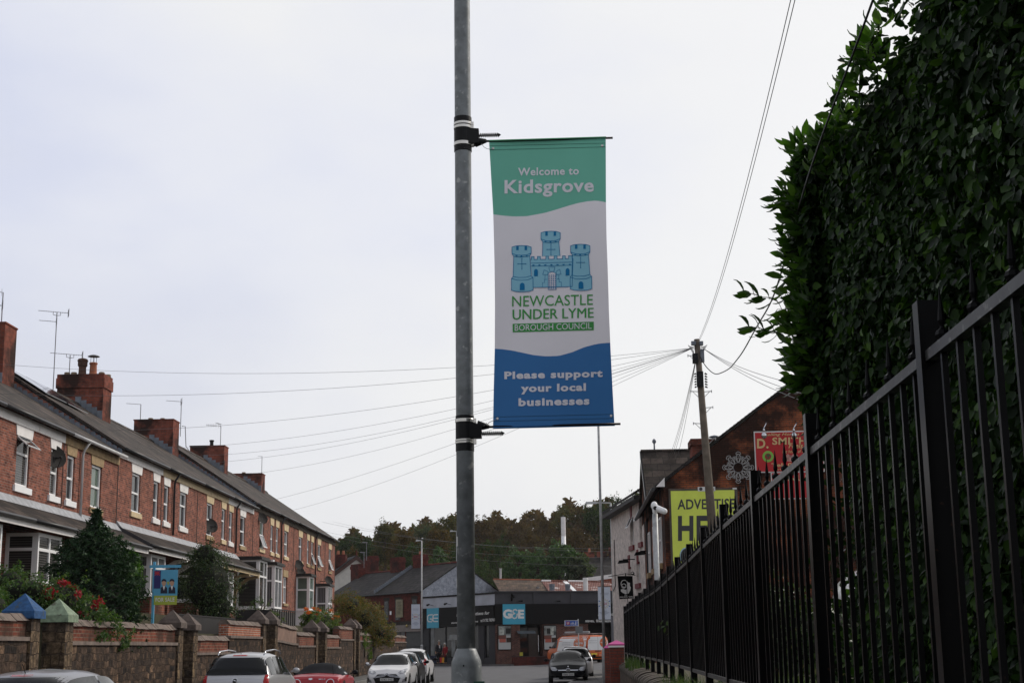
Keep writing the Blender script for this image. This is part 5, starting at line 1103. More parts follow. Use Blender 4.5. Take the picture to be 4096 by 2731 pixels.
class Car:
    def __init__(s, name, label, cat, style, L, W, H, x, y, rz, m_body, wheel=.31, group=None, z=None, nose_at=None):
        s.L, s.W, s.H = L, W, H; s.root = thing(name, label, cat, (x, y, (gz(x, y) if z is None else z)), rz, group); s.mb = m_body
        t = np.array(ST[style]); tt = np.unique(np.concatenate([np.linspace(0, 1, 70), np.linspace(0, .06, 14), np.linspace(.94, 1, 12)])); A = np.stack([np.interp(tt, t[:, 0], t[:, i]) for i in range(1, 8)], 1)
        for _ in range(6): B = A.copy(); B[1:-1] = (A[:-2] + 2 * A[1:-1] + A[2:]) / 4; A = B
        s.t, s.A = tt, A; h = W / 2
        cp = np.zeros((len(tt), 6, 2))
        cp[:, 0] = np.stack([A[:, 4] * h * .9, A[:, 0] * H], 1); cp[:, 1] = np.stack([A[:, 4] * h, (A[:, 0] + .03) * H], 1); cp[:, 2] = np.stack([np.maximum(A[:, 4], A[:, 5]) * h, (A[:, 0] * .45 + A[:, 1] * .55) * H], 1)
        cp[:, 3] = np.stack([A[:, 5] * h * .985, A[:, 1] * H], 1); cp[:, 4] = np.stack([A[:, 6] * h, A[:, 2] * H], 1); cp[:, 5] = np.stack([A[:, 6] * 0, A[:, 3] * H], 1)
        q = chaikin(chaikin(cp)); k = q.shape[1]; ring = []
        yy = tt * L - L / 2
        vs = []
        for i in range(len(tt)):
            row = [(q[i, j, 0], yy[i], q[i, j, 1]) for j in range(k)] + [(-q[i, j, 0], yy[i], q[i, j, 1]) for j in range(k - 2, -1, -1)]; vs += row
        n = 2 * k - 1
        fs = [(i * n + j, i * n + j + 1, (i + 1) * n + j + 1, (i + 1) * n + j) for i in range(len(tt) - 1) for j in range(n - 1)] + [((i + 1) * n, (i + 1) * n + n - 1, i * n + n - 1, i * n) for i in range(len(tt) - 1)]
        fs += [tuple(range(n - 1, -1, -1)), tuple(range((len(tt) - 1) * n, len(tt) * n))]
        m = MB(); m.v, m.f = vs, fs; s.body = part('body', m, m_body, s.root, smooth=True, local=True)
        s.bvh = BVHTree.FromPolygons([Vector(v) for v in vs], fs)
        for sx in (-1, 1):
            for fy in (-.30 * L - .02, .305 * L):
                p_ = s.hit('right' if sx > 0 else 'left', fy, wheel * 2.1); xo = p_.x + sx * .014 if p_ else sx * h; w_ = MB().tube([(xo - sx * .2, fy, wheel), (xo - sx * .02, fy, wheel), (xo, fy, wheel)], [wheel, wheel, wheel * .93], 24); wh = part('wheel', w_, m_tyre, s.root, smooth=False, local=True)
                rm = MB().cyl((xo - sx * .01, fy, wheel), (xo + sx * .006, fy, wheel), wheel * .66, n=20); part('rim', rm, m_rim, wh, local=True)
                ar = MB(); n_ = 14; pts = [(math.cos(math.pi * i / n_) * wheel * 1.17, wheel + math.sin(math.pi * i / n_) * wheel * 1.17) for i in range(n_ + 1)]
                vv = []
                for a, b in pts:
                    p = s.hit('right' if sx > 0 else 'left', fy + a, max(b, s.H * .2)); vv.append((p.x + sx * .004 if p else xo, fy + a, b))
                c = (xo * 1.0, fy, wheel); part('wheel_arch', MB().add([c] + vv, [(0, i + 1, i + 2) for i in range(n_)]), m_ink, s.root, local=True)
    def hit(s, view, a, b, lift=0):
        d, o = {'rear': ((0, 1, 0), (a, -9, b)), 'front': ((0, -1, 0), (a, 9, b)), 'left': ((1, 0, 0), (-9, a, b)), 'right': ((-1, 0, 0), (9, a, b)), 'top': ((0, 0, -1), (a, b, 9))}[view]
        p, nrm, _, _ = s.bvh.ray_cast(Vector(o), Vector(d))
        if p is None: return None
        return p - Vector(d) * lift
    def quad(s, name, m, view, c, nu=10, nv=6, lift=.006, parent=None, mirror=False):
        o = None
        for sg in ((1, -1) if mirror else (1,)):
            mb = MB(); vs = []
            for j in range(nv + 1):
                for i in range(nu + 1):
                    u, v = i / nu, j / nv
                    a = (c[0][0] * (1 - u) + c[1][0] * u) * (1 - v) + (c[3][0] * (1 - u) + c[2][0] * u) * v
                    b = (c[0][1] * (1 - u) + c[1][1] * u) * (1 - v) + (c[3][1] * (1 - u) + c[2][1] * u) * v
                    vs.append(s.hit(view, a * (sg if view in ('rear', 'front', 'top') else 1), b, lift))
            idx = {}; out = []
            for i, p in enumerate(vs):
                if p is not None: idx[i] = len(out); out.append(p)
            fs = []
            for j in range(nv):
                for i in range(nu):
                    f = (j * (nu + 1) + i, j * (nu + 1) + i + 1, (j + 1) * (nu + 1) + i + 1, (j + 1) * (nu + 1) + i)
                    if all(q in idx for q in f): fs.append(tuple(idx[q] for q in f))
            if fs: o = part(name, mb.add(out, fs), m, parent or s.root, smooth=True, local=True)
        return o
    def poly(s, name, m, view, pts, lift=.010, parent=None, mirror=False):
        o = None
        for sg in ((1, -1) if mirror else (1,)):
            if len(pts) < 12: pts = [(p[0] + (q[0] - p[0]) * k / 5, p[1] + (q[1] - p[1]) * k / 5) for p, q in zip(pts, pts[1:] + pts[:1]) for k in range(5)]
            cx, cy = sum(p[0] for p in pts) / len(pts), sum(p[1] for p in pts) / len(pts); vs = []
            for k in (0, .25, .5, .75, 1):
                for p in pts: vs.append(s.hit(view, (cx + (p[0] - cx) * k) * (sg if view in ('rear', 'front') else 1), cy + (p[1] - cy) * k, lift))
            n = len(pts)
            if any(v is None for v in vs): continue
            mb = MB().add(vs, [(a * n + i, a * n + (i + 1) % n, (a + 1) * n + (i + 1) % n, (a + 1) * n + i) for a in range(4) for i in range(n)]); o = part(name, mb, m, parent or s.root, local=True)
        return o
    def text(s, name, m, view, t, a0, a1, b0, b1, lift=.02, parent=None, flip=False, bold=.01):
        mb = MB(); letter(mb, lambda a, b: s.hit(view, a, b, lift) or Vector((a, 0, b)), t, a1 if flip else a0, a0 if flip else a1, b0, b1, bold); return part(name, mb, m, parent or s.root, local=True)
    def plate(s, view, t, z, m, w=.52, h=.111, x=0.0):
        o = s.quad('number_plate', m, view, [(x - w / 2, z), (x + w / 2, z), (x + w / 2, z + h), (x - w / 2, z + h)], 4, 2, .018)
        if t: s.text('plate_lettering', m_ink, view, t, x - w * .45, x + w * .45, z + .018, z + h - .018, .023, o, flip=(view == 'front'), bold=.012)
    def sideglass(s, y0, y1, frac=(.1, .88), cuts=()):
        """side windows between the belt line and the roof edge, from y0 to y1, cut by pillars"""
        ed = [y0] + [c for c in cuts] + [y1]
        for sg in (-1, 1):
            for a, b in zip(ed, ed[1:]):
                a2, b2 = a + (.035 if a != y0 else 0), b - (.035 if b != y1 else 0); vs = []; n = 8
                for j in (0, 1, 2, 3):
                    for i in range(n + 1):
                        y = a2 + (b2 - a2) * i / n; t = (y + s.L / 2) / s.L
                        A = [np.interp(t, s.t, s.A[:, q]) for q in range(7)]; f = frac[0] + (frac[1] - frac[0]) * j / 3
                        zb_, ze_ = A[1] * s.H, A[2] * s.H; xb_, xe_ = A[5] * s.W / 2 * .985, A[6] * s.W / 2
                        vs.append((sg * (xb_ + (xe_ - xb_) * f + .006), y, zb_ + (ze_ - zb_) * f))
                part('side_window', MB().add(vs, [(j * (n + 1) + i, j * (n + 1) + i + 1, (j + 1) * (n + 1) + i + 1, (j + 1) * (n + 1) + i) for j in range(3) for i in range(n)]), m_cglass, s.root, smooth=True, local=True)
    def mirrors(s, y, z, m):
        for sg in (-1, 1):
            x = sg * s.W / 2; part('mirror', MB().ball((x + sg * .10, y, z), (.10, .06, .075), 10, 6).cyl((x - sg * .05, y, z - .03), (x + sg * .06, y, z - .02), .025, n=6), m, s.root, smooth=True, local=True)
    def front(s, zb0, zt0, w0, w1, name='windscreen'): s.quad(name, m_cglass, 'front', [(-w0, zb0), (w0, zb0), (w1, zt0), (-w1, zt0)], 28, 18, .014)
    def rear(s, zb0, zt0, w0, w1): s.quad('rear_window', m_cglass, 'rear', [(-w0, zb0), (w0, zb0), (w1, zt0), (-w1, zt0)], 28, 18, .014)
p_silver = paint('silver_paint', (.44, .44, .45), .45, .3); p_grey = paint('dark_grey_paint', (.15, .15, .16), .4, .3); p_redp = paint('red_paint', (.36, .012, .022)); p_whitep = paint('white_car_paint', (.70, .70, .71)); p_blackp = mat('black_car_paint', (.006, .0065, .009), .3, 0, var=.06, ns=.8, spec=.08, coat=.02); p_orange = paint('orange_van_paint', (.55, .105, .012))
def ring(c, r, w_, n=20, m0=0): return [(c[0] + r * math.cos(2 * math.pi * i / n), c[1] + r * math.sin(2 * math.pi * i / n)) for i in range(n)]
# grey three-door at the bottom left corner
c = Car('parked_car', 'dark grey hatchback nearest the camera, only its roof and back window in view', 'car', 'hatch', 4.29, 1.75, 1.40, -7.1, 20.8, 0, p_grey, group='cars parked along the left kerb')
c.rear(.90, 1.30, .66, .56); c.sideglass(-1.45, .95, cuts=(-.3,)); c.front(.95, 1.28, .70, .56); c.mirrors(.8, .95, p_grey); c.poly('tail_lamp', m_red, 'rear', [(.58, .72), (.80, .72), (.80, .95), (.62, .90)], mirror=True); c.plate('rear', '', .62, m_platey)
c.quad('brake_lamp', m_red, 'rear', [(-.14, 1.315), (.14, 1.315), (.14, 1.335), (-.14, 1.335)], 4, 1); part('roof_aerial', MB().cyl((0, -1.25, 1.35), (0, -1.37, 1.47), .006, n=5), m_blackp, c.root, local=True)
# silver people carrier
c = Car('parked_car', 'silver people carrier seen from behind with roof rails and a dark back window', 'car', 'mpv', 4.47, 1.80, 1.58, -8.42, 40.35, 0, p_silver, group='cars parked along the left kerb')
c.rear(1.005, 1.435, .80, .66); c.sideglass(-1.75, .95, cuts=(-1.05, -.1)); c.front(1.0, 1.40, .72, .6); c.mirrors(1.0, 1.06, p_silver)
c.poly('tail_lamp', m_red, 'rear', [(.70, .58), (.845, .60), (.865, .86), (.84, 1.0), (.745, 1.0)], mirror=True); c.quad('brake_lamp', m_red, 'rear', [(-.19, 1.475), (.19, 1.475), (.19, 1.505), (-.19, 1.505)], 6, 1)
c.quad('tailgate_handle', m_chrome, 'rear', [(-.38, .70), (.38, .70), (.38, .745), (-.38, .745)], 6, 1, .012); c.plate('rear', '', .52, m_platey)
b_ = c.poly('badge', m_chrome, 'rear', ring((0, .86), .072, 0), .016); c.poly('badge_face', m_ink, 'rear', ring((0, .86), .056, 0), .019, b_); c.quad('badge_bolt', m_chrome, 'rear', [(-.05, .875), (.02, .85), (.05, .85), (-.01, .882)], 3, 1, .023, b_)
for sg in (-1, 1): part('roof_rail', MB().tube([(sg * .60, -1.55, 1.50), (sg * .61, -1.35, 1.59), (sg * .62, -.3, 1.625), (sg * .61, .55, 1.59), (sg * .60, .75, 1.52)], .02, 7), m_chrome, c.root, smooth=True, local=True)
part('roof_aerial', MB().cyl((0, -1.5, 1.5), (.0, -1.62, 1.66), .006, n=5), m_blackp, c.root, local=True)
c.quad('rear_wiper', m_blackp, 'rear', [(-.42, 1.02), (.05, 1.0), (.05, 1.03), (-.42, 1.04)], 4, 1, .014)
# red roadster with a black hood
c = Car('parked_car', 'red two seat roadster with its black hood raised', 'car', 'roadster', 4.0, 1.72, 1.20, -7.75, 48.2, 0, p_redp, group='cars parked along the left kerb')
mb = MB(); vs = []; n = 18; yy_ = np.linspace(-1.22, .36, 16)
for y in yy_:
    for i in range(n + 1):
        x = -.80 + 1.60 * i / n; p = c.hit('top', x, y, .012); e_ = .79 if True else 0
        xx = np.interp((y + 2) / 4, c.t, c.A[:, 5]) * .86 * .93; x2 = max(-xx, min(xx, x)); p = c.hit('top', x2, y, .012); vs.append(p or Vector((x2, y, .8)))
mb.add(vs, [(j * (n + 1) + i, j * (n + 1) + i + 1, (j + 1) * (n + 1) + i + 1, (j + 1) * (n + 1) + i) for j in range(15) for i in range(n) if max(vs[j * (n + 1) + i].z, vs[(j + 1) * (n + 1) + i].z) > .80])
hd_ = part('fabric_hood', mb, mat('black_fabric', (.012, .013, .016), .8, var=.15, spec=.08), c.root, smooth=True, local=True)
c.quad('rear_window', m_cglass, 'rear', [(-.52, .90), (.52, .90), (.44, 1.06), (-.44, 1.06)], 10, 5, .022); c.sideglass(-.55, .45, (.14, .86)); c.front(.86, 1.1, .66, .5)
c.quad('brake_lamp', m_red, 'rear', [(-.22, .805), (.22, .805), (.22, .83), (-.22, .83)], 4, 1, .008); c.poly('tail_lamp', m_red, 'rear', ring((.52, .60), .11, 0), .012, mirror=True); c.poly('lamp_ring', m_chrome, 'rear', ring((.52, .60), .13, 0), .008, mirror=True)
c.plate('rear', '', .44, m_platey); c.mirrors(.35, .88, p_blackp); c.poly('badge', m_chrome, 'rear', [(-.17, .72), (-.10, .69), (-.03, .72), (-.06, .755), (-.14, .755)], .012); c.text('model_lettering', m_chrome, 'rear', 'MX-5', .16, .36, .70, .735, .012); part('roof_aerial', MB().cyl((.52, -1.35, .8), (.50, -1.40, 1.12), .006, n=5), m_blackp, c.root, local=True)
# white hatchback facing us
c = Car('parked_car', 'white hatchback facing the camera with plate SD62 SHZ', 'car', 'hatch', 3.95, 1.715, 1.46, -6.92, 60.4, math.pi, p_whitep, group='cars parked along the left kerb')
c.front(.985, 1.385, .735, .575); c.sideglass(-1.3, .62, cuts=(-.45,)); c.mirrors(.55, 1.02, m_chrome); c.rear(1.0, 1.36, .66, .56)
c.quad('grille', m_blackp, 'front', [(-.40, .22), (.40, .22), (.54, .52), (-.54, .52)], 12, 6, .008); c.quad('upper_grille', m_blackp, 'front', [(-.50, .52), (.50, .52), (.36, .64), (-.36, .64)], 12, 4, .008)
for zc, w_ in ((.60, .47), (.555, .55)):
    bg_ = MB()
    for sg in (-1, 1):
        q = [c.hit('front', sg * w_, zc - .055, .022), c.hit('front', sg * .12, zc, .022), c.hit('front', 0, zc + .075, .022)]
        if all(q): bg_.tube(q, .012, 6)
    part('chevron_trim', bg_, m_chrome, c.root, local=True)
c.poly('headlamp', m_lamp, 'front', [(.42, .70), (.52, .78), (.74, .86), (.78, .78), (.70, .68), (.52, .64)], mirror=True); c.poly('headlamp_bulb', m_chrome, 'front', ring((.60, .74), .055, 0), .018, mirror=True); c.poly('fog_recess', m_ink, 'front', [(.58, .34), (.76, .36), (.78, .50), (.74, .54), (.70, .46)], mirror=True); c.poly('fog_lamp', m_lamp, 'front', ring((.66, .40), .05, 0), .016, mirror=True)
c.plate('front', 'SD62 SHZ', .385, m_plate)
# dark hatchback and white crossover beyond
c = Car('parked_car', 'small black hatchback squeezed between the two white cars', 'car', 'hatch', 3.8, 1.68, 1.48, -7.0, 65.6, 0, p_blackp, wheel=.29, group='cars parked along the left kerb')
c.rear(.98, 1.36, .66, .56); c.sideglass(-1.4, .7, cuts=(-.5,)); c.poly('tail_lamp', m_red, 'rear', [(.60, .78), (.80, .78), (.79, 1.0), (.68, 1.02)], mirror=True); c.mirrors(.6, 1.02, p_blackp); c.quad('roof_skin', p_silver, 'top', [(-.5, -1.3), (.5, -1.3), (.52, .2), (-.52, .2)], 8, 8, .006); c.plate('rear', '', .6, m_platey)
c = Car('parked_car', 'tall white crossover with roof bars seen from behind', 'car', 'suv', 4.13, 1.765, 1.60, -7.15, 71.1, 0, p_whitep, wheel=.34, group='cars parked along the left kerb')
c.rear(1.08, 1.46, .72, .58); c.sideglass(-1.5, .8, cuts=(-.4,)); c.poly('tail_lamp', m_red, 'rear', [(.56, .80), (.80, .82), (.81, 1.08), (.70, 1.14), (.66, .98)], mirror=True); c.mirrors(.7, 1.08, p_blackp); c.quad('rear_bumper', m_blackp, 'rear', [(-.80, .40), (.80, .40), (.80, .62), (-.80, .62)], 10, 3, .01); c.plate('rear', '', .68, m_platey)
for y in (-.9, .1): part('roof_bar', MB().cyl((-.62, y, 1.66), (.62, y, 1.66), .018, n=6).cyl((-.56, y, 1.52), (-.56, y, 1.66), .015, n=5).cyl((.56, y, 1.52), (.56, y, 1.66), .015, n=5), m_blackp, c.root, local=True)
# black hatchback facing us by the right kerb
c = Car('parked_car', 'black hatchback facing the camera at the right kerb with plate YB66 GXX', 'car', 'hatch', 4.3, 1.78, 1.43, .19, 68.5, math.pi, p_blackp, group='cars at the right kerb')
c.front(.965, 1.355, .72, .565); c.sideglass(-1.4, .7, cuts=(-.5,)); c.mirrors(.62, 1.0, p_blackp)
c.poly('headlamp', m_lamp, 'front', [(.47, .60), (.55, .70), (.78, .74), (.80, .66), (.70, .55), (.54, .54)], mirror=True); c.quad('grille', m_blackp, 'front', [(-.38, .46), (.38, .46), (.48, .66), (-.48, .66)], 10, 4, .008); c.quad('grille_bar', m_chrome, 'front', [(-.44, .555), (.44, .555), (.45, .59), (-.45, .59)], 10, 1, .016)
b_ = c.poly('star_badge', m_chrome, 'front', ring((0, .572), .092, 0), .024); c.poly('badge_face', m_ink, 'front', ring((0, .572), .078, 0), .028, b_)
for a in (90, 210, 330):
    ux, uz = math.cos(R(a)), math.sin(R(a)); c.quad('badge_ray', m_chrome, 'front', [(-uz * .012, .572 + ux * .012), (ux * .08 - uz * .002, .572 + uz * .08 + ux * .002), (ux * .08 + uz * .002, .572 + uz * .08 - ux * .002), (uz * .012, .572 - ux * .012)], 2, 1, .033, b_)
c.plate('front', 'YB66 GXX', .33, m_plate); c.quad('lower_intake', m_ink, 'front', [(-.45, .20), (.45, .20), (.40, .31), (-.40, .31)], 8, 2, .008); c.poly('side_intake', m_ink, 'front', [(.52, .26), (.76, .30), (.78, .44), (.56, .36)], mirror=True); c.poly('hood_badge', m_chrome, 'front', ring((0, .735), .025, 0), .012)
c = Car('parked_car', 'silver hatchback behind the black hatchback at the right kerb', 'car', 'hatch', 3.9, 1.70, 1.58, .60, 75.2, 0, p_silver, group='cars at the right kerb')
c.rear(1.05, 1.46, .68, .58); c.sideglass(-1.4, .7, cuts=(-.5,)); c.mirrors(.7, 1.08, p_blackp); c.poly('tail_lamp', m_red, 'rear', [(.62, .78), (.81, .78), (.80, 1.04), (.70, 1.06)], mirror=True); c.plate('rear', '', .62, m_platey)
part('rear_spoiler', MB().box(-.55, .55, -1.62, -1.40, 1.50, 1.535), p_blackp, c.root, local=True); part('roof_aerial', MB().cyl((0, -1.2, 1.54), (0, -1.3, 1.75), .006, n=5), m_blackp, c.root, local=True)
# the orange and white van
vz = gz(2, 103)
c = Car('delivery_van', 'orange and white panel van with a roof rack and round orange emblems', 'van', 'van', 4.97, 1.99, 1.93, .95, 104.95, R(35), p_orange, wheel=.33)
p_vw = paint('white_van_panel', (.72, .72, .72))
for vw in ('left', 'right'):
    c.quad('white_side', p_vw, vw, [(-2.38, .88), (1.02, .88), (.80, 1.80), (-2.38, 1.80)], 14, 8, .006); sg = 1
    cr_ = c.poly('orange_emblem', p_orange, vw, [(-1.55 + .62 * math.cos(t), 1.32 + .50 * math.sin(t)) for t in [2 * math.pi * i / 24 for i in range(24)]], .012)
    c.text('emblem_lettering', p_vw, vw, 'aspire', -2.02, -1.08, 1.25, 1.47, .02, cr_, flip=(vw == 'left'), bold=.015)
    c.text('emblem_small_lettering', p_vw, vw, 'housing', -1.66, -1.24, 1.10, 1.17, .02, cr_, flip=(vw == 'left'))
    tx = c.text('slogan_lettering', mat('slogan_grey', (.2, .2, .22), .5, var=0), vw, 'committed to your', -.55, .45, 1.38, 1.46, .016, flip=(vw == 'left')); c.text('slogan_lettering', mat('slogan_grey', (.2, .2, .22)), vw, 'home and community', -.55, .42, 1.24, 1.32, .016, flip=(vw == 'left'))
    c.quad('cab_window', m_cglass, vw, [(1.12, 1.06), (1.95, 1.06), (1.62, 1.58), (1.05, 1.62)], 8, 5, .010)
c.quad('white_rear_door', p_vw, 'rear', [(-.88, .90), (.88, .90), (.80, 1.80), (-.80, 1.80)], 10, 6, .006); c.quad('door_gap', m_ink, 'rear', [(-.008, .45), (.008, .45), (.008, 1.80), (-.008, 1.80)], 1, 8, .011)
e_ = c.poly('orange_emblem', p_orange, 'rear', ring((.45, 1.40), .30, 0, 24), .012); c.text('emblem_lettering', p_vw, 'rear', 'aspire', .22, .68, 1.34, 1.46, .018, e_, bold=.015)
c.text('rear_lettering', mat('slogan_grey', (.2, .2, .22)), 'rear', 'Manage your home', -.78, -.06, 1.50, 1.56, .016); c.text('rear_lettering', mat('slogan_grey', (.2, .2, .22)), 'rear', 'online or by phone', -.74, -.10, 1.36, 1.42, .016)
c.poly('tail_lamp', m_red, 'rear', [(.86, .70), (.955, .70), (.945, 1.16), (.87, 1.16)], mirror=True); c.plate('rear', '', .58, m_platey, x=-.35); c.quad('rear_bumper', m_blackp, 'rear', [(-.9, .30), (.9, .30), (.92, .46), (-.92, .46)], 8, 2, .012); c.quad('door_handle', m_ink, 'rear', [(-.25, .80), (.25, .80), (.25, .87), (-.25, .87)], 4, 1, .014)
c.text('rear_phone_lettering', p_vw, 'rear', '01782 635200', .10, .80, .52, .60, .014); c.quad('windscreen', m_cglass, 'front', [(-.80, 1.10), (.80, 1.10), (.70, 1.62), (-.70, 1.62)], 10, 6); c.mirrors(1.72, 1.12, m_blackp)
rk = MB()
for y in (-2.1, -.9, .3): rk.cyl((-.8, y, 2.0), (.8, y, 2.0), .022, n=6).cyl((-.78, y, 1.86), (-.78, y, 2.0), .018, n=5).cyl((.78, y, 1.86), (.78, y, 2.0), .018, n=5)
for x in (-.8, -.35, .35, .8): rk.cyl((x, -2.3, 2.02), (x, .5, 2.02), .02, n=6)
part('roof_rack', rk, m_alu, c.root, local=True); part('pipe_tube', MB().cyl((-.55, -2.25, 2.11), (-.55, .6, 2.11), .075, n=10), mat('grey_plastic_tube', (.35, .36, .37), .5), c.root, smooth=True, local=True)
c = Car('parked_van', 'white and blue van glimpsed between the railing bars below the red sign', 'van', 'van', 4.6, 1.9, 1.9, 6.2, 28.3, 0, p_vw, z=1.1)
c.quad('blue_stripe', paint('blue_van_paint', (.10, .30, .50)), 'rear', [(-.9, .8), (.9, .8), (.9, 1.25), (-.9, 1.25)], 6, 3, .006); c.rear(1.3, 1.7, .7, .62); c.plate('rear', '', .5, m_platey)
# ------------------------------------------------------------------ the corner shop
m_dkgrey = mat('dark_grey_render', (.030, .030, .035), .7, var=.12); m_fascia = mat('black_fascia', (.005, .0045, .005), .6, var=.1, spec=.1)
m_para = mat('grey_parapet', (.05, .05, .057), .7, var=.15, ns=1.2)
m_bluegrey = mat('peeling_blue_grey_paint', (.40, .42, .47), .8, var=.12, ns=1.5, dirt=((.55, .52, .50), 2.6, .64))
m_gablep = brick('painted_gable_brick', (.40, .425, .48), (.33, .355, .41), (.27, .29, .335), soot=(.26, .13, .11), sootlo=.66, ms=.012)
m_cyan = mat('cyan_sign', (.05, .33, .47), .45, var=.05); m_signw = mat('sign_white', (.86, .86, .84), .5, var=.03)
m_shopglass = mat('shop_glass', (.012, .012, .013), .03, var=0, spec=.35)
SC = (-5.02, 110.0)
FR = Frame(SC, (9.05, 2.6)); FL = Frame((-11.1, 118.0), (6.08, -8.0))
GS = .27
shop = thing('corner_shop', 'black fronted fireplace and bathroom shop on the corner with cyan signs', 'shop', (SC[0], SC[1], GS))
LL = math.hypot(6.08, 8.0); RL = 10.6
zt1, zf1, zf0 = FR.px(1990, 2364)[1], FR.px(1990, 2414.5)[1], FR.px(1990, 2496)[1]
zt2 = zt1 - .12
# walls: left face as glass bays between pilasters, right face brick with openings
def mfb(fr, *a): return fr.box(MB(), *a)
part('parapet', mfb(FR, .0, RL, -.3, .0, zf1 + .004, zt1), m_para, shop); q = MB(); [FR.box(q, a, a + .32, .002, .10, zf1 + .02, zt1 - .06) for a in (2.95, 5.85, 8.75)]; FR.box(q, -.02, RL, .004, .16, zt1 - .07, zt1 + .02); part('parapet_piers', q, m_para, shop)
sp1, sf1, sf0 = FL.px(1840, 2376)[1], FL.px(1840, 2425)[1], FL.px(1840, 2504.5)[1]
part('side_parapet', mfb(FL, 0, LL, -.3, .0, sf1 + .004, sp1 - .12), m_bluegrey, shop); part('side_coping', mfb(FL, 0, LL, -.3, .06, sp1 - .118, sp1), m_fascia, shop)
part('front_fascia', mfb(FR, -.02, RL, -.2, .12, zf0, zf1), m_fascia, shop); part('side_fascia', mfb(FL, 0, LL + .02, -.2, .12, sf0, sf1), m_fascia, shop)
part('flat_roof', MB().poly([FR.p(0, -.1, zt1 - .3), FR.p(RL, -.1, zt1 - .3), FR.p(RL, -9, zt1 - .3), FL.p(0, -6, zt1 - .3), FL.p(0, -.1, zt1 - .3)]), m_dkgrey, shop)
part('rear_wall', MB().poly([FR.p(RL, 0, 0), FR.p(RL, -9, 0), FR.p(RL, -9, zt1), FR.p(RL, 0, zt1)]), m_brown, shop)
# left face
q = MB(); g = MB(); mu = MB()
for a, b in ((0, .9), (7.9, 8.62), (LL - .75, LL)): FL.box(q, a, b, -.25, .04, GS - .3, zf0)
FL.box(q, .9, LL - .75, -.25, .02, GS - .3, GS + .55); FL.box(q, LL - .02, LL + .0, -.25, .0, GS - .3, zf0)
part('shopfront_piers', q, m_dkgrey, shop)
for a, b in ((.9, 3.2), (3.2, 5.6), (5.6, 7.9), (8.62, LL - .75)):
    FL.quad(g, a, b, GS + .55, zf0, -.10); FL.box(mu, a - .03, a + .03, -.14, -.04, GS + .55, zf0); FL.box(mu, a + .03, b - .03, -.14, -.04, GS + .55, GS + .62)
part('shop_window', g, m_shopglass, shop); part('window_mullions', mu, m_dkgrey, shop)
# pale panels on the face of the glass, their tone standing for lit things inside
q = MB(); FL.box(q, 1.0, 1.55, -.098, -.085, GS + .6, zf0 - .05); FL.box(q, 4.0, 4.5, -.098, -.085, GS + .7, GS + 1.9); FL.box(q, 3.6, 4.9, -.098, -.085, GS + 1.95, GS + 2.35); part('window_display', q, mat('display_board', (.20, .21, .21), .5, var=.35, ns=2), shop)
# right face
bo = [(1.64 + .12, 4.05, GS, zf0 - .02)]
q = MB(); FR.holed(q, .02, 7.2, GS - .4, zf0, [(1.9, 3.65, GS + .5, zf0)], 0, .9); part('brick_front', q, m_brown, shop)
q = MB(); FR.box(q, 7.2, RL, -2.0, -1.9, GS - .3, zf0); FR.box(q, 7.18, 7.2, -2.0, .0, GS - .3, zf0); part('entrance_recess', q, mat('black_recess', (.008, .008, .008), .9, var=0), shop)
q = MB(); FR.box(q, 1.9, 3.65, -.95, -.9, GS + .5, zf0); part('door_recess', q, m_fascia, shop)
dr = part('shop_door', mfb(FR, 2.75, 3.5, -.86, -.8, GS + .55, GS + 2.75), mat('brown_tinted_door', (.05, .042, .036), .2, var=.1), shop); part('door_window', mfb(FR, 2.02, 2.65, -.86, -.8, GS + .95, GS + 2.75), m_shopglass, shop)
(a, z1), (b, z0) = FR.px(2152, 2538), FR.px(2153, 2605); part('door_pull', MB().cyl(FR.p(a, .05, z0), FR.p(a, .05, z1), .03, n=8), m_chrome, shop)
aw = MB(); (u0, za), (u1, zb_) = FR.px(2062, 2528), FR.px(2138, 2535)
for k in range(5):
    t0, t1 = k / 5, (k + 1) / 5; h0, h1 = .28 * math.cos(t0 * 1.4), .28 * math.cos(t1 * 1.4); aw.poly([FR.p(u0 + .05 * t0, t0 * .6, zb_ + h0), FR.p(u1 - .05 * t0, t0 * .6, zb_ + h0), FR.p(u1 - .05 * t1, t1 * .6, zb_ + h1), FR.p(u0 + .05 * t1, t1 * .6, zb_ + h1)])
part('door_canopy', aw, mat('tinted_canopy', (.09, .10, .11), .15, var=.1), shop)
fq(FR, (q := MB()), (2078, 2607), (2091, 2621), .02); part('yellow_notice', q, mat('yellow_notice', (.45, .40, .05), .5, var=.1), shop)
fq(FR, (q := MB()), (1987, 2603), (2031, 2662), .06); part('brick_pier', q, m_brown, shop)
# signs on the fascias
def sign(nm, fr, a, b, m, parent, n=.125): return part(nm, fq(fr, MB(), a, b, n), m, parent)
s1 = sign('cyan_sign_panel', FR, (2008.6, 2415), (2099.5, 2495), m_cyan, shop, .13)
q = ftext(FR, MB(), 'G', 2012, 2048, 2435, 2472.5, .147, 0, .05); ftext(FR, q, 'E', 2072, 2096, 2436.5, 2472, .147, 0, .05); part('sign_lettering', q, m_signw, s1)
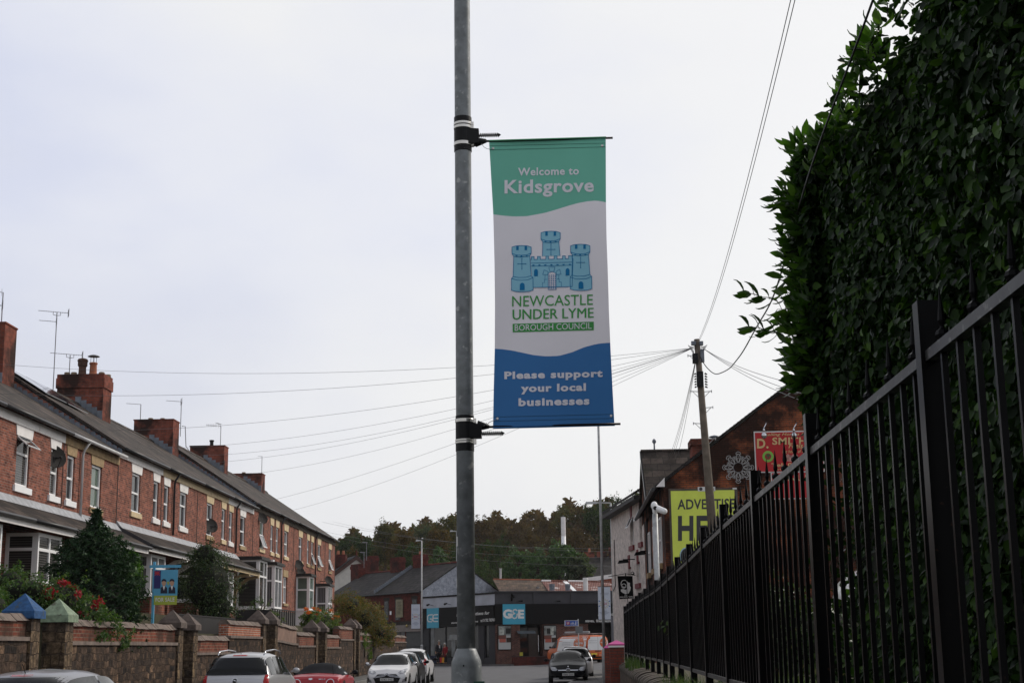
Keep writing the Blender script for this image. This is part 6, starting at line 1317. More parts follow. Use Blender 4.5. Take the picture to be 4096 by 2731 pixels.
# the ampersand of the sign: a tailed, reversed three
amp = [(2066, 2440), (2060, 2436.5), (2053, 2438), (2049.5, 2443), (2051, 2449), (2057, 2452), (2050, 2455), (2046.5, 2461), (2048.5, 2468), (2055, 2472), (2062, 2470), (2066, 2463), (2066.5, 2455), (2074, 2454)]
q = MB()
def stroke(fr, mb, pts, w_, n):
    for a, b in zip(pts, pts[1:]):
        dx, dy = b[0] - a[0], b[1] - a[1]; l = math.hypot(dx, dy) or 1; nx, ny = -dy / l * w_ / 2, dx / l * w_ / 2; ex, ey = dx / l * w_ * .3, dy / l * w_ * .3
        fpoly(fr, mb, [(a[0] - ex + nx, a[1] - ey + ny), (a[0] - ex - nx, a[1] - ey - ny), (b[0] + ex - nx, b[1] + ey - ny), (b[0] + ex + nx, b[1] + ey + ny)], n)
stroke(FR, q, amp, 5.0, .149); part('sign_lettering', q, m_signw, s1)
s2 = sign('cyan_sign_panel', FL, (1713, 2432), (1761, 2509.5), m_cyan, shop, .13)
q = MB()
stroke(FL, q, [(1736, 2457), (1722, 2458), (1717, 2463), (1716.5, 2478), (1720, 2484.5), (1733, 2485), (1735, 2482), (1735, 2474), (1727, 2474)], 4.2, .147)
stroke(FL, q, [(1757, 2456.5), (1743, 2457.5), (1738.5, 2462), (1738, 2478), (1742, 2484), (1757, 2483.5)], 4.2, .147); stroke(FL, q, [(1757, 2470.5), (1739, 2471)], 4.0, .147)
part('sign_lettering', q, m_signw, s2)
q = MB(); ftext(FL, q, 'Heating Solutions for', 1826, 1957.5, 2450.5, 2467.5, .125, -.06, .028, .2); ftext(FL, q, 'tel 01782 785961', 1922, 1979, 2474, 2486.5, .125, -.06, .022)
ftext(FL, q, 'stoves, fires, bathrooms', 1805, 1912, 2485.5, 2494.5, .125, -.06, .022); part('side_lettering', q, m_signw, shop)
q = MB(); ftext(FR, q, 'stoves,  fires,  bathrooms', 2342, 2474, 2475.5, 2488.5, .125, 0, .022); ftext(FR, q, 'alternative', 2392, 2475, 2448, 2462, .125, -.01, .012, .2); part('front_lettering', q, m_signw, shop)
# posters
for k, (x0, x1) in enumerate(((1989, 2045), (2172, 2226))):
    lb = part('poster_case', fq(FR, MB(), (x0, 2499), (x1, 2598), .07), m_fascia, shop)
    a, b = x0 + 3, x1 - 3; hgt = lambda t: 2502 + 93 * t
    def pp(nm, xa, ya, xb, yb, m, n=.084): part(nm, fq(FR, MB(), (a + (b - a) * xa, hgt(ya)), (a + (b - a) * xb, hgt(yb)), n), m, lb)
    pp('poster_sheet', 0, 0, 1, 1, mat('poster_white', (.42, .43, .42), .4, var=.05), .083)
    pp('poster_room', 0, .0, 1, .40, mat('poster_room_grey', (.17, .18, .17), .4, var=.7, ns=2.2), .097); pp('poster_fire', .22 if k else .58, .10, .52 if k else .98, .33, m_ink, .110)
    pp('poster_stove', .52 if k else .08, .05, .80 if k else .45, .38, mat('poster_pale', (.36, .38, .34), .4, var=.6, ns=5), .110)
    pp('poster_brown', 0, .40, .62, .56, mat('poster_brown', (.14, .05, .035), .4, var=.1), .097); pp('poster_red', .09, .56, .60, .70, mat('poster_coral', (.38, .10, .07), .4, var=.08), .110); pp('poster_hearth', .64, .5, 1, .70, mat('poster_hearth', (.03, .014, .008), .4, var=.9, ns=6), .110)
# small things on the parapet
for x, y in ((2069, 2405), (2220, 2405), (2385, 2405)):
    u, z = FR.px(x, y); part('fascia_spotlight', MB().tube([FR.p(u, .02, z), FR.p(u, .45, z + .06)], .018, 6).tube([FR.p(u, .40, z + .04), FR.p(u + .3, .5, z + .02)], [.03, .07], 8), m_black, shop)
for x, y in ((1735, 2421), (1805, 2417), (1900, 2411)):
    u, z = FL.px(x, y); part('fascia_spotlight', MB().tube([FL.p(u, .02, z), FL.p(u, .45, z + .08)], .018, 6).tube([FL.p(u - .25, .45, z + .05), FL.p(u + .1, .5, z + .09)], [.09, .06], 8), m_black, shop)
u, z = FR.px(2046, 2402); al = MB().tube([FR.p(u, .1, z), FR.p(u, .12, z + .25), FR.p(u, .2, z + .55)], [.06, .10, .05], 8).tube([FR.p(u - .02, .2, z + .42), FR.p(u + .18, .3, z + .28)], [.05, .09], 8); tag(part('siren_horn', al, m_black), 'black siren horn fixed to the shop parapet above the big cyan sign', 'siren')
# planter wall before the door
(a, z1) = FR.px(2032, 2623); (b, _) = FR.px(2205, 2623)
pl = thing('planter_wall', 'low dark red brick wall in front of the shop door', 'wall', (FR.p(a, 1, 0).x, FR.p(a, 1, 0).y, GS)); part('wall_body', FR.box(MB(), a, b + .6, 1.2, 1.45, GS - .3, z1 - .06), m_deepbrick, pl); part('coping', FR.box(MB(), a - .03, b + .62, 1.17, 1.48, z1 - .058, z1), mat('dark_coping', (.05, .035, .035), .8), pl); part('end_pier', FR.box(MB(), b + .1, b + .62, 1.16, 1.5, z1 + .002, z1 + .22), m_deepbrick, pl)
# ------------------------------------------------------------------ the brick block left of the shop
UA = Vector((-.618, .786)); VA = Vector((.786, .618))
BA = Frame((-11.15, 118.1), UA, (-VA.x, -VA.y))
def block(name, label, u0, u1, depth, ze, zr, wallm, gablem, roofm, base_z=0.2, n0=0, over=.25):
    o = BA.p(u0, n0, 0); b = thing(name, label, 'house', (o.x, o.y, base_z), math.atan2(UA.y, UA.x))
    q = MB(); BA.box(q, u0, u1, n0 - depth, n0, base_z - .5, ze); part('wall', q, wallm, b)
    for u in (u0, u1):
        s = .002 if u == u1 else -.002
        part('gable', MB().poly([BA.p(u + s, n0 + .0, 2 if u == u1 else base_z), BA.p(u + s, n0 - depth, 2 if u == u1 else base_z), BA.p(u + s, n0 - depth, ze), BA.p(u + s, n0 - depth / 2, zr), BA.p(u + s, n0, ze)]), gablem, b)
    r_ = MB(); sl = (zr - ze) / (depth / 2)
    for sg in (0, 1):
        na, nb = (n0 + over, n0 - depth / 2) if sg == 0 else (n0 - depth - over, n0 - depth / 2); z_ = ze - over * sl
        ua, ub = u0 - .06, u1 + (.0)
        pts = [BA.p(ua, na, z_ + .02), BA.p(ub, na, z_ + .02), BA.p(ub, nb, zr + .02), BA.p(ua, nb, zr + .02)]
        if sg: pts = pts[::-1]
        r_.prism(pts, (0, 0, .10))
    rf = part('roof', r_, roofm, b); part('ridge', MB().tube([BA.p(u0 - .06, n0 - depth / 2, zr + .1), BA.p(u1, n0 - depth / 2, zr + .1)], .11, 8), m_deepbrick if roofm is m_slated else roofm, rf)
    part('gutter', MB().tube([BA.p(u0, n0 + over + .05, ze - over * sl + .02), BA.p(u1, n0 + over + .05, ze - over * sl + .02)], .06, 7), m_gutter, b)
    return b
zeA, zrA = 6.16, 8.36
bA = block('shop_terrace', 'dark red brick shop with a slate roof and a painted blue grey gable', 0, 7.1, 7.4, zeA, zrA, m_deepbrick, m_gablep, m_slated)
bB = block('shop_terrace', 'lower slate roofed brick house beyond the stepped flashing behind the autumn bush', 7.12, 15.5, 7.4, zeA - .02, zrA - .22, m_deepbrick, m_deepbrick, m_slated)
fl = MB()
for k in range(22): t = k / 22; n_ = -3.7 * t + .2; z_ = zeA + (zrA - zeA) * t; BA.box(fl, 7.02, 7.2, n_ - .17, n_, z_ - .05, z_ + .30)
part('lead_flashing', fl, m_lead, bA)
def stack(px0, px1, pyt, pyb, depth_n, b, pots=0):
    fr = Frame(BA.p(0, depth_n, 0), UA, (-VA.x, -VA.y)); (u0, zt_), (u1, zb_) = fr.px(px1, pyt), fr.px(px0, pyb); q = MB()
    uc, uh = (u0 + u1) / 2, (u1 - u0) * .36; u0, u1 = uc - uh, uc + uh; fr.box(q, u0, u1, -.33, .33, zb_ - 1.2, zt_ - .45); fr.box(q, u0 - .05, u1 + .05, -.38, .38, zt_ - .45, zt_ - .2); fr.box(q, u0, u1, -.33, .33, zt_ - .2, zt_); c = part('chimney', q, m_deepbrick, b)
    for k in range(pots): p_ = fr.p(u0 + (u1 - u0) * (k + .5) / pots, 0, 0); part('chimney_pot', MB().lathe([(.12, zt_), (.14, zt_ + .1), (.11, zt_ + .3)], (p_.x, p_.y, 0), 10), m_terra, c)
stack(1568, 1615, 2226, 2283, -3.7, bB, 0); stack(1658, 1706, 2215, 2275, -3.7, bA, 1); stack(1409, 1453, 2253, 2310, -3.2, bB, 0); stack(1465, 1508, 2221, 2290, -5.5, bB, 0)
# windows and shop front of the brick block (pixel boxes on its front)
def wbox(nm, a, b, m, par, n=.012): return part(nm, fq(BA, MB(), a, b, n), m, par)
m_sash = mat('dark_sash', (.05, .05, .055), .4)
for a, b in (((1538, 2402), (1555, 2479)), ((1582, 2400), (1602, 2479)), ((1649, 2395), (1668, 2440))):
    w_ = wbox('window', a, b, m_sash, bA); h_ = (b[1] - a[1]) / 2; wbox('pane', (a[0] + 2, a[1] + 4), (b[0] - 2, a[1] + h_ - 1), m_glass, w_, .026); wbox('pane', (a[0] + 2, a[1] + h_ + 2), (b[0] - 2, b[1] - 3), m_glass, w_, .026); wbox('lintel', (a[0] - 3, a[1] - 12), (b[0] + 3, a[1] - 1), mat('sooty_lintel', (.03, .025, .022), .9), bA, .02)
wbox('string_course', (1530, 2487), (1700, 2500), mat('sooty_lintel', (.03, .025, .022), .9), bA, .10); wbox('alarm_box', (1561.5, 2443), (1568, 2457), m_upvc, bA, .05)
wbox('shop_fascia', (1530, 2502), (1697, 2523), mat('dull_cream_fascia', (.20, .17, .155), .6, var=.12), bA, .16)
part('fascia_lettering', ftext(BA, MB(), 'INTERIORS', 1545, 1572, 2515, 2522, .18, -.04), mat('fascia_letter_grey', (.11, .10, .10), .5, var=0), bA)
for a, b, m in (((1532, 2526), (1585, 2610), m_dkgrey), ((1587, 2526), (1606, 2610), mat('shop_door_dark', (.03, .027, .028), .4)), ((1608, 2526), (1622, 2640), mat('grey_pilaster', (.13, .125, .125), .6)), ((1628, 2524), (1690, 2640), mat('grey_shutter', (.055, .057, .058), .5, var=.2))): wbox('shop_front', a, b, m, bA, .06)
for x, y in ((1580, 2507), (1642, 2502)):
    u, z = BA.px(x, y); p_ = BA.p(u, .35, z); part('fascia_lamp', MB().ball(p_, (.11, .11, .13), 10, 6).cyl(BA.p(u, .1, z + .12), p_, .02, n=6), mat('brass_lamp', (.42, .33, .14), .3, .7), bA, smooth=True)
u, z0 = BA.px(1600, 2468); _, z1 = BA.px(1600, 2397); sgn = thing('projecting_sign', 'tall cream sign board standing out from the dark brick shop', 'sign', BA.p(u, .4, z0))
PFR = Frame(BA.p(u - .15, .35, 0), (.98, -.2)); part('sign_board', PFR.box(MB(), -.1, .38 + .1, -.08, .08, z0, z1), mat('aged_cream_board', (.26, .24, .16), .6, var=.25, ns=4), sgn)
lm = MB()
for k in range(9): zz = z1 - .25 - k * (z1 - z0 - .4) / 9; PFR.box(lm, .0 + (k % 3) * .03, .36 - (k % 2) * .05, .081, .084, zz, zz + .05)
part('sign_print', lm, mat('sign_print_olive', (.15, .14, .09), .6, var=0), sgn)
# white gabled house behind
wh = thing('white_house', 'white gabled house with brown barge boards behind the slate roofs', 'house', (-21, 142, 0)); WF = Frame(at(1345, 2600, 140).xy.to_tuple() + (0,), (1, .35)); 
def wfp(px, py, n=0): u, z = WF.px(px, py, n); return WF.p(u, n, z)
ap, l0, r0 = (1426, 2229), (1330, 2302), (1520, 2302)
q = MB().prism([wfp(*ap), wfp(*l0), wfp(1345, 2440), wfp(1505, 2440), wfp(*r0)], WF.n * -7); part('wall', q, mat('white_render', (.55, .53, .48), .8, var=.1), wh)
q = MB(); 
for a, b in ((ap, l0), (ap, r0)): A_, B_ = wfp(*a, .2), wfp(*b, .2); A_ += Vector((0, 0, .15)); B_ += Vector((0, 0, .15)); q.hexa([A_ - Vector((0, 0, .35)), B_ - Vector((0, 0, .35)), B_ - Vector((0, 0, .35)) - WF.n * .06, A_ - Vector((0, 0, .35)) - WF.n * .06, A_, B_, B_ - WF.n * .06, A_ - WF.n * .06])
part('barge_board', q, mat('brown_timber', (.07, .035, .028), .7), wh); q = MB()
for a, b in ((ap, l0), (ap, r0)): A_, B_ = wfp(*a, .1) + Vector((0, 0, .16)), wfp(*b, .1) + Vector((0, 0, .16)); q.prism([A_, B_, B_ - WF.n * 7.5, A_ - WF.n * 7.5], (0, 0, .08))
part('roof', q, m_slated, wh); p_ = wfp(*ap); part('finial', MB().cyl(p_, p_ + Vector((0, 0, .7)), .09, .05, 8), m_deepbrick, wh); c0 = wfp(1362, 2290, -2); c1 = wfp(1362, 2218, -2)
cc_ = part('chimney', MB().box(c0.x - .55, c0.x + .55, c0.y - .5, c0.y + .5, c0.z - 1, c1.z), m_deepbrick, wh)
for dx in (-.25, .25): part('chimney_pot', MB().lathe([(.13, c1.z), (.15, c1.z + .12), (.11, c1.z + .4)], (c0.x + dx, c0.y, 0), 10), m_terra, cc_)
for (px, pyb, pyt, Y, lb) in ((1466, 2240, 2169, 128, 'thin aerial above the red stacks left of the street lamp'), (1456, 2270, 2209, 127, 'small aerial on the stack in front of the white gable')):
    p_ = at(px, pyb, Y); t_ = at(px, pyt, Y); a = thing('aerial', lb, 'aerial', p_); part('mast', MB().cyl(p_, t_, .03, n=6), m_alu, a); part('antenna', MB().tube([t_ + Vector((-.35, -.1, .03)), t_ + Vector((.1, 0, 0))], .04, 5), m_alu, a)
# ------------------------------------------------------------------ roofs behind the shop
def face(px0, py0, px1, py1, Y0, Y1): return [at(px0, py1, Y0), at(px1, py1, Y0), at(px1, py0, Y1), at(px0, py0, Y1)]
tb = thing('tiled_building', 'low building with a mossy brown tiled roof behind the corner shop', 'building', tuple(at(2080, 2600, 122).xy) + (.2,))
p_ = [at(2000, 2372, 118), at(2200, 2372, 118), at(2163, 2324, 123), at(1972, 2321, 123)]; part('roof', MB().prism(p_, (0, 0, .1)), m_tile, tb); part('ridge_tiles', MB().tube([p_[3] + Vector((0, 0, .08)), p_[2] + Vector((0, 0, .08))], .10, 7), mat('orange_ridge_tile', (.26, .085, .045), .8, var=.3), tb)
a, b = at(2000, 2372, 118), at(2200, 2372, 118); part('wall', MB().hexa([(a.x, a.y, 0), (b.x, b.y, 0), (b.x, b.y + 9, 0), (a.x, a.y + 9, 0), (a.x, a.y, a.z), (b.x, b.y, b.z), (b.x, b.y + 9, b.z), (a.x, a.y + 9, a.z)]), m_deepbrick, tb)
fp = at(2002, 2324, 123.2); ft = at(2002, 2275, 123.2); part('flue_pipe', MB().cyl(fp, ft, .09, n=8).cyl(ft, ft + Vector((0, 0, .06)), .12, n=8), m_ggutter, tb)
fp = at(2151, 2362, 119.5); part('roof_cowl', MB().cyl(fp, fp + Vector((0, 0, .25)), .11, n=8).cyl(fp + Vector((0, 0, .25)), fp + Vector((0, 0, .32)), .14, n=8), m_alu, tb)
rb_ = thing('rusty_building', 'shed with a rusted corrugated roof and one white roof light behind the shop', 'building', tuple(at(2330, 2600, 120).xy) + (.2,))
m, ntr, b_ = base('rusted_corrugated_iron'); v = N(ntr, 'ShaderNodeTexCoord').outputs['Object']
wv = N(ntr, 'ShaderNodeTexWave', bands_direction='X'); wv.inputs['Scale'].default_value = 2.2; ntr.links.new(v, wv.inputs[0])
cR = ramp(ntr, noise(ntr, .9, 8, rough=.7), ((.30, (.085, .020, .013)), (.56, (.15, .036, .02)), (.62, (.50, .46, .44)), (.75, (.58, .56, .55)))); ntr.links.new(cR, b_.inputs['Base Color']); b_.inputs['Roughness'].default_value = .8; setbump(ntr, b_, wv.outputs[0], .05, .8); m_rust = m
def rp(f, g): A_, B_, C_, D_ = at(2196, 2368, 117.5), at(2470, 2368, 117.5), at(2440, 2330, 122.5), at(2166, 2326, 122.5); return (A_ * (1 - f) + B_ * f) * (1 - g) + (D_ * (1 - f) + C_ * f) * g
part('roof', MB().prism([rp(0, 0), rp(1, 0), rp(1, 1), rp(0, 1)], (0, 0, .06)), m_rust, rb_); part('roof_light', MB().prism([rp(.355, 0), rp(.41, 0), rp(.37, 1), rp(.31, 1)], (0, 0, .1)), m_upvc, rb_)
part('ridge_cap', MB().tube([rp(0, 1) + Vector((0, 0, .08)), rp(.14, 1) + Vector((0, 0, .08))], .1, 7).tube([rp(.39, 1) + Vector((0, 0, .08)), rp(.62, 1) + Vector((0, 0, .08))], .1, 7), m_white, rb_); part('rusty_ridge', MB().tube([rp(.14, 1) + Vector((0, 0, .08)), rp(.39, 1) + Vector((0, 0, .08))], .1, 7).tube([rp(.62, 1) + Vector((0, 0, .08)), rp(1, 1) + Vector((0, 0, .08))], .1, 7), m_rust, rb_)
a, b = rp(0, 0), rp(1, 0); part('wall', MB().hexa([(a.x, a.y + .05, 0), (b.x, b.y + .05, 0), (b.x, b.y + 9, 0), (a.x, a.y + 9, 0), (a.x, a.y + .05, a.z), (b.x, b.y + .05, b.z), (b.x, b.y + 9, b.z), (a.x, a.y + 9, a.z)]), m_deepbrick, rb_)
for px, py, w_, h_, m, nm in ((2208, 2360, .20, .30, m_lead, 'vent_drum'), (2271, 2360, .20, .30, m_lead, 'vent_drum'), (2343, 2366, .19, .9, m_white, 'flue_pipe')):
    p_ = at(px, py, 116.9); part(nm, MB().cyl(p_, p_ + Vector((0, 0, h_)), w_, n=12).cyl(p_ + Vector((0, 0, h_)), p_ + Vector((0, 0, h_ + .2)), w_ * 1.12, n=12), m, rb_)
pb = thing('flat_roofed_building', 'red brick building with a sloping white parapet band behind the street columns', 'building', tuple(at(2440, 2600, 126).xy) + (.2,))
p0, p1, p2, p3 = at(2340, 2335, 126), at(2500, 2335, 126), at(2500, 2300, 126), at(2340, 2322, 126); part('wall', MB().prism([at(2340, 2500, 126), at(2500, 2500, 126), p2, p3], (0, 6, 0)), brick('bright_red_brick', (.30, .07, .035), (.25, .055, .03), (.2, .1, .07)), pb)
part('parapet_band', MB().prism([p3 + Vector((0, -.05, -.1)), p2 + Vector((0, -.05, -.1)), p2 + Vector((0, -.05, .25)), p3 + Vector((0, -.05, .25))], (0, .3, 0)), m_white, pb)
bh = []
for k, (x0, x1, yr_, ye, Y, lb, chim) in enumerate(((2330, 2470, 2226, 2290, 160, 'brown slate roofed house on the hillside behind the two street columns', (2358, 2222, 2205)), (2330, 2480, 2256, 2330, 145, 'nearer brown slate roofed house with a low white gutter behind the street columns', None))):
    h = thing('hillside_house', lb, 'house', tuple(at((x0 + x1) / 2, 2600, Y).xy) + (2,)); a, b = at(x0, ye, Y), at(x1, ye, Y); c, d = at(x1, yr_, Y + 4), at(x0 - 4, yr_, Y + 4)
    part('roof', MB().prism([a, b, c, d], (0, 0, .12)), m_slated, h); part('wall', MB().hexa([(a.x, a.y + .1, 0), (b.x, a.y + .1, 0), (b.x, a.y + 8, 0), (a.x, a.y + 8, 0), (a.x, a.y + .1, a.z), (b.x, a.y + .1, a.z), (b.x, a.y + 8, a.z), (a.x, a.y + 8, a.z)]), m_deepbrick, h)
    if chim:
        for cx_, yb_, yt_ in ((2358, 2240, 2208), (2408, 2240, 2205), (2455, 2235, 2188)): p_ = at(cx_, yb_, Y + 4); t_ = at(cx_, yt_, Y + 4); ch_ = part('chimney', MB().box(p_.x - .55, p_.x + .55, p_.y - .4, p_.y + .4, p_.z - 1, t_.z), m_chim, h); part('chimney_pot', MB().cyl((p_.x, p_.y, t_.z), (p_.x, p_.y, t_.z + .45), .14, .11, 8), m_terra, ch_)
    else: part('gutter', MB().tube([a + Vector((0, -.1, 0)), b + Vector((0, -.1, 0))], .08, 6), m_ggutter, h)
hp = thing('works_chimney', 'tall plain white steel chimney rising behind the trees', 'chimney', tuple(at(2254, 2590, 170).xy) + (0,)); p_ = at(2252.5, 2067, 170); p_b = at(2254, 2400, 170)
part('stack', MB().lathe([(.26, 0), (.26, p_.z - 2.2)], (p_.x, p_.y, 0), 16), m_upvc, hp, smooth=True); part('upper_stack', MB().lathe([(.262, p_.z - 2.19), (.262, p_.z)], (p_.x, p_.y, 0), 16), m_white, hp); part('stack_tip', MB().cyl(p_, p_ + Vector((0, 0, .2)), .05, n=6), m_alu, hp)
# ------------------------------------------------------------------ right-hand buildings
# the cream inn: its street front runs from the near corner to the far corner
pub_n, pub_f = Vector((3.55, 62.6)), Vector((2.44, 72.0))
PF = Frame(pub_f, pub_n - pub_f); PL_ = (pub_n - pub_f).length
m_cr = brick('cream_painted_brick', (.70, .63, .58), (.67, .60, .555), (.60, .54, .50), ms=.006, bump=.006, rough=.7, blotch=.12)
m_redp = mat('dark_red_paint', (.17, .022, .028), .5, var=.1)
inn = thing('inn', 'cream painted brick inn with dark red window keystones and sills', 'building', (pub_f.x, pub_f.y, .3), math.atan2(PF.u.y, PF.u.x))
ez = 8.0
def pw(nm, a, b, m, par, n=.012, n0=None): return part(nm, fq(PF, MB(), a, b, n, n0), m, par)
wins = [((2519, 2068), (2536, 2178)), ((2556, 2030), (2570, 2165)), ((2512, 2268), (2526, 2330)), ((2545, 2248), (2562, 2330))]
hol = []
for a, b in wins: (u0, z1), (u1, z0) = PF.px(*a), PF.px(*b); hol.append((u0, u1, z0, z1))
q = MB(); PF.holed(q, 0, PL_, -.3, ez, hol, 0, .22); q.poly([PF.p(0, 0, -.3), PF.p(0, -7, -.3), PF.p(0, -7, ez), PF.p(0, 0, ez)]); q.poly([PF.p(PL_, 0, -.3), PF.p(PL_, -7, -.3), PF.p(PL_, -7, ez), PF.p(PL_, 0, ez)]); part('wall', q, m_cr, inn)
r_ = MB().prism([PF.p(-.35, .45, ez - .12), PF.p(PL_, .45, ez - .12), PF.p(PL_, -3.5, ez + 2.3), PF.p(-.35, -3.5, ez + 2.3)], (0, 0, .12)); r_.prism([PF.p(-.35, -3.5, ez + 2.3), PF.p(PL_, -3.5, ez + 2.3), PF.p(PL_, -7.4, ez - .12), PF.p(-.35, -7.4, ez - .12)], (0, 0, .12)); part('roof', r_, m_slated, inn)
part('eaves', PF.box(MB(), -.3, PL_, .0, .42, ez - .30, ez - .12), mat('black_eaves', (.015, .014, .014), .6), inn)
part('gable', MB().poly([PF.p(0.002, 0, ez), PF.p(.002, -7, ez), PF.p(.002, -3.5, ez + 2.1)]), m_cr, inn)
for k, (u0, u1, z0, z1) in enumerate(hol):
    F_, G_ = MB(), MB(); winframe(PF, F_, G_, u0, u1, z0, z1, -.12, (), (.55,), .06); f = part('window', F_, m_upvc, inn); part('pane', G_, m_glass, f); part('window_sill', PF.box(MB(), u0 - .12, u1 + .12, -.1, .08, z0 - .22, z0 - .005), m_redp, inn)
    part('keystone', wedge(PF, MB(), (u0 + u1) / 2 - .13, (u0 + u1) / 2 + .13, z1 - .1, z1 + .52, .07, -.05, .05), m_redp, inn)
    if k < 2: o_, g_ = opencase(PF, u0 + .03, u1 - .03, z1 - (z1 - z0) * .44, z1 - .02, -.02, R(26), f); part('open_pane', g_, m_net, f)
q = MB().tube([PF.p(1.1, .03, 6.6), PF.p(1.1, .03, 4.4), PF.p(.4, .03, 4.2)], .02, 5); part('wall_cable', q, m_gutter, inn)
for px, py in ((2492, 2246), (2560, 2213)):
    u, z = PF.px(px, py, .5); p_ = PF.p(u, .5, z); part('flood_lamp', MB().tube([PF.p(u + .2, 0, z + .1), p_ + Vector((0, 0, .1))], .025, 6).hexa([p_ + Vector(d) for d in ((-.25, -.12, -.08), (.25, -.12, -.04), (.25, .12, -.04), (-.25, .12, -.08), (-.18, -.1, .06), (.22, -.1, .1), (.22, .1, .1), (-.18, .1, .06))]), m_black, inn)
# its hanging sign
u_, z_ = PF.px(2500, 2330, 0)
HS = Frame(tuple(at(2474, 2300, 64.0).xy) + (0,), (1, .05))
hs = thing('hanging_sign', 'black hanging sign of THE RAILWAY INN with a white locomotive', 'sign', (HS.o.x, HS.o.y, HS.px(2500, 2395)[1]))
part('sign_board', fpoly(HS, MB(), [(2470, 2302), (2530, 2302), (2534.5, 2391), (2478, 2395)], 0).prism([HS.p(*(lambda q: (q[0], .0, q[1]))(HS.px(*p))) for p in [(2470, 2302), (2530, 2302), (2534.5, 2391), (2478, 2395)]], -HS.n * .08), m_black, hs)
br = MB(); stroke(HS, br, [(2434, 2305), (2501, 2293), (2541, 2300)], 2.6, .02); stroke(HS, br, [(2501, 2293), (2502, 2312)], 2, .02); part('sign_bracket', br, m_black, hs)
part('scroll', MB().tube([HS.p(*(lambda q: (q[0], .02, q[1]))(HS.px(2530 + (7 - k * .2) * math.cos(k * .5), 2291 + (7 - k * .2) * math.sin(k * .5)))) for k in range(18)], .018, 5), m_black, hs)
st_ = MB(); stroke(HS, st_, [(2502, 2291), (2512, 2420)], 2.6, .05); part('sign_stay', st_, m_black, hs)
loco = MB()
for (cx, cy, rx, ry) in ((2497, 2333, 13, 14), (2495, 2342, 8.5, 8.5)):
    pts = [(cx + rx * math.cos(2 * math.pi * k / 20), cy + ry * math.sin(2 * math.pi * k / 20)) for k in range(20)]
    for a, b in zip(pts, pts[1:] + pts[:1]): stroke(HS, loco, [a, b], 3.0, .014)
fpoly(HS, loco, [(2505, 2322), (2513, 2328), (2520, 2330), (2519, 2340), (2523, 2348), (2521, 2360), (2514, 2372), (2502, 2375), (2490, 2369), (2484, 2364), (2483, 2356), (2493, 2354), (2504, 2358), (2508, 2348), (2509, 2334)], .013)
part('painted_locomotive', loco, m_signw, hs)
q = MB(); ftext(HS, q, 'THE', 2498, 2511, 2377, 2382, .015, 0, .015); ftext(HS, q, 'RAILWAY INN', 2479, 2531, 2383.5, 2389.5, .015, -.03, .015); part('sign_lettering', q, m_signw, hs)
# grey shop front beyond the inn, beside the entrance to the shop
gs = thing('grey_shop_front', 'pale grey shop front with a small blue sign at the foot of the inn', 'shop', tuple(at(2487, 2600, 76).xy) + (.35,)); GF = Frame(tuple(at(2474, 2600, 76).xy) + (0,), (1, .1)); part('wall', fq(GF, MB(), (2474, 2460), (2520, 2640), 0, -3), mat('grey_shop_paint', (.11, .115, .135), .6), gs); part('ledge', fq(GF, MB(), (2472, 2455), (2520, 2461), .25, -.2), m_white, gs); part('blue_sign', fq(GF, MB(), (2484, 2470), (2497, 2480), .05), mat('small_blue_sign', (.05, .16, .28), .5), gs)
# the sooty brick building with the advertisements
WY = 50.0; GFm = Frame((3.52, WY, 0), (1, 0), (0, -1)); SFm = Frame((3.52, 62.4, 0), (.06 * 0 + .0, -1), (-1, 0))
gb = thing('gable_building', 'sooty red brick building with a steep gable carrying advertisements', 'building', (3.52, WY, 1.0))
ze_, slope_ = 7.0, .735; x0_, x1_ = 3.52, 15.0; xm = (x0_ + x1_) / 2; zr_ = ze_ + slope_ * (xm - x0_)
q = MB().poly([(x0_, WY, .3), (x1_, WY, .3), (x1_, WY, ze_), (xm, WY, zr_), (x0_, WY, ze_)]); q.poly([(x0_, WY, .3), (x0_, WY + 12.5, .3), (x0_, WY + 12.5, ze_), (x0_, WY, ze_)]); q.poly([(x1_, WY, .3), (x1_, WY + 12.5, .3), (x1_, WY + 12.5, ze_), (x1_, WY, ze_)]); part('wall', q, m_sooty, gb)
r_ = MB(); e_ = .3
for sg in (1, -1):
    xe = x0_ - e_ if sg > 0 else x1_ + e_
    pts = [(xe, WY - .06, ze_ - e_ * slope_ + .03), (xm, WY - .06, zr_ + .03), (xm, WY + 12.5, zr_ + .03), (xe, WY + 12.5, ze_ - e_ * slope_ + .03)]; r_.prism(pts if sg < 0 else pts[::-1], (0, 0, .11))
part('roof', r_, m_slated, gb); 
vg = MB(); n_ = 46
for k in range(n_): a, b = k / n_, (k + .93) / n_; xa, xb = x0_ - e_ + (xm - x0_ + e_) * a, x0_ - e_ + (xm - x0_ + e_) * b; za, zb_ = ze_ - e_ * slope_ + (xa - x0_ + e_) * slope_, ze_ - e_ * slope_ + (xb - x0_ + e_) * slope_; vg.hexa([(xa, WY - .09, za + .02), (xb, WY - .09, zb_ + .02), (xb, WY - .061, zb_ + .02), (xa, WY - .061, za + .02), (xa, WY - .09, za + .15), (xb, WY - .09, zb_ + .13), (xb, WY - .061, zb_ + .13), (xa, WY - .061, za + .15)])
part('verge_tiles', vg, m_slated, gb)
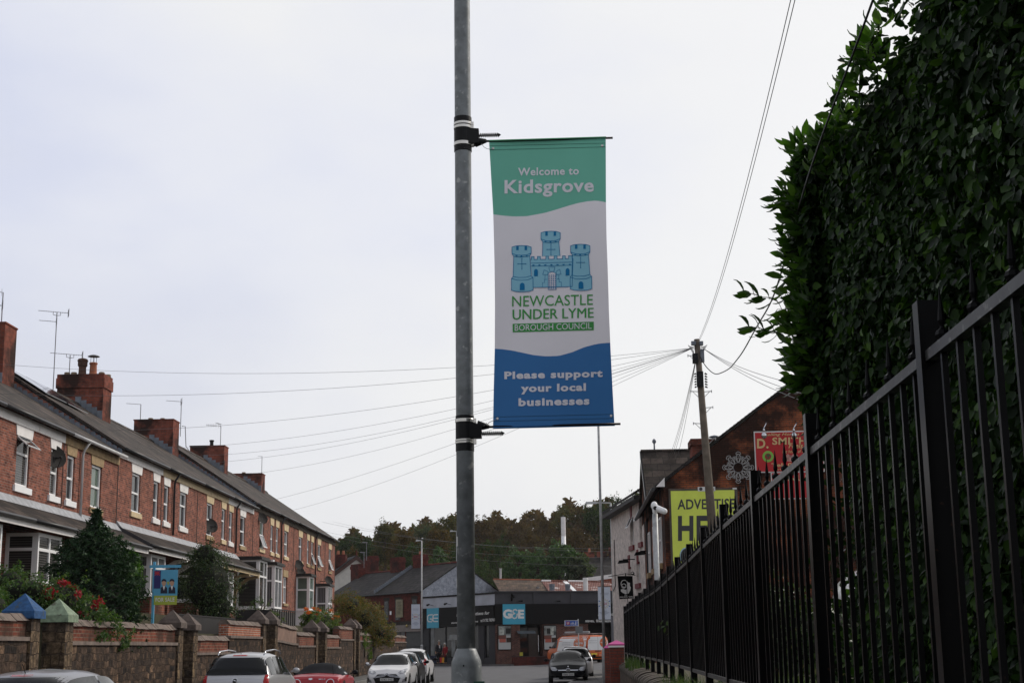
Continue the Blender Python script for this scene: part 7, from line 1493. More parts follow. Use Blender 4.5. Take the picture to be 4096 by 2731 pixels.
part('gutter', MB().tube([(x0_ - .36, WY - .1, ze_ - .2), (x0_ - .36, WY + 12, ze_ - .2)], .07, 7), m_gutter, gb); part('gutter_end', MB().prism([(x0_ - .26, WY - .10, ze_ - .12), (x0_ + .04, WY - .10, ze_ - .12), (x0_ + .04, WY - .10, ze_ + .19)], (0, .03, 0)), m_white, gb); part('downpipe', MB().cyl((x0_ - .07, WY + 2.5, ze_ - .3), (x0_ - .07, WY + 2.5, 1), .05, n=8).cyl((x0_ - .07, WY + 9.5, ze_ - .3), (x0_ - .07, WY + 9.5, 1), .05, n=8), m_gutter, gb)
for y, zz in ((52, 4.4), (55.6, 4.4), (52, 2.2), (58.8, 4.4)):
    F_, G_ = MB(), MB(); fr = Frame((3.50, 0, 0), (0, -1), (-1, 0)); winframe(fr, F_, G_, -y - .5, -y + .5, zz, zz + 1.6, .03, (), (.5,)); f = part('window', F_, m_upvc, gb); part('pane', G_, m_glass, f); part('window_sill', fr.box(MB(), -y - .6, -y + .6, .0, .12, zz - .2, zz - .004), m_stonepaint, gb)
cx0, cz = at(2765, 1830, 57), at(2765, 1763, 57); cx1 = at(2862, 1830, 57)
c_ = part('chimney', MB().box(cx0.x, cx1.x, 56.4, 57.6, 8, cz.z - .25).box(cx0.x - .06, cx1.x + .06, 56.34, 57.66, cz.z - .25, cz.z), m_chim, gb)
p_ = at(2858, 1762, 57); part('chimney_pot', MB().lathe([(.15, p_.z - .35), (.17, p_.z - .1), (.15, p_.z - .02)], (p_.x, 57, 0), 12), m_terra, c_); part('pot_cowl', MB().lathe([(.10, p_.z - .02), (.10, p_.z + .12), (.22, p_.z + .13), (.20, p_.z + .17), (.02, p_.z + .22)], (p_.x, 57, 0), 12), m_lead, c_)
# cross wing with its finial
cw = thing('slate_wing', 'steep slate roofed wing with a ball finial between the inn and the gable building', 'building', (3.4, 59, .3)); rz_, ey_ = 9.2, 7.0; r_ = MB().prism([(3.3, 56.4, ey_), (12, 56.4, ey_), (12, 59.3, rz_), (3.3, 59.3, rz_)], (0, 0, .12)).prism([(3.3, 59.3, rz_), (12, 59.3, rz_), (12, 62.4, ey_), (3.3, 62.4, ey_)], (0, 0, .12)); part('roof', r_, m_slate, cw); part('gable', MB().poly([(3.41, 56.5, ey_ - .5), (3.41, 62.3, ey_ - .5), (3.41, 59.3, rz_)]), m_sooty, cw); part('verge', MB().prism([(3.26, 56.35, ey_ - .12), (3.26, 59.3, rz_ - .12), (3.26, 59.3, rz_ + .14), (3.26, 56.35, ey_ + .14)], (.06, 0, 0)), m_black, cw)
f0 = at(2607, 1836, 59.3); part('finial', MB().lathe([(.12, f0.z - .1), (.06, f0.z + .1), (.035, f0.z + .2), (.07, f0.z + .3), (.035, f0.z + .36), (.03, f0.z + .62), (.085, f0.z + .70), (.07, f0.z + .78), (.01, f0.z + .84)], (f0.x + .12, 59.3, 0), 12), m_lead, cw, smooth=True); part('ridge_tiles', MB().tube([(3.3, 59.3, rz_ + .1), (12, 59.3, rz_ + .1)], .1, 7), m_slate, cw)
# yellow hoarding
m_yel = mat('yellow_hoarding', (.70, .80, .12), .5, var=.06); m_hink = mat('hoarding_ink', (.05, .05, .055), .5, var=.05); m_hframe = mat('weathered_frame', (.10, .085, .07), .8, var=.3)
yb = thing('advert_hoarding', 'yellow hoarding reading ADVERTISE HERE on the sooty gable', 'billboard', (GFm.px(2690, 2300)[0] + 3.52, WY, GFm.px(2690, 2330)[1]))
def gq(nm, a, b, m, par, n, n0=None): return part(nm, fq(GFm, MB(), a, b, n, n0), m, par)
gq('board_frame', (2674, 1955), (2970, 2440), m_hframe, yb, .07, .001); gq('board', (2682, 1964), (2957, 2434), m_yel, yb, .09, .071)
q = MB(); ftext(GFm, q, 'ADVERTISE', 2710, 2940, 1996, 2037, .096, -.015, .02); ftext(GFm, q, 'HERE', 2712, 2945, 2062, 2162, .096, -.01, .035); part('board_lettering', q, m_hink, yb)
q = MB(); [fpoly(GFm, q, [(2742 + 24 * math.cos(t), 2222 + 33 * math.sin(t)) for t in [2 * math.pi * k / 28 for k in range(28)]], .096)]; part('board_emblem_rim', q, mat('pale_blue_rim', (.35, .55, .65), .4, var=.1), yb); q = MB(); fpoly(GFm, q, [(2743 + 21 * math.cos(t), 2223 + 29.5 * math.sin(t)) for t in [2 * math.pi * k / 28 for k in range(28)]], .102); part('board_emblem', q, mat('emblem_dark', (.03, .032, .035), .3, var=.5, ns=6), yb)
t_ = gq('board_plate', (2790, 1948), (2860, 1964), m_signw, yb, .11, .072); part('plate_lettering', ftext(GFm, MB(), 'SIGNS', 2826, 2857, 1951, 1960, .114, 0, .02), m_hink, t_); q = MB(); fpoly(GFm, q, [(2802 + 7 * math.cos(t), 1956 + 7 * math.sin(t)) for t in [2 * math.pi * k / 16 for k in range(16)]], .114); part('plate_emblem', q, m_hink, t_); gq('board_tag', (2929, 1951), (2946, 1957), m_signw, yb, .08, .072)
# red sign
m_rs = mat('red_sign', (.46, .016, .022), .45, var=.05); m_gold = mat('pale_gold_lettering', (.68, .50, .24), .5, var=.03)
rsn = thing('red_sign', 'red D. SMITH sign with gold lettering and a green round badge on the gable', 'sign', (GFm.px(3020, 1880)[0] + 3.52, WY, GFm.px(3020, 1883)[1]))
gq('sign_frame', (3014, 1726), (3298, 1886), m_signw, rsn, .05, .001); gq('sign_panel', (3018.5, 1731), (3294, 1882), m_rs, rsn, .06, .051)
q = MB(); ftext(GFm, q, 'Selling Homes in', 3058, 3222, 1732, 1746, .068, -.02, .012, .3); ftext(GFm, q, 'D.', 3028, 3074, 1754, 1793, .068, 0, .03); ftext(GFm, q, 'SMITH', 3089, 3226, 1749, 1778, .068, -.01, .025); ftext(GFm, q, 'Fuels', 3154, 3212, 1772, 1792, .068, 0, .015, .3); ftext(GFm, q, 'Tel: 01782', 3085, 3240, 1852, 1867, .068, -.02, .015); ftext(GFm, q, 'www.davidsmith', 3104, 3250, 1871, 1880, .068, -.03, .0, .3); ftext(GFm, q, 'the home of fuel', 3130, 3230, 1797, 1812, .068, -.02, .0, .3); part('sign_lettering', q, m_gold, rsn)
for r0, m, n in ((22.5, mat('badge_green', (.22, .5, .08), .5, var=.05), .068), (13, mat('badge_red', (.3, .03, .03), .5, var=0), .074)):
    q = MB(); fpoly(GFm, q, [(3071 + r0 * math.cos(t), 1826 + r0 * math.sin(t)) for t in [2 * math.pi * k / 24 for k in range(24)]], n); part('sign_badge', q, m, rsn)
q = MB(); fpoly(GFm, q, [(3062, 1824), (3066, 1818), (3071, 1815), (3077, 1818), (3081, 1824), (3074, 1826), (3073, 1834), (3069, 1834), (3069, 1826)], .08); part('badge_tree', q, mat('badge_tree_green', (.05, .10, .03), .5, var=0), rsn)
q = MB(); fpoly(GFm, q, [(3140, 1822), (3150, 1816), (3165, 1822), (3172, 1815), (3190, 1820), (3195, 1842), (3170, 1848), (3145, 1844)], .066); part('sign_photo', q, mat('sign_photo_pink', (.5, .25, .22), .5, var=.5, ns=9), rsn)
for px in (3060, 3180):
    u, z = GFm.px(px, 1694); u2, z2 = GFm.px(px, 1738, .9); part('sign_lamp', MB().tube([GFm.p(u, .02, z + .1), GFm.p(u, .45, z - .02), GFm.p(u2, .7, z2 + .25)], .018, 6).ball(GFm.p(u2, .7, z2), (.10, .10, .12), 12, 8).lathe([(.03, .0), (.05, -.08), (.03, -.1)], GFm.p(u2, .7, z2 + .24), 8), m_chrome, rsn, smooth=True)
u, z = GFm.px(3050, 1712); part('lamp_rail', MB().cyl(GFm.p(u, .3, z), GFm.p(u + 1.3, .3, z), .014, n=5), m_black, rsn)
r2 = thing('red_sign', 'smaller red notice below the D. SMITH sign, mostly behind the railing', 'sign', (GFm.px(3082, 1990)[0] + 3.52, WY, GFm.px(3082, 2010)[1])); gq('sign_frame', (3082, 1888), (3270, 1994), m_signw, r2, .05, .001); gq('sign_panel', (3086, 1892), (3266, 1990), m_rs, r2, .06, .051); part('sign_lettering', ftext(GFm, MB(), 'VENUE', 3098, 3240, 1899, 1922, .068, 0, .02), m_gold, r2)
# snowflake light
sn = thing('snowflake_light', 'wire snowflake light decoration fixed to the gable between the two signs', 'decoration', (GFm.px(2953, 1869)[0] + 3.52, WY - .1, GFm.px(2953, 1931)[1]))
def gpt(x, y, n=.14): u, z = GFm.px(x, y, n); return GFm.p(u, n, z)
fm, lt = MB(), MB()
def loop(mb, f, n, r_, closed=True):
    pts = [f(2 * math.pi * k / n) for k in range(n + (1 if closed else 0))]; mb.tube([gpt(*p) for p in pts], r_, 5, False)
loop(fm, lambda t: (2953 + 20 * math.cos(t), 1869 + 20 * math.sin(t)), 28, .012)
for k in range(8):
    a = 2 * math.pi * k / 8 + math.pi / 2; ca, sa = math.cos(a), math.sin(a)
    pt = lambda u, v: (2953 + ca * u - sa * v, 1869 + sa * u + ca * v)
    loop(lt, lambda t: pt(38 + 16 * math.cos(t), 8.5 * math.sin(t)), 18, .017); loop(lt, lambda t: pt(31 + 9 * math.cos(t), 4.5 * math.sin(t)), 12, .012)
    for s in (-1, 1): lt.tube([gpt(*pt(50, s * 4)), gpt(*pt(55, s * 10)), gpt(*pt(60, s * 7)), gpt(*pt(63, 0))], .013, 5); fm.tube([gpt(*pt(24, s * 3)), gpt(*pt(46, s * 17))], .008, 4); lt.tube([gpt(*pt(30, s * 12)), gpt(*pt(38, s * 17)), gpt(*pt(44, s * 13))], .014, 5)
loop(fm, lambda t: (2953 + 46 * math.cos(t), 1869 + 46 * math.sin(t)), 36, .009)
part('wire_frame', fm, m_alu, sn); part('rope_light', lt, mat('clear_rope_light', (.34, .33, .32), .35, var=.3, ns=20), sn)
# ------------------------------------------------------------------ camera post, telegraph pole, lamp columns, direction sign
cm = thing('camera_post', 'white security camera on a galvanised post behind the railing', 'security camera', (2.33, 36.4, 1.1)); tz = at(2620, 2055, 36.4).z
part('post', MB().cyl((2.33, 36.4, 1.05), (2.33, 36.4, tz), .068, n=16), m_galv, cm, smooth=True)
k_ = lambda px, py, dy=0: at(px, py, 36.4 + dy)
part('camera_bracket', MB().tube([k_(2621, 2058), k_(2619, 2044), k_(2616, 2030)], [.05, .06, .05], 10), m_upvc, cm, smooth=True); part('camera_dome', MB().ball(k_(2617, 2022), (.085, .085, .11), 14, 8), m_upvc, cm, smooth=True)
d0, d1 = k_(2622, 2030, -.05), k_(2663, 2046, -.25); part('camera_body', MB().tube([d0, d0 + (d1 - d0) * .1, d0 + (d1 - d0) * .9, d1], [.07, .085, .075, .06], 12), m_upvc, cm, smooth=True); part('camera_lens', MB().cyl(k_(2621, 2031, -.13), k_(2621, 2031, -.16), .05, n=12), m_ink, cm)
tp = thing('telegraph_pole', 'leaning wooden telegraph pole with step irons in front of the hoarding', 'pole', (at(2870, 2300, 38).x, 38, 1.1))
T0, T1 = at(2868, 2330, 38), at(2787, 1357, 38); T0 = T0 + (T0 - T1) * .12
def tpp(f): return T0 * (1 - f) + T1 * f
m_pole = mat('weathered_pole_timber', (.14, .115, .09), .9, var=.3, ns=5, bump=.01)
part('pole_shaft', MB().tube([T0, tpp(.5), T1], [.135, .105, .075], 16), m_pole, tp, smooth=True)
fz = lambda py: (T0.z - at(2800, py, 38).z) / (T0.z - T1.z)
for py, sg in ((1423, -1), (1566, -1), (1567, 1), (1631, 1), (1694, -1), (1756, 1)):
    p_ = tpp(fz(py)); part('step_iron', MB().tube([p_ + Vector((sg * .06, 0, 0)), p_ + Vector((sg * .27, -.02, .01))], .011, 5).tube([p_ + Vector((sg * .22, -.02, 0)), p_ + Vector((sg * .07, 0, -.15))], .008, 4).cyl(p_ + Vector((sg * .27, -.02, -.03)), p_ + Vector((sg * .27, -.02, .04)), .012, n=5), m_galv, tp)
q = MB(); p_ = tpp(fz(1519)); q.hexa([p_ + Vector(d) for d in ((-.10, -.16, -.20), (.075, -.16, -.20), (.075, -.05, -.20), (-.10, -.05, -.20), (-.10, -.16, .20), (.075, -.16, .20), (.075, -.05, .20), (-.10, -.05, .20))]); part('cable_box', q, m_blackp, tp); q = MB()
for k in range(6): a = p_ + Vector((.13, -.04, -.19 + k * .07)); q.tube([a, a + Vector((.05, -.03, -.03))], [.03, .015], 6); a = p_ + Vector((-.12, -.04, -.19 + k * .07)); q.tube([a, a + Vector((-.03, -.03, -.02))], [.025, .015], 6)
part('cable_glands', q, m_blackp, tp)
for py, dx, h_, w_, m in ((1435, -.09, .13, .07, m_blackp), (1425, .10, .17, .05, m_lead), (1374, -.10, .05, .06, m_lead), (1375, .10, .05, .05, m_lead)):
    p_ = tpp(fz(py)) + Vector((dx, -.05, 0)); part('junction_box', MB().box(p_.x - w_, p_.x + w_, p_.y - .07, p_.y + .05, p_.z - h_, p_.z + h_), m, tp)
p_ = tpp(fz(1393)); q = MB()
for s in (-1, 1):
    for k in range(4): q.tube([p_ + Vector((s * .08, -.02, .06 - k * .03)), p_ + Vector((s * (.16 + .03 * k), -.06, .02 + .02 * k)), p_ + Vector((s * .10, -.05, -.10 - .03 * k))], .006, 4)
part('wire_bunch', q, m_black, tp)
def wire(name, label, a, b, sag, r_, m, grp=None, n=28):
    a, b = Vector(a), Vector(b); pts = [a * (1 - t) + b * t - Vector((0, 0, 4 * sag * t * (1 - t))) for t in [k / n for k in range(n + 1)]]
    o = part(name, MB().tube(pts, r_, 5), m); return tag(o, label, 'cable', grp)
m_wire = mat('grey_wire', (.16, .16, .165), .6, var=0); m_cab = mat('black_cable', (.015, .015, .016), .5, var=0)
hub = tpp(fz(1392)) + Vector((-.12, -.03, 0)); hubr = tpp(fz(1392)) + Vector((.13, -.03, 0))
G = 'telephone wires from the pole to the terrace'
# far ends on the house fronts (pixel where each wire dies into the terrace and the street distance there)
for (px, py, Y, sg, lb) in ((-40, 1453, 47, .5, 'highest telephone wire, crossing the near chimney stack'), (-60, 1572, 44, .5, 'second highest telephone wire, crossing the potted chimney'), (250, 1722, 50.5, .6, 'telephone wire running to the roof below the cowled pots'), (600, 1795, 60, .6, 'telephone wire ending near the flat topped middle chimney'),
      (800, 1822, 64, .6, 'telephone wire passing just left of the cross shaped aerial'), (770, 1855, 66, .6, 'telephone wire meeting the roof beyond the middle chimney'), (900, 1905, 72, .6, 'telephone wire ending beyond the chimney with the black flue'), (880, 2045, 73.5, .5, 'lower telephone wire, passing above the farthest chimney'), (1010, 2075, 84, .6, 'lowest telephone wire, meeting the gutter past the last roof step')):
    wire('telephone_wire', lb, hub, at(px, py, Y), sg, .0048, m_wire, G)
for k, (px, py) in enumerate(((3210, 1540), (3230, 1580), (3240, 1615))): wire('telephone_wire', ('upper', 'middle', 'lower')[k] + ' of the three wires from the pole into the hedge on the right', hubr, at(px, py, 24 + k), .12, .006, m_wire)
for k, (px, dx) in enumerate(((3188, 0), (3206, 1))): wire('telephone_wire', ('left', 'right')[k] + ' of the paired wires rising steeply to the top edge of the picture', tpp(fz(1372)) + Vector((.03 * k, -.08, 0)), at(px + 10, -150, 11.5), .35, .0045, m_cab)
for k, (px, py) in enumerate(((2672, 1838), (2680, 1835), (2705, 1838), (2688, 1837))): wire('telephone_wire', ('leftmost', 'second', 'rightmost', 'third')[k] + ' of the bundled wires dropping from the pole to the slate wing roof', tpp(fz(1430)) + Vector((-.06, .02, -.02 * k)), at(px, py, 58.8), .25, .006, m_wire)
pts = [at(*p) for p in ((3530, -120, 5.5), (3492, 0, 5.8), (3395, 262, 6.5), (3312, 480, 7.3), (3235, 700, 8.4), (3175, 905, 10), (3128, 1080, 12.2), (3080, 1215, 16), (3025, 1310, 22), (2975, 1400, 27), (2945, 1442, 30), (2915, 1475, 33), (2872, 1495, 35.5), (2850, 1490, 36.5), (2828, 1470, 37.4), (2812, 1448, 37.8), (2800, 1425, 37.9))]
cr_ = []
for i in range(len(pts) - 1):
    p0, p1, p2, p3 = pts[max(0, i - 1)], pts[i], pts[i + 1], pts[min(len(pts) - 1, i + 2)]
    for k in range(6): t = k / 6; cr_.append(.5 * ((2 * p1) + (p2 - p0) * t + (2 * p0 - 5 * p1 + 4 * p2 - p3) * t * t + (3 * p1 - p0 - 3 * p2 + p3) * t ** 3))
tag(part('thick_cable', MB().tube(cr_ + [pts[-1]], [.0055 + .0065 * max(0, min(1, (p.y - 6) / 20)) for p in cr_ + [pts[-1]]], 7), m_cab, smooth=True), 'thick black cable sagging from the pole past the edge of the hedge', 'cable')
for k, (ya, yb_, Ya, Yb) in enumerate(((2062, 2210, 96, 75), (2098, 2222, 98, 76), (2060, 2216, 110, 78), (2118, 2232, 100, 75))): wire('telephone_wire', ('upper', 'third', 'second', 'lowest')[k] + ' of the street wires crossing before the wooded hill to the inn', at(1290 if k < 2 else 1330, ya + 25, Ya), at(2478, ya + (130 if k < 2 else 145), Yb), .5, .006, mat('pale_wire', (.20, .20, .21), .6, var=0), 'wires crossing before the wooded hill')
def column(label, px_base, Y, pyt, arm, rbase, rshaft, sh=1.5, z0=None):
    x = at(px_base, 2577, Y).x; z0 = gz(x, Y) + .1 if z0 is None else z0; zt_ = at(px_base, pyt, Y).z if pyt else 10.6
    c = thing('lamp_column', label, 'lamp column', (x, Y, z0), 0, 'street lamp columns'); part('column_shaft', MB().lathe([(rshaft, z0 + sh), (rshaft * .92, (z0 + zt_) / 2), (rshaft * .75, zt_)], (x, Y, 0), 16), m_galv, c, smooth=True); part('column_base', MB().lathe([(rbase, z0 - .1), (rbase, z0 + sh - .08), (rshaft * 1.02, z0 + sh)], (x, Y, 0), 16), m_galv, c, smooth=True)
    part('lamp_arm', MB().tube([(x, Y, zt_ - .1), (x, Y, zt_), (x + arm * .3, Y, zt_ + .02), (x + arm * .6, Y, zt_ + .03)], .04, 8), m_galv, c); a = x + arm * .55; b = x + arm
    part('lantern', MB().hexa([(min(a, b), Y - .14, zt_ - .03), (max(a, b), Y - .14, zt_ - .03), (max(a, b), Y + .14, zt_ - .03), (min(a, b), Y + .14, zt_ - .03), (min(a, b) + .05, Y - .1, zt_ + .1), (max(a, b) - .05, Y - .1, zt_ + .1), (max(a, b) - .05, Y + .1, zt_ + .1), (min(a, b) + .05, Y + .1, zt_ + .1)]), m_galv, c); return x
column('galvanised lamp column on the right pavement by the pink capped pier', 2416, 60, 1300, -1.4, .098, .058, 1.42)
xr_ = column('slender lamp column by the inn carrying a pale anniversary banner', 2458, 86, 2011, -1.5, .10, .062)
xl_ = column('lamp column before the dark brick shops carrying a pale anniversary banner', 1687, 112, 2162, -.45, .10, .062)
column('lamp column far behind the shop, partly hidden by the near column', 1829, 131, 2124, -.6, .10, .06)
def banner850(fr, x0, x1, y0, y1, label, xs):
    u, z = fr.px((x0 + x1) / 2, y1); b = thing('banner', label, 'banner', fr.p(u, 0, z)); W_ = x1 - x0; H_ = y1 - y0
    part('cloth', fq(fr, MB(), (x0, y0), (x1, y1), .01, -.01), mat('pale_banner_cloth', (.50, .54, .62), .6, var=.04), b); P_ = lambda a, c: (x0 + W_ * a, y0 + H_ * c)
    q = MB()
    for c, a0, a1 in ((.19, .16, .84), (.235, .2, .8), (.74, .3, .7), (.775, .12, .88), (.81, .2, .8), (.845, .35, .65)): 
        k = 9; 
        for i in range(k): a = a0 + (a1 - a0) * i / k; fpoly(fr, q, [P_(a, c - .011), P_(a + (a1 - a0) / k * .75, c - .011), P_(a + (a1 - a0) / k * .75, c + .008), P_(a, c + .008)], .016)
    part('banner_print', q, mat('banner_print_blue_grey', (.24, .27, .36), .6, var=0), b)
    q = MB()
    for k in range(14):
        t = 2 * math.pi * k / 14; fpoly(fr, q, [P_(.5 + .40 * math.cos(t + d) * rr_, .51 + .40 * math.sin(t + d) * rr_ * W_ / H_) for d, rr_ in ((-.12, .72), (0, 1.0), (.12, .72), (0, .62))], .016)
    part('crest_scrolls', q, mat('crest_gold', (.45, .36, .13), .5, var=.1), b); q = MB()
    for sx, sy in ((-1, -1), (1, -1), (-1, 1), (1, 1)): fpoly(fr, q, [P_(.5 + sx * .30, .51 + sy * .07), P_(.5 + sx * .42, .51 + sy * .105), P_(.5 + sx * .44, .51 + sy * .075), P_(.5 + sx * .36, .51 + sy * .05)], .018)
    part('crest_blue', q, mat('crest_blue', (.06, .15, .36), .5, var=0), b); q = MB(); fpoly(fr, q, [P_(.5 + .25 * math.cos(2 * math.pi * k / 20), .51 + .25 * math.sin(2 * math.pi * k / 20) * W_ / H_) for k in range(20)], .017); part('crest_disc', q, mat('pale_banner_cloth', (.50, .54, .62)), b)
    part('crest_number', ftext(fr, MB(), '850', *[P_(a, 0)[0] for a in (.30, .70)], P_(0, .475)[1], P_(0, .545)[1], .021, 0, .02), mat('crest_red', (.38, .05, .07), .5, var=0), b)
    q = MB()
    for y in (y0 - 1, y1 + 1): u0, z0 = fr.px(x0, y); u1, _ = fr.px(xs, y); q.cyl(fr.p(min(u0, u1), 0, z0), fr.p(max(u0, u1), 0, z0), .025, n=6)
    part('banner_rods', q, m_black, b)
banner850(Frame((xl_, 112, 0), (1, .45)), 1645.5, 1680, 2415, 2513, 'pale anniversary banner with an 850 crest left of the corner shop', 1688)
banner850(Frame((xr_, 86, 0), (1, .1)), 2391, 2444, 2346, 2477, 'pale anniversary banner with an 850 crest half hidden by the right lamp column', 2456)
DS = Frame(tuple(at(2313, 2500, 92).xy) + (0,), (1, .08)); dz_ = gz(DS.o.x, 92); ds = thing('direction_sign', 'blue direction sign with railway, cycle and walking symbols on a post', 'sign', (DS.o.x, 92, dz_))
part('post', MB().cyl(DS.p(0, 0, dz_), DS.p(0, 0, DS.px(2313, 2474)[1]), .035, n=8), m_galv, ds); part('sign_border', fq(DS, MB(), (2257.5, 2480), (2312, 2502), .05, .03), m_signw, ds); part('sign_panel', fq(DS, MB(), (2259, 2481.5), (2311, 2500.5), .055, .051), mat('direction_blue', (.03, .10, .40), .5, var=.03), ds)
part('railway_panel', fq(DS, MB(), (2265, 2484.5), (2279, 2497.5), .062, .056), mat('railway_red', (.36, .02, .04), .5, var=0), ds); q = MB(); stroke(DS, q, [(2267, 2489), (2277, 2489)], 1.3, .066); stroke(DS, q, [(2267, 2493), (2277, 2493)], 1.3, .066); stroke(DS, q, [(2274, 2486.5), (2270, 2489), (2274, 2493), (2270, 2496)], 1.2, .066)
for cx in (2285, 2293.5): [stroke(DS, q, [(cx + 3.2 * math.cos(k), 2494 + 3.2 * math.sin(k)), (cx + 3.2 * math.cos(k + .8), 2494 + 3.2 * math.sin(k + .8))], .9, .06) for k in (0, .8, 1.6, 2.4, 3.2, 4, 4.8, 5.6)]
stroke(DS, q, [(2285, 2494), (2288, 2488), (2293, 2488), (2293.5, 2494)], .9, .06); stroke(DS, q, [(2288, 2488), (2290, 2494), (2293, 2488)], .9, .06); stroke(DS, q, [(2303, 2484), (2303.5, 2485.5)], 2.6, .06); stroke(DS, q, [(2303, 2487), (2302, 2492), (2304.5, 2498)], 2, .06); stroke(DS, q, [(2302, 2492), (2299.5, 2498)], 1.6, .06); stroke(DS, q, [(2300, 2491), (2303, 2488), (2307, 2492)], 1.1, .06); stroke(DS, q, [(2263, 2484), (2260.8, 2487), (2263, 2491), (2260.8, 2494), (2262, 2498)], 1.1, .06); part('sign_symbols', q, m_signw, ds)
sb2 = thing('sign_back', 'plain grey back of a road sign clamped to the direction sign post', 'sign', DS.p(0, 0, DS.px(2310, 2531)[1])); part('sign_plate', fq(DS, MB(), (2301, 2504), (2331, 2530), .05, .04), mat('sign_back_grey', (.15, .155, .16), .6), sb2); part('sign_clamp', fq(DS, MB(), (2310, 2506), (2317, 2528), .04, -.04), m_galv, sb2)
# pink capped brick pier at the end of the railing
px_ = at(2467, 2600, 42).x; zt_ = at(2467, 2558, 42).z; pp_ = thing('brick_pier', 'red brick pier with a bright pink pyramid cap at the end of the railing', 'pier', (px_, 42, .1)); m_pink = mat('pink_painted_cap', (.52, .085, .27), .55, var=.08)
part('shaft', MB().box(px_ - .2, px_ + .2, 41.8, 42.2, 0, zt_ - .2), brick('pier_brick', (.19, .045, .03), (.13, .04, .03), (.06, .05, .045)), pp_); s = .25; z0 = zt_ - .2; part('cap_slab', MB().box(px_ - s + .02, px_ + s - .02, 41.76, 42.24, z0, z0 + .05), m_white, pp_)
part('pink_cap', MB().add([(px_ - s, 42 - s, z0 + .051), (px_ + s, 42 - s, z0 + .051), (px_ + s, 42 + s, z0 + .051), (px_ - s, 42 + s, z0 + .051), (px_ - s, 42 - s, z0 + .09), (px_ + s, 42 - s, z0 + .09), (px_ + s, 42 + s, z0 + .09), (px_ - s, 42 + s, z0 + .09), (px_, 42, zt_)], [(0, 1, 5, 4), (1, 2, 6, 5), (2, 3, 7, 6), (3, 0, 4, 7), (4, 5, 8), (5, 6, 8), (6, 7, 8), (7, 4, 8), (3, 2, 1, 0)]), m_pink, pp_)
p_ = at(2438, 2586, 47); q_ = thing('brick_pier', 'second pink capped pier just showing behind the first', 'pier', (p_.x, 47, .1)); part('shaft', MB().box(p_.x - .16, p_.x + .3, 46.8, 47.2, 0, p_.z - .03), brick('pier_brick', (.19, .045, .03), (.13, .04, .03), (.06, .05, .045)), q_); part('pink_cap', MB().hexa([(p_.x - .2, 46.77, p_.z - .03), (p_.x + .34, 46.77, p_.z - .03), (p_.x + .34, 47.23, p_.z - .03), (p_.x - .2, 47.23, p_.z - .03), (p_.x - .1, 46.9, p_.z + .06), (p_.x + .2, 46.9, p_.z + .06), (p_.x + .2, 47.1, p_.z + .06), (p_.x - .1, 47.1, p_.z + .06)]), m_pink, q_)
# ------------------------------------------------------------------ wooded hill
def hill(x, y): return .2 + 13 * smooth(y, 150, 225) + 3 * smooth(y, 225, 300) + 3.0 * smooth(x, -5, 30) * smooth(y, 170, 230)
xs, ys = np.linspace(-140, 140, 29), np.linspace(146, 420, 24)
struct('hill', MB().add([(x, y, hill(x, y) - .3) for y in ys for x in xs], [(j * 29 + i, j * 29 + i + 1, (j + 1) * 29 + i + 1, (j + 1) * 29 + i) for j in range(23) for i in range(28)]), m_earth, smooth=True)
tl = {
 'dark': leafmat('dark_green_crown', ((0, (0.015, 0.030, 0.015)), (.6, (0.033, 0.057, 0.021)), (1, (0.068, 0.093, 0.033))), .7, .08, .3),
 'green': leafmat('green_crown', ((0, (0.033, 0.068, 0.027)), (.6, (0.060, 0.112, 0.039)), (1, (0.105, 0.165, 0.060))), .55, .25, .2),
 'orange': leafmat('orange_crown', ((0, (.045, .038, .016)), (.5, (.085, .056, .020)), (.85, (.125, .068, .022)), (1, (.15, .09, .03))), .7, .08, .3),
 'brown': leafmat('brown_crown', ((0, (.040, .026, .015)), (.5, (.072, .045, .025)), (.85, (.105, .060, .030)), (1, (.075, .07, .034))), .7, .08, .3),
 'olive': leafmat('olive_crown', ((0, (0.027, 0.033, 0.015)), (.6, (0.068, 0.068, 0.024)), (1, (0.135, 0.102, 0.033))), .7, .08, .3),
 'grey': leafmat('grey_green_crown', ((0, (0.030, 0.045, 0.030)), (.6, (0.068, 0.083, 0.054)), (1, (0.120, 0.135, 0.090))), .7, .08, .3)}
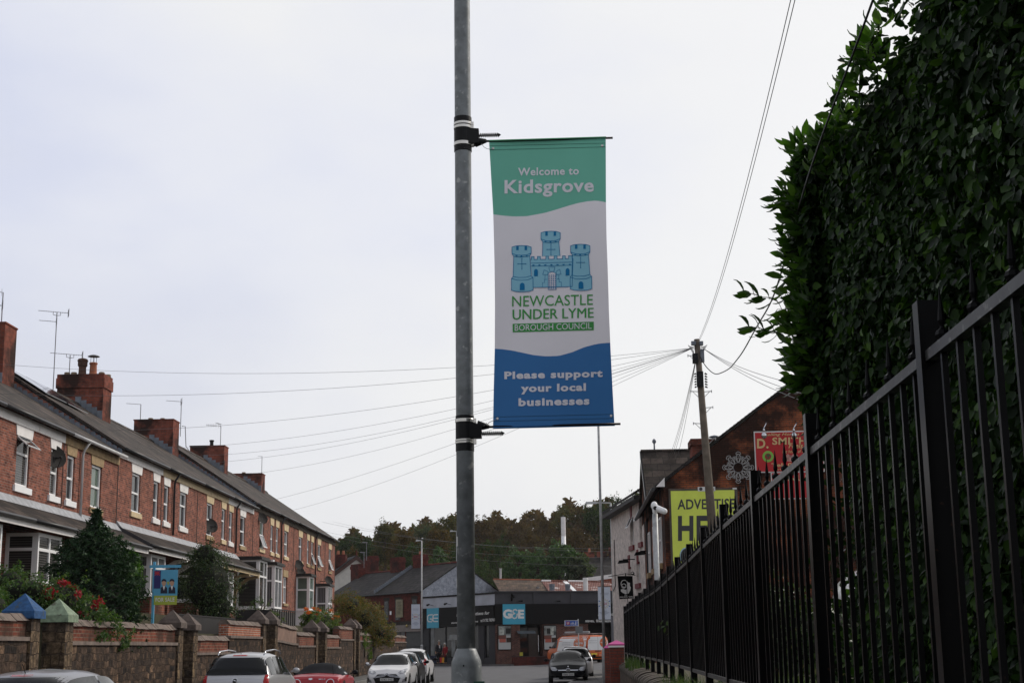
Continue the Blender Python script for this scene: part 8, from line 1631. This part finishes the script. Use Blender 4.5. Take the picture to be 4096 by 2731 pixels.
def tree(px, pyt, rpx, Y, kind, label, seed, n=8000, leaf=.21, lowpy=None, group='trees on the wooded hill', gy=None):
    p = at(px, pyt, Y); s = F / Y; r_ = rpx / s; gzz = hill(p.x, Y) if gy is None else gy; rr = random.Random(seed)
    low = max(gzz + .6, p.z - 3.1 * r_) if lowpy is None else at(px, lowpy, Y).z; H_ = p.z - low
    cs = [(p.x, Y, low + H_ * .52, r_ * .92, r_ * .9, H_ * .47, 1.6)]
    for k in range(7):
        a = k * 2.4 + rr.uniform(0, 1); h_ = rr.uniform(.15, .82); q = r_ * (.45 + .35 * (1 - abs(h_ - .4)))
        cs.append((p.x + math.cos(a) * q, Y + math.sin(a) * q, low + H_ * h_, r_ * rr.uniform(.38, .55), r_ * .45, H_ * rr.uniform(.14, .24), .45))
    cs.append((p.x + rr.uniform(-.2, .2) * r_, Y, p.z - H_ * .14, r_ * .42, r_ * .42, H_ * .15, .4))
    t = thing('tree', label, 'tree', (p.x, Y, gzz), 0, group)
    V, Fc = crown(cs, n, seed, leaf, leaf * .6, .35, .1, .5); npmesh('crown', V, Fc, tl[kind], t)
    tr = MB().tube([(p.x, Y, gzz - .3), (p.x + .1, Y, low + H_ * .2), (p.x, Y, low + H_ * .8)], [.28, .2, .05], 8)
    for k in range(6): a = k * 1.1; tr.tube([(p.x, Y, low + H_ * (.1 + .09 * k)), (p.x + math.cos(a) * r_ * .7, Y + math.sin(a) * r_ * .7, low + H_ * (.35 + .09 * k))], [.1, .02], 5)
    part('trunk', tr, m_bark, t); return t
TR = [(1395, 2140, 50, 200, 'dark', 'dark tree on the hill just beyond the end of the terrace'), (1408, 2205, 42, 168, 'orange', 'small yellow orange tree right behind the terrace end'), (1470, 2150, 45, 195, 'dark', 'low dark tree above the thin aerial'),
 (1540, 2088, 56, 186, 'olive', 'tall loose crowned tree left of the street lamp head'), (1612, 2112, 62, 178, 'orange', 'orange brown tree behind the street lamp head'), (1700, 2098, 60, 205, 'grey', 'thin grey green tree between the orange trees'),
 (1745, 2108, 66, 180, 'orange', 'dark tree with rusty patches left of the near column'), (1800, 2052, 66, 190, 'olive', 'highest olive tree just left of the near column'), (1915, 2066, 66, 190, 'brown', 'brown topped tree just right of the near column'), (1860, 2170, 110, 164, 'dark', 'wide dark green tree behind the grey gable'),
 (1990, 2078, 60, 202, 'brown', 'brown tree right of the near column, second from it'), (2075, 2072, 74, 200, 'brown', 'broad reddish brown tree left of the white works chimney'), (2160, 2062, 66, 204, 'brown', 'reddish tree just left of the white works chimney top'),
 (2245, 2018, 76, 212, 'olive', 'flat topped tree rising behind the white works chimney'), (2325, 2022, 66, 212, 'brown', 'dark brown tree between the works chimney and the lamp columns'), (2395, 2008, 60, 206, 'dark', 'dark tree behind the right lamp column'), (2462, 1984, 70, 198, 'dark', 'dark green tree above the roof of the inn'), (2545, 1968, 72, 192, 'dark', 'dark tree at the right end of the wood by the slate wing'),
 (2300, 2110, 80, 180, 'brown', 'dull brown tree low on the slope right of the works chimney'), (2130, 2130, 80, 182, 'brown', 'rusty tree low on the slope left of the works chimney'), (2000, 2150, 90, 172, 'dark', 'dark tree on the slope behind the tiled roof'), (1660, 2170, 80, 166, 'dark', 'dark tree behind the red brick chimney stacks')]
for k, a in enumerate(TR): tree(*a, 100 + k)
tree(2232, 2166, 92, 140, 'green', 'bushy green tree in front of the white works chimney', 201, 5200, .30, 2345, None, .2); tree(2318, 2215, 58, 138, 'grey', 'grey green end of the bushy trees beside the brown roofs', 202, 2600, .28, 2345, None, .2)
tree(2075, 2196, 62, 142, 'green', 'light green young tree behind the tiled roof', 203, 3000, .28, 2335, None, .2); tree(2150, 2240, 60, 139, 'green', 'low green bush behind the orange ridge tiles', 204, 2400, .28, 2340, None, .2); tree(1745, 2190, 50, 150, 'green', 'pale green tree half hidden behind the slate roof', 205, 1400, .28, 2300, None, .2)
r = np.random.default_rng(77); sil = [(1200, 2190), (1341, 2160), (1500, 2140), (1560, 2112), (1620, 2118), (1740, 2092), (1830, 2074), (1990, 2082), (2100, 2070), (2194, 2058), (2260, 2028), (2386, 2024), (2438, 2015), (2600, 1990), (2900, 1960)]
n = 34000; px = r.uniform(1180, 2760, n); top_ = np.interp(px, [a for a, _ in sil], [b for _, b in sil]) + 22 * np.sin(px / 23) + 10 * np.sin(px / 9.1); py = top_ + (2420 - top_) * r.uniform(0, 1, n) ** 1.2; Y_ = 225 - 55 * ((py - top_) / (2420 - top_)) + r.uniform(-4, 4, n)
D = np.array([ray(a, b) for a, b in zip(px, py)]); P = np.array(EYE) + D * (Y_ / D[:, 1])[:, None]; C_ = P[r.integers(0, 500, n)]; V, Fc = leaves(n, P, np.tile([0, -.6, .6], (n, 1)), .75, .5, 5, .1, .8)
cut = n * 5 * 5 // 9; o = npmesh('woodland', V, Fc, tl['brown']); o['kind'] = 'stuff'; o['label'] = 'far mixed wood covering the hill'
o = part('wood_floor', MB().add([(x, y, hill(x, y) + 3.5) for y in (185, 205, 228, 260) for x in np.linspace(-90, 50, 20)], [(j * 20 + i, j * 20 + i + 1, (j + 1) * 20 + i + 1, (j + 1) * 20 + i) for j in range(3) for i in range(19)]), m_twig_core); o['kind'] = 'stuff'
# ------------------------------------------------------------------ two people in front of the shop
m_skin = mat('skin', (.40, .22, .15), .6, var=.05)
def skinmesh(name, V, E, rad, m, par, sub=2):
    me = bpy.data.meshes.new(name); me.from_pydata(V, E, []); o = bpy.data.objects.new(name, me); col.objects.link(o); md = o.modifiers.new('skin', 'SKIN'); md.use_smooth_shade = True
    for i, sv in enumerate(me.skin_vertices[0].data): sv.radius = rad[i] if hasattr(rad[i], '__len__') else (rad[i], rad[i]); sv.use_root = i == 0
    o.modifiers.new('smooth', 'SUBSURF').levels = sub
    dg = bpy.context.evaluated_depsgraph_get(); nm = bpy.data.meshes.new_from_object(o.evaluated_get(dg)); o.modifiers.clear(); o.data = nm; nm.materials.clear(); nm.materials.append(m); bpy.data.meshes.remove(me); o.parent = par; return o
def person(label, x, y, rz, h, jacket, trous, shirt, hairm, headtilt=.0, skirt=False, armL=(.0, .0), armR=(.0, .0), hairlong=0):
    s = h / 1.75; p = thing('person', label, 'person', (x, y, gz(x, y) + .14), rz); q = lambda *a: tuple(v * s for v in a)
    hx, hy = .0, -.05 - headtilt
    V = [q(0, 0, .95), q(0, 0, 1.12), q(0, .0, 1.32), q(0, -.01, 1.45), q(hx, hy * .6, 1.53), q(hx, hy, 1.62), q(hx, hy - .01, 1.70)]; E = [(0, 1), (1, 2), (2, 3), (3, 4), (4, 5), (5, 6)]; rad = [(.15, .11), (.13, .10), (.16, .11), (.08, .07), .055, (.075, .09), (.065, .08)]
    arms = []
    for sg, (ax, ay) in ((-1, armL), (1, armR)):
        i = len(V); V += [q(sg * .19, 0, 1.40), q(sg * .25, -.02 - ay * .3, 1.14), q(sg * (.25 + ax), -.10 - ay, .92), q(sg * (.25 + ax), -.13 - ay, .84)]; E += [(2, i), (i, i + 1), (i + 1, i + 2), (i + 2, i + 3)]; rad += [.06, .045, .033, .03]; arms.append(i)
        for f, (dx, dy, l) in enumerate(((-.026, -.014, .085), (-.010, -.018, .10), (.008, -.016, .095), (.024, -.010, .075), (-.038, -.034, .05))):
            j = len(V); b_ = V[i + 3]; V += [(b_[0] + dx * s, b_[1] + dy * s, b_[2] - l * .5 * s), (b_[0] + dx * s * 1.05, b_[1] + (dy - .016) * s, b_[2] - l * s)]; E += [(i + 3, j), (j, j + 1)]; rad += [.0095, .008]
    for sg in (-1, 1):
        i = len(V); V += [q(sg * .09, 0, .88), q(sg * .10, -.02, .48), q(sg * .10, .01, .09), q(sg * .11, -.14, .04)]; E += [(0, i), (i, i + 1), (i + 1, i + 2), (i + 2, i + 3)]; rad += [.085, .06, .042, .035]
    rad = [(a[0] * s, a[1] * s) if hasattr(a, '__len__') else a * s for a in rad]; skinmesh('body', V, E, rad, m_skin, p)
    V = [q(0, 0, .80 if not skirt else .55), q(0, 0, 1.0), q(0, 0, 1.15), q(0, 0, 1.33), q(0, 0, 1.44)]; E = [(0, 1), (1, 2), (2, 3), (3, 4)]; rad = [(.20, .15), (.18, .14), (.165, .13), (.19, .135), (.09, .085)]
    for sg, (ax, ay) in ((-1, armL), (1, armR)): i = len(V); V += [q(sg * .19, 0, 1.39), q(sg * .25, -.02 - ay * .3, 1.14), q(sg * (.25 + ax), -.10 - ay, .90)]; E += [(3, i), (i, i + 1), (i + 1, i + 2)]; rad += [.085, .065, .05]
    skinmesh('jacket', V, E, [(a[0] * s, a[1] * s) if hasattr(a, '__len__') else a * s for a in rad], jacket, p)
    V = [q(0, 0, .92)]; E = []; rad = [(.16, .12)]
    for sg in (-1, 1): i = len(V); V += [q(sg * .09, 0, .82), q(sg * .10, -.02, .48), q(sg * .10, .01, .10)]; E += [(0, i), (i, i + 1), (i + 1, i + 2)]; rad += [.10, .078, .062]
    skinmesh('trousers', V, E, [(a[0] * s, a[1] * s) if hasattr(a, '__len__') else a * s for a in rad], trous, p)
    hb = MB().ball(q(hx, hy + .02, 1.715), q(.092, .105, .085), 14, 8)
    if hairlong: hb.ball(q(hx, hy + .05, 1.66), q(.095, .085, .10), 12, 8)
    part('hair', hb, hairm, p, smooth=True, local=True)
    f = MB().ball(q(hx, hy - .102, 1.645), q(.016, .022, .024), 8, 5)
    for sg in (-1, 1): f.ball(q(hx + sg * .078, hy + .005, 1.65), q(.012, .022, .032), 8, 5)
    part('nose_and_ears', f, m_skin, p, smooth=True, local=True); part('eyes', MB().ball(q(hx - .032, hy - .084, 1.672), q(.011, .008, .007), 8, 5).ball(q(hx + .032, hy - .084, 1.672), q(.011, .008, .007), 8, 5), m_ink, p, local=True); part('mouth', MB().ball(q(hx, hy - .088, 1.60), q(.024, .007, .006), 8, 5), mat('lips', (.28, .10, .09), .6, var=0), p, local=True)
    if shirt: part('shirt_front', MB().add([q(-.055, -.135, 1.43), q(.055, -.135, 1.43), q(.03, -.155, 1.18), q(-.03, -.155, 1.18)], [(0, 1, 2, 3)]), shirt, p, local=True)
    sh = MB(); [sh.ball(q(sg * .105, -.06, .035), q(.045, .13, .04), 10, 6) for sg in (-1, 1)]; part('shoes', sh, m_ink, p, smooth=True, local=True)
    return p
m_grey_h = mat('grey_hair', (.38, .36, .33), .8, var=.15, ns=30); m_wh = mat('white_hair', (.60, .58, .54), .8, var=.1, ns=30)
x, y = at(1755, 2662, 114.6).x, 114.6
person('grey haired man in a dark suit and white shirt standing by the shop window', x, y, R(35), 1.74, mat('navy_suit', (.012, .012, .018), .85, var=.1), mat('dark_trousers', (.010, .010, .013), .85, var=.1), m_white, m_grey_h, .03, armL=(.10, .02))
x2, y2 = at(1782, 2662, 114.0).x, 114.0
person('white haired woman in a dark red coat standing beside the suited man', x2, y2, R(-40), 1.54, mat('dark_red_coat', (.20, .012, .018), .85, var=.12), mat('dark_skirt', (.02, .018, .02), .9, var=.1), None, m_wh, .04, True, armR=(.0, .02), hairlong=1)
bx, by = at(1768, 2650, 113.7).x, 113.7; bg_ = thing('shopping_bag', 'red and yellow carrier bag held between the two people', 'bag', (bx, by, gz(bx, by) + .2)); z0 = gz(bx, by) + .24
part('bag_body', MB().hexa([(bx - .15, by - .08, z0), (bx + .15, by - .08, z0), (bx + .15, by + .08, z0), (bx - .15, by + .08, z0), (bx - .18, by - .05, z0 + .38), (bx + .18, by - .05, z0 + .38), (bx + .18, by + .05, z0 + .38), (bx - .18, by + .05, z0 + .38)]), mat('yellow_bag', (.60, .30, .02), .5, var=.1), bg_); part('red_side', MB().hexa([(bx - .152, by - .086, z0), (bx - .02, by - .086, z0), (bx - .02, by - .081, z0), (bx - .152, by - .081, z0), (bx - .182, by - .056, z0 + .38), (bx + .03, by - .056, z0 + .38), (bx + .03, by - .051, z0 + .38), (bx - .182, by - .051, z0 + .38)]), mat('red_bag', (.45, .02, .02), .5, var=.1), bg_); part('bag_handles', MB().tube([(bx - .08, by, z0 + .37), (bx - .05, by, z0 + .55), (bx + .05, by, z0 + .55), (bx + .08, by, z0 + .37)], .01, 5), mat('red_bag', (.45, .02, .02)), bg_)
tx, ty = at(1733, 2662, 114.2).x, 114.2; tr_ = thing('shopping_trolley', 'dark blue wheeled shopping bag beside the suited man', 'shopping trolley', (tx, ty, gz(tx, ty) + .1)); z0 = gz(tx, ty) + .14
part('bag_body', MB().hexa([(tx - .22, ty - .15, z0 + .08), (tx + .22, ty - .15, z0 + .08), (tx + .22, ty + .15, z0 + .08), (tx - .22, ty + .15, z0 + .08), (tx - .24, ty - .17, z0 + .62), (tx + .24, ty - .17, z0 + .62), (tx + .24, ty + .17, z0 + .62), (tx - .24, ty + .17, z0 + .62)]), mat('navy_bag_cloth', (.018, .025, .055), .8, var=.2), tr_); part('trolley_frame', MB().tube([(tx - .15, ty + .18, z0 + .05), (tx - .15, ty + .2, z0 + .85), (tx + .15, ty + .2, z0 + .85), (tx + .15, ty + .18, z0 + .05)], .012, 6), m_alu, tr_)
for sg in (-1, 1): part('wheel', MB().cyl((tx + sg * .20, ty + .15, z0 + .06), (tx + sg * .24, ty + .15, z0 + .06), .07, n=12), m_ink, tr_)
struct('far_pavement', MB().hexa([(-16, 122, 0), (-10.2, 113.2, 0), (-3.6, 108.4, 0), (-8, 125, 0), (-16, 122, .39), (-10.2, 113.2, .40), (-3.6, 108.4, .40), (-8, 125, .40)]), m_pave)
# ------------------------------------------------------------------ thin autumn haze over everything
m = bpy.data.materials.new('thin_haze'); m.use_nodes = True; nt = m.node_tree; nt.nodes.remove(nt.nodes['Principled BSDF'])
pv = N(nt, 'ShaderNodeVolumePrincipled'); pv.inputs['Color'].default_value = (.93, .94, .96, 1); pv.inputs['Density'].default_value = .00013; pv.inputs['Anisotropy'].default_value = .3
nt.links.new(pv.outputs[0], nt.nodes['Material Output'].inputs['Volume'])
struct('haze', MB().box(-905, 905, -405, 1405, -1.5, 60), m, 'stuff')
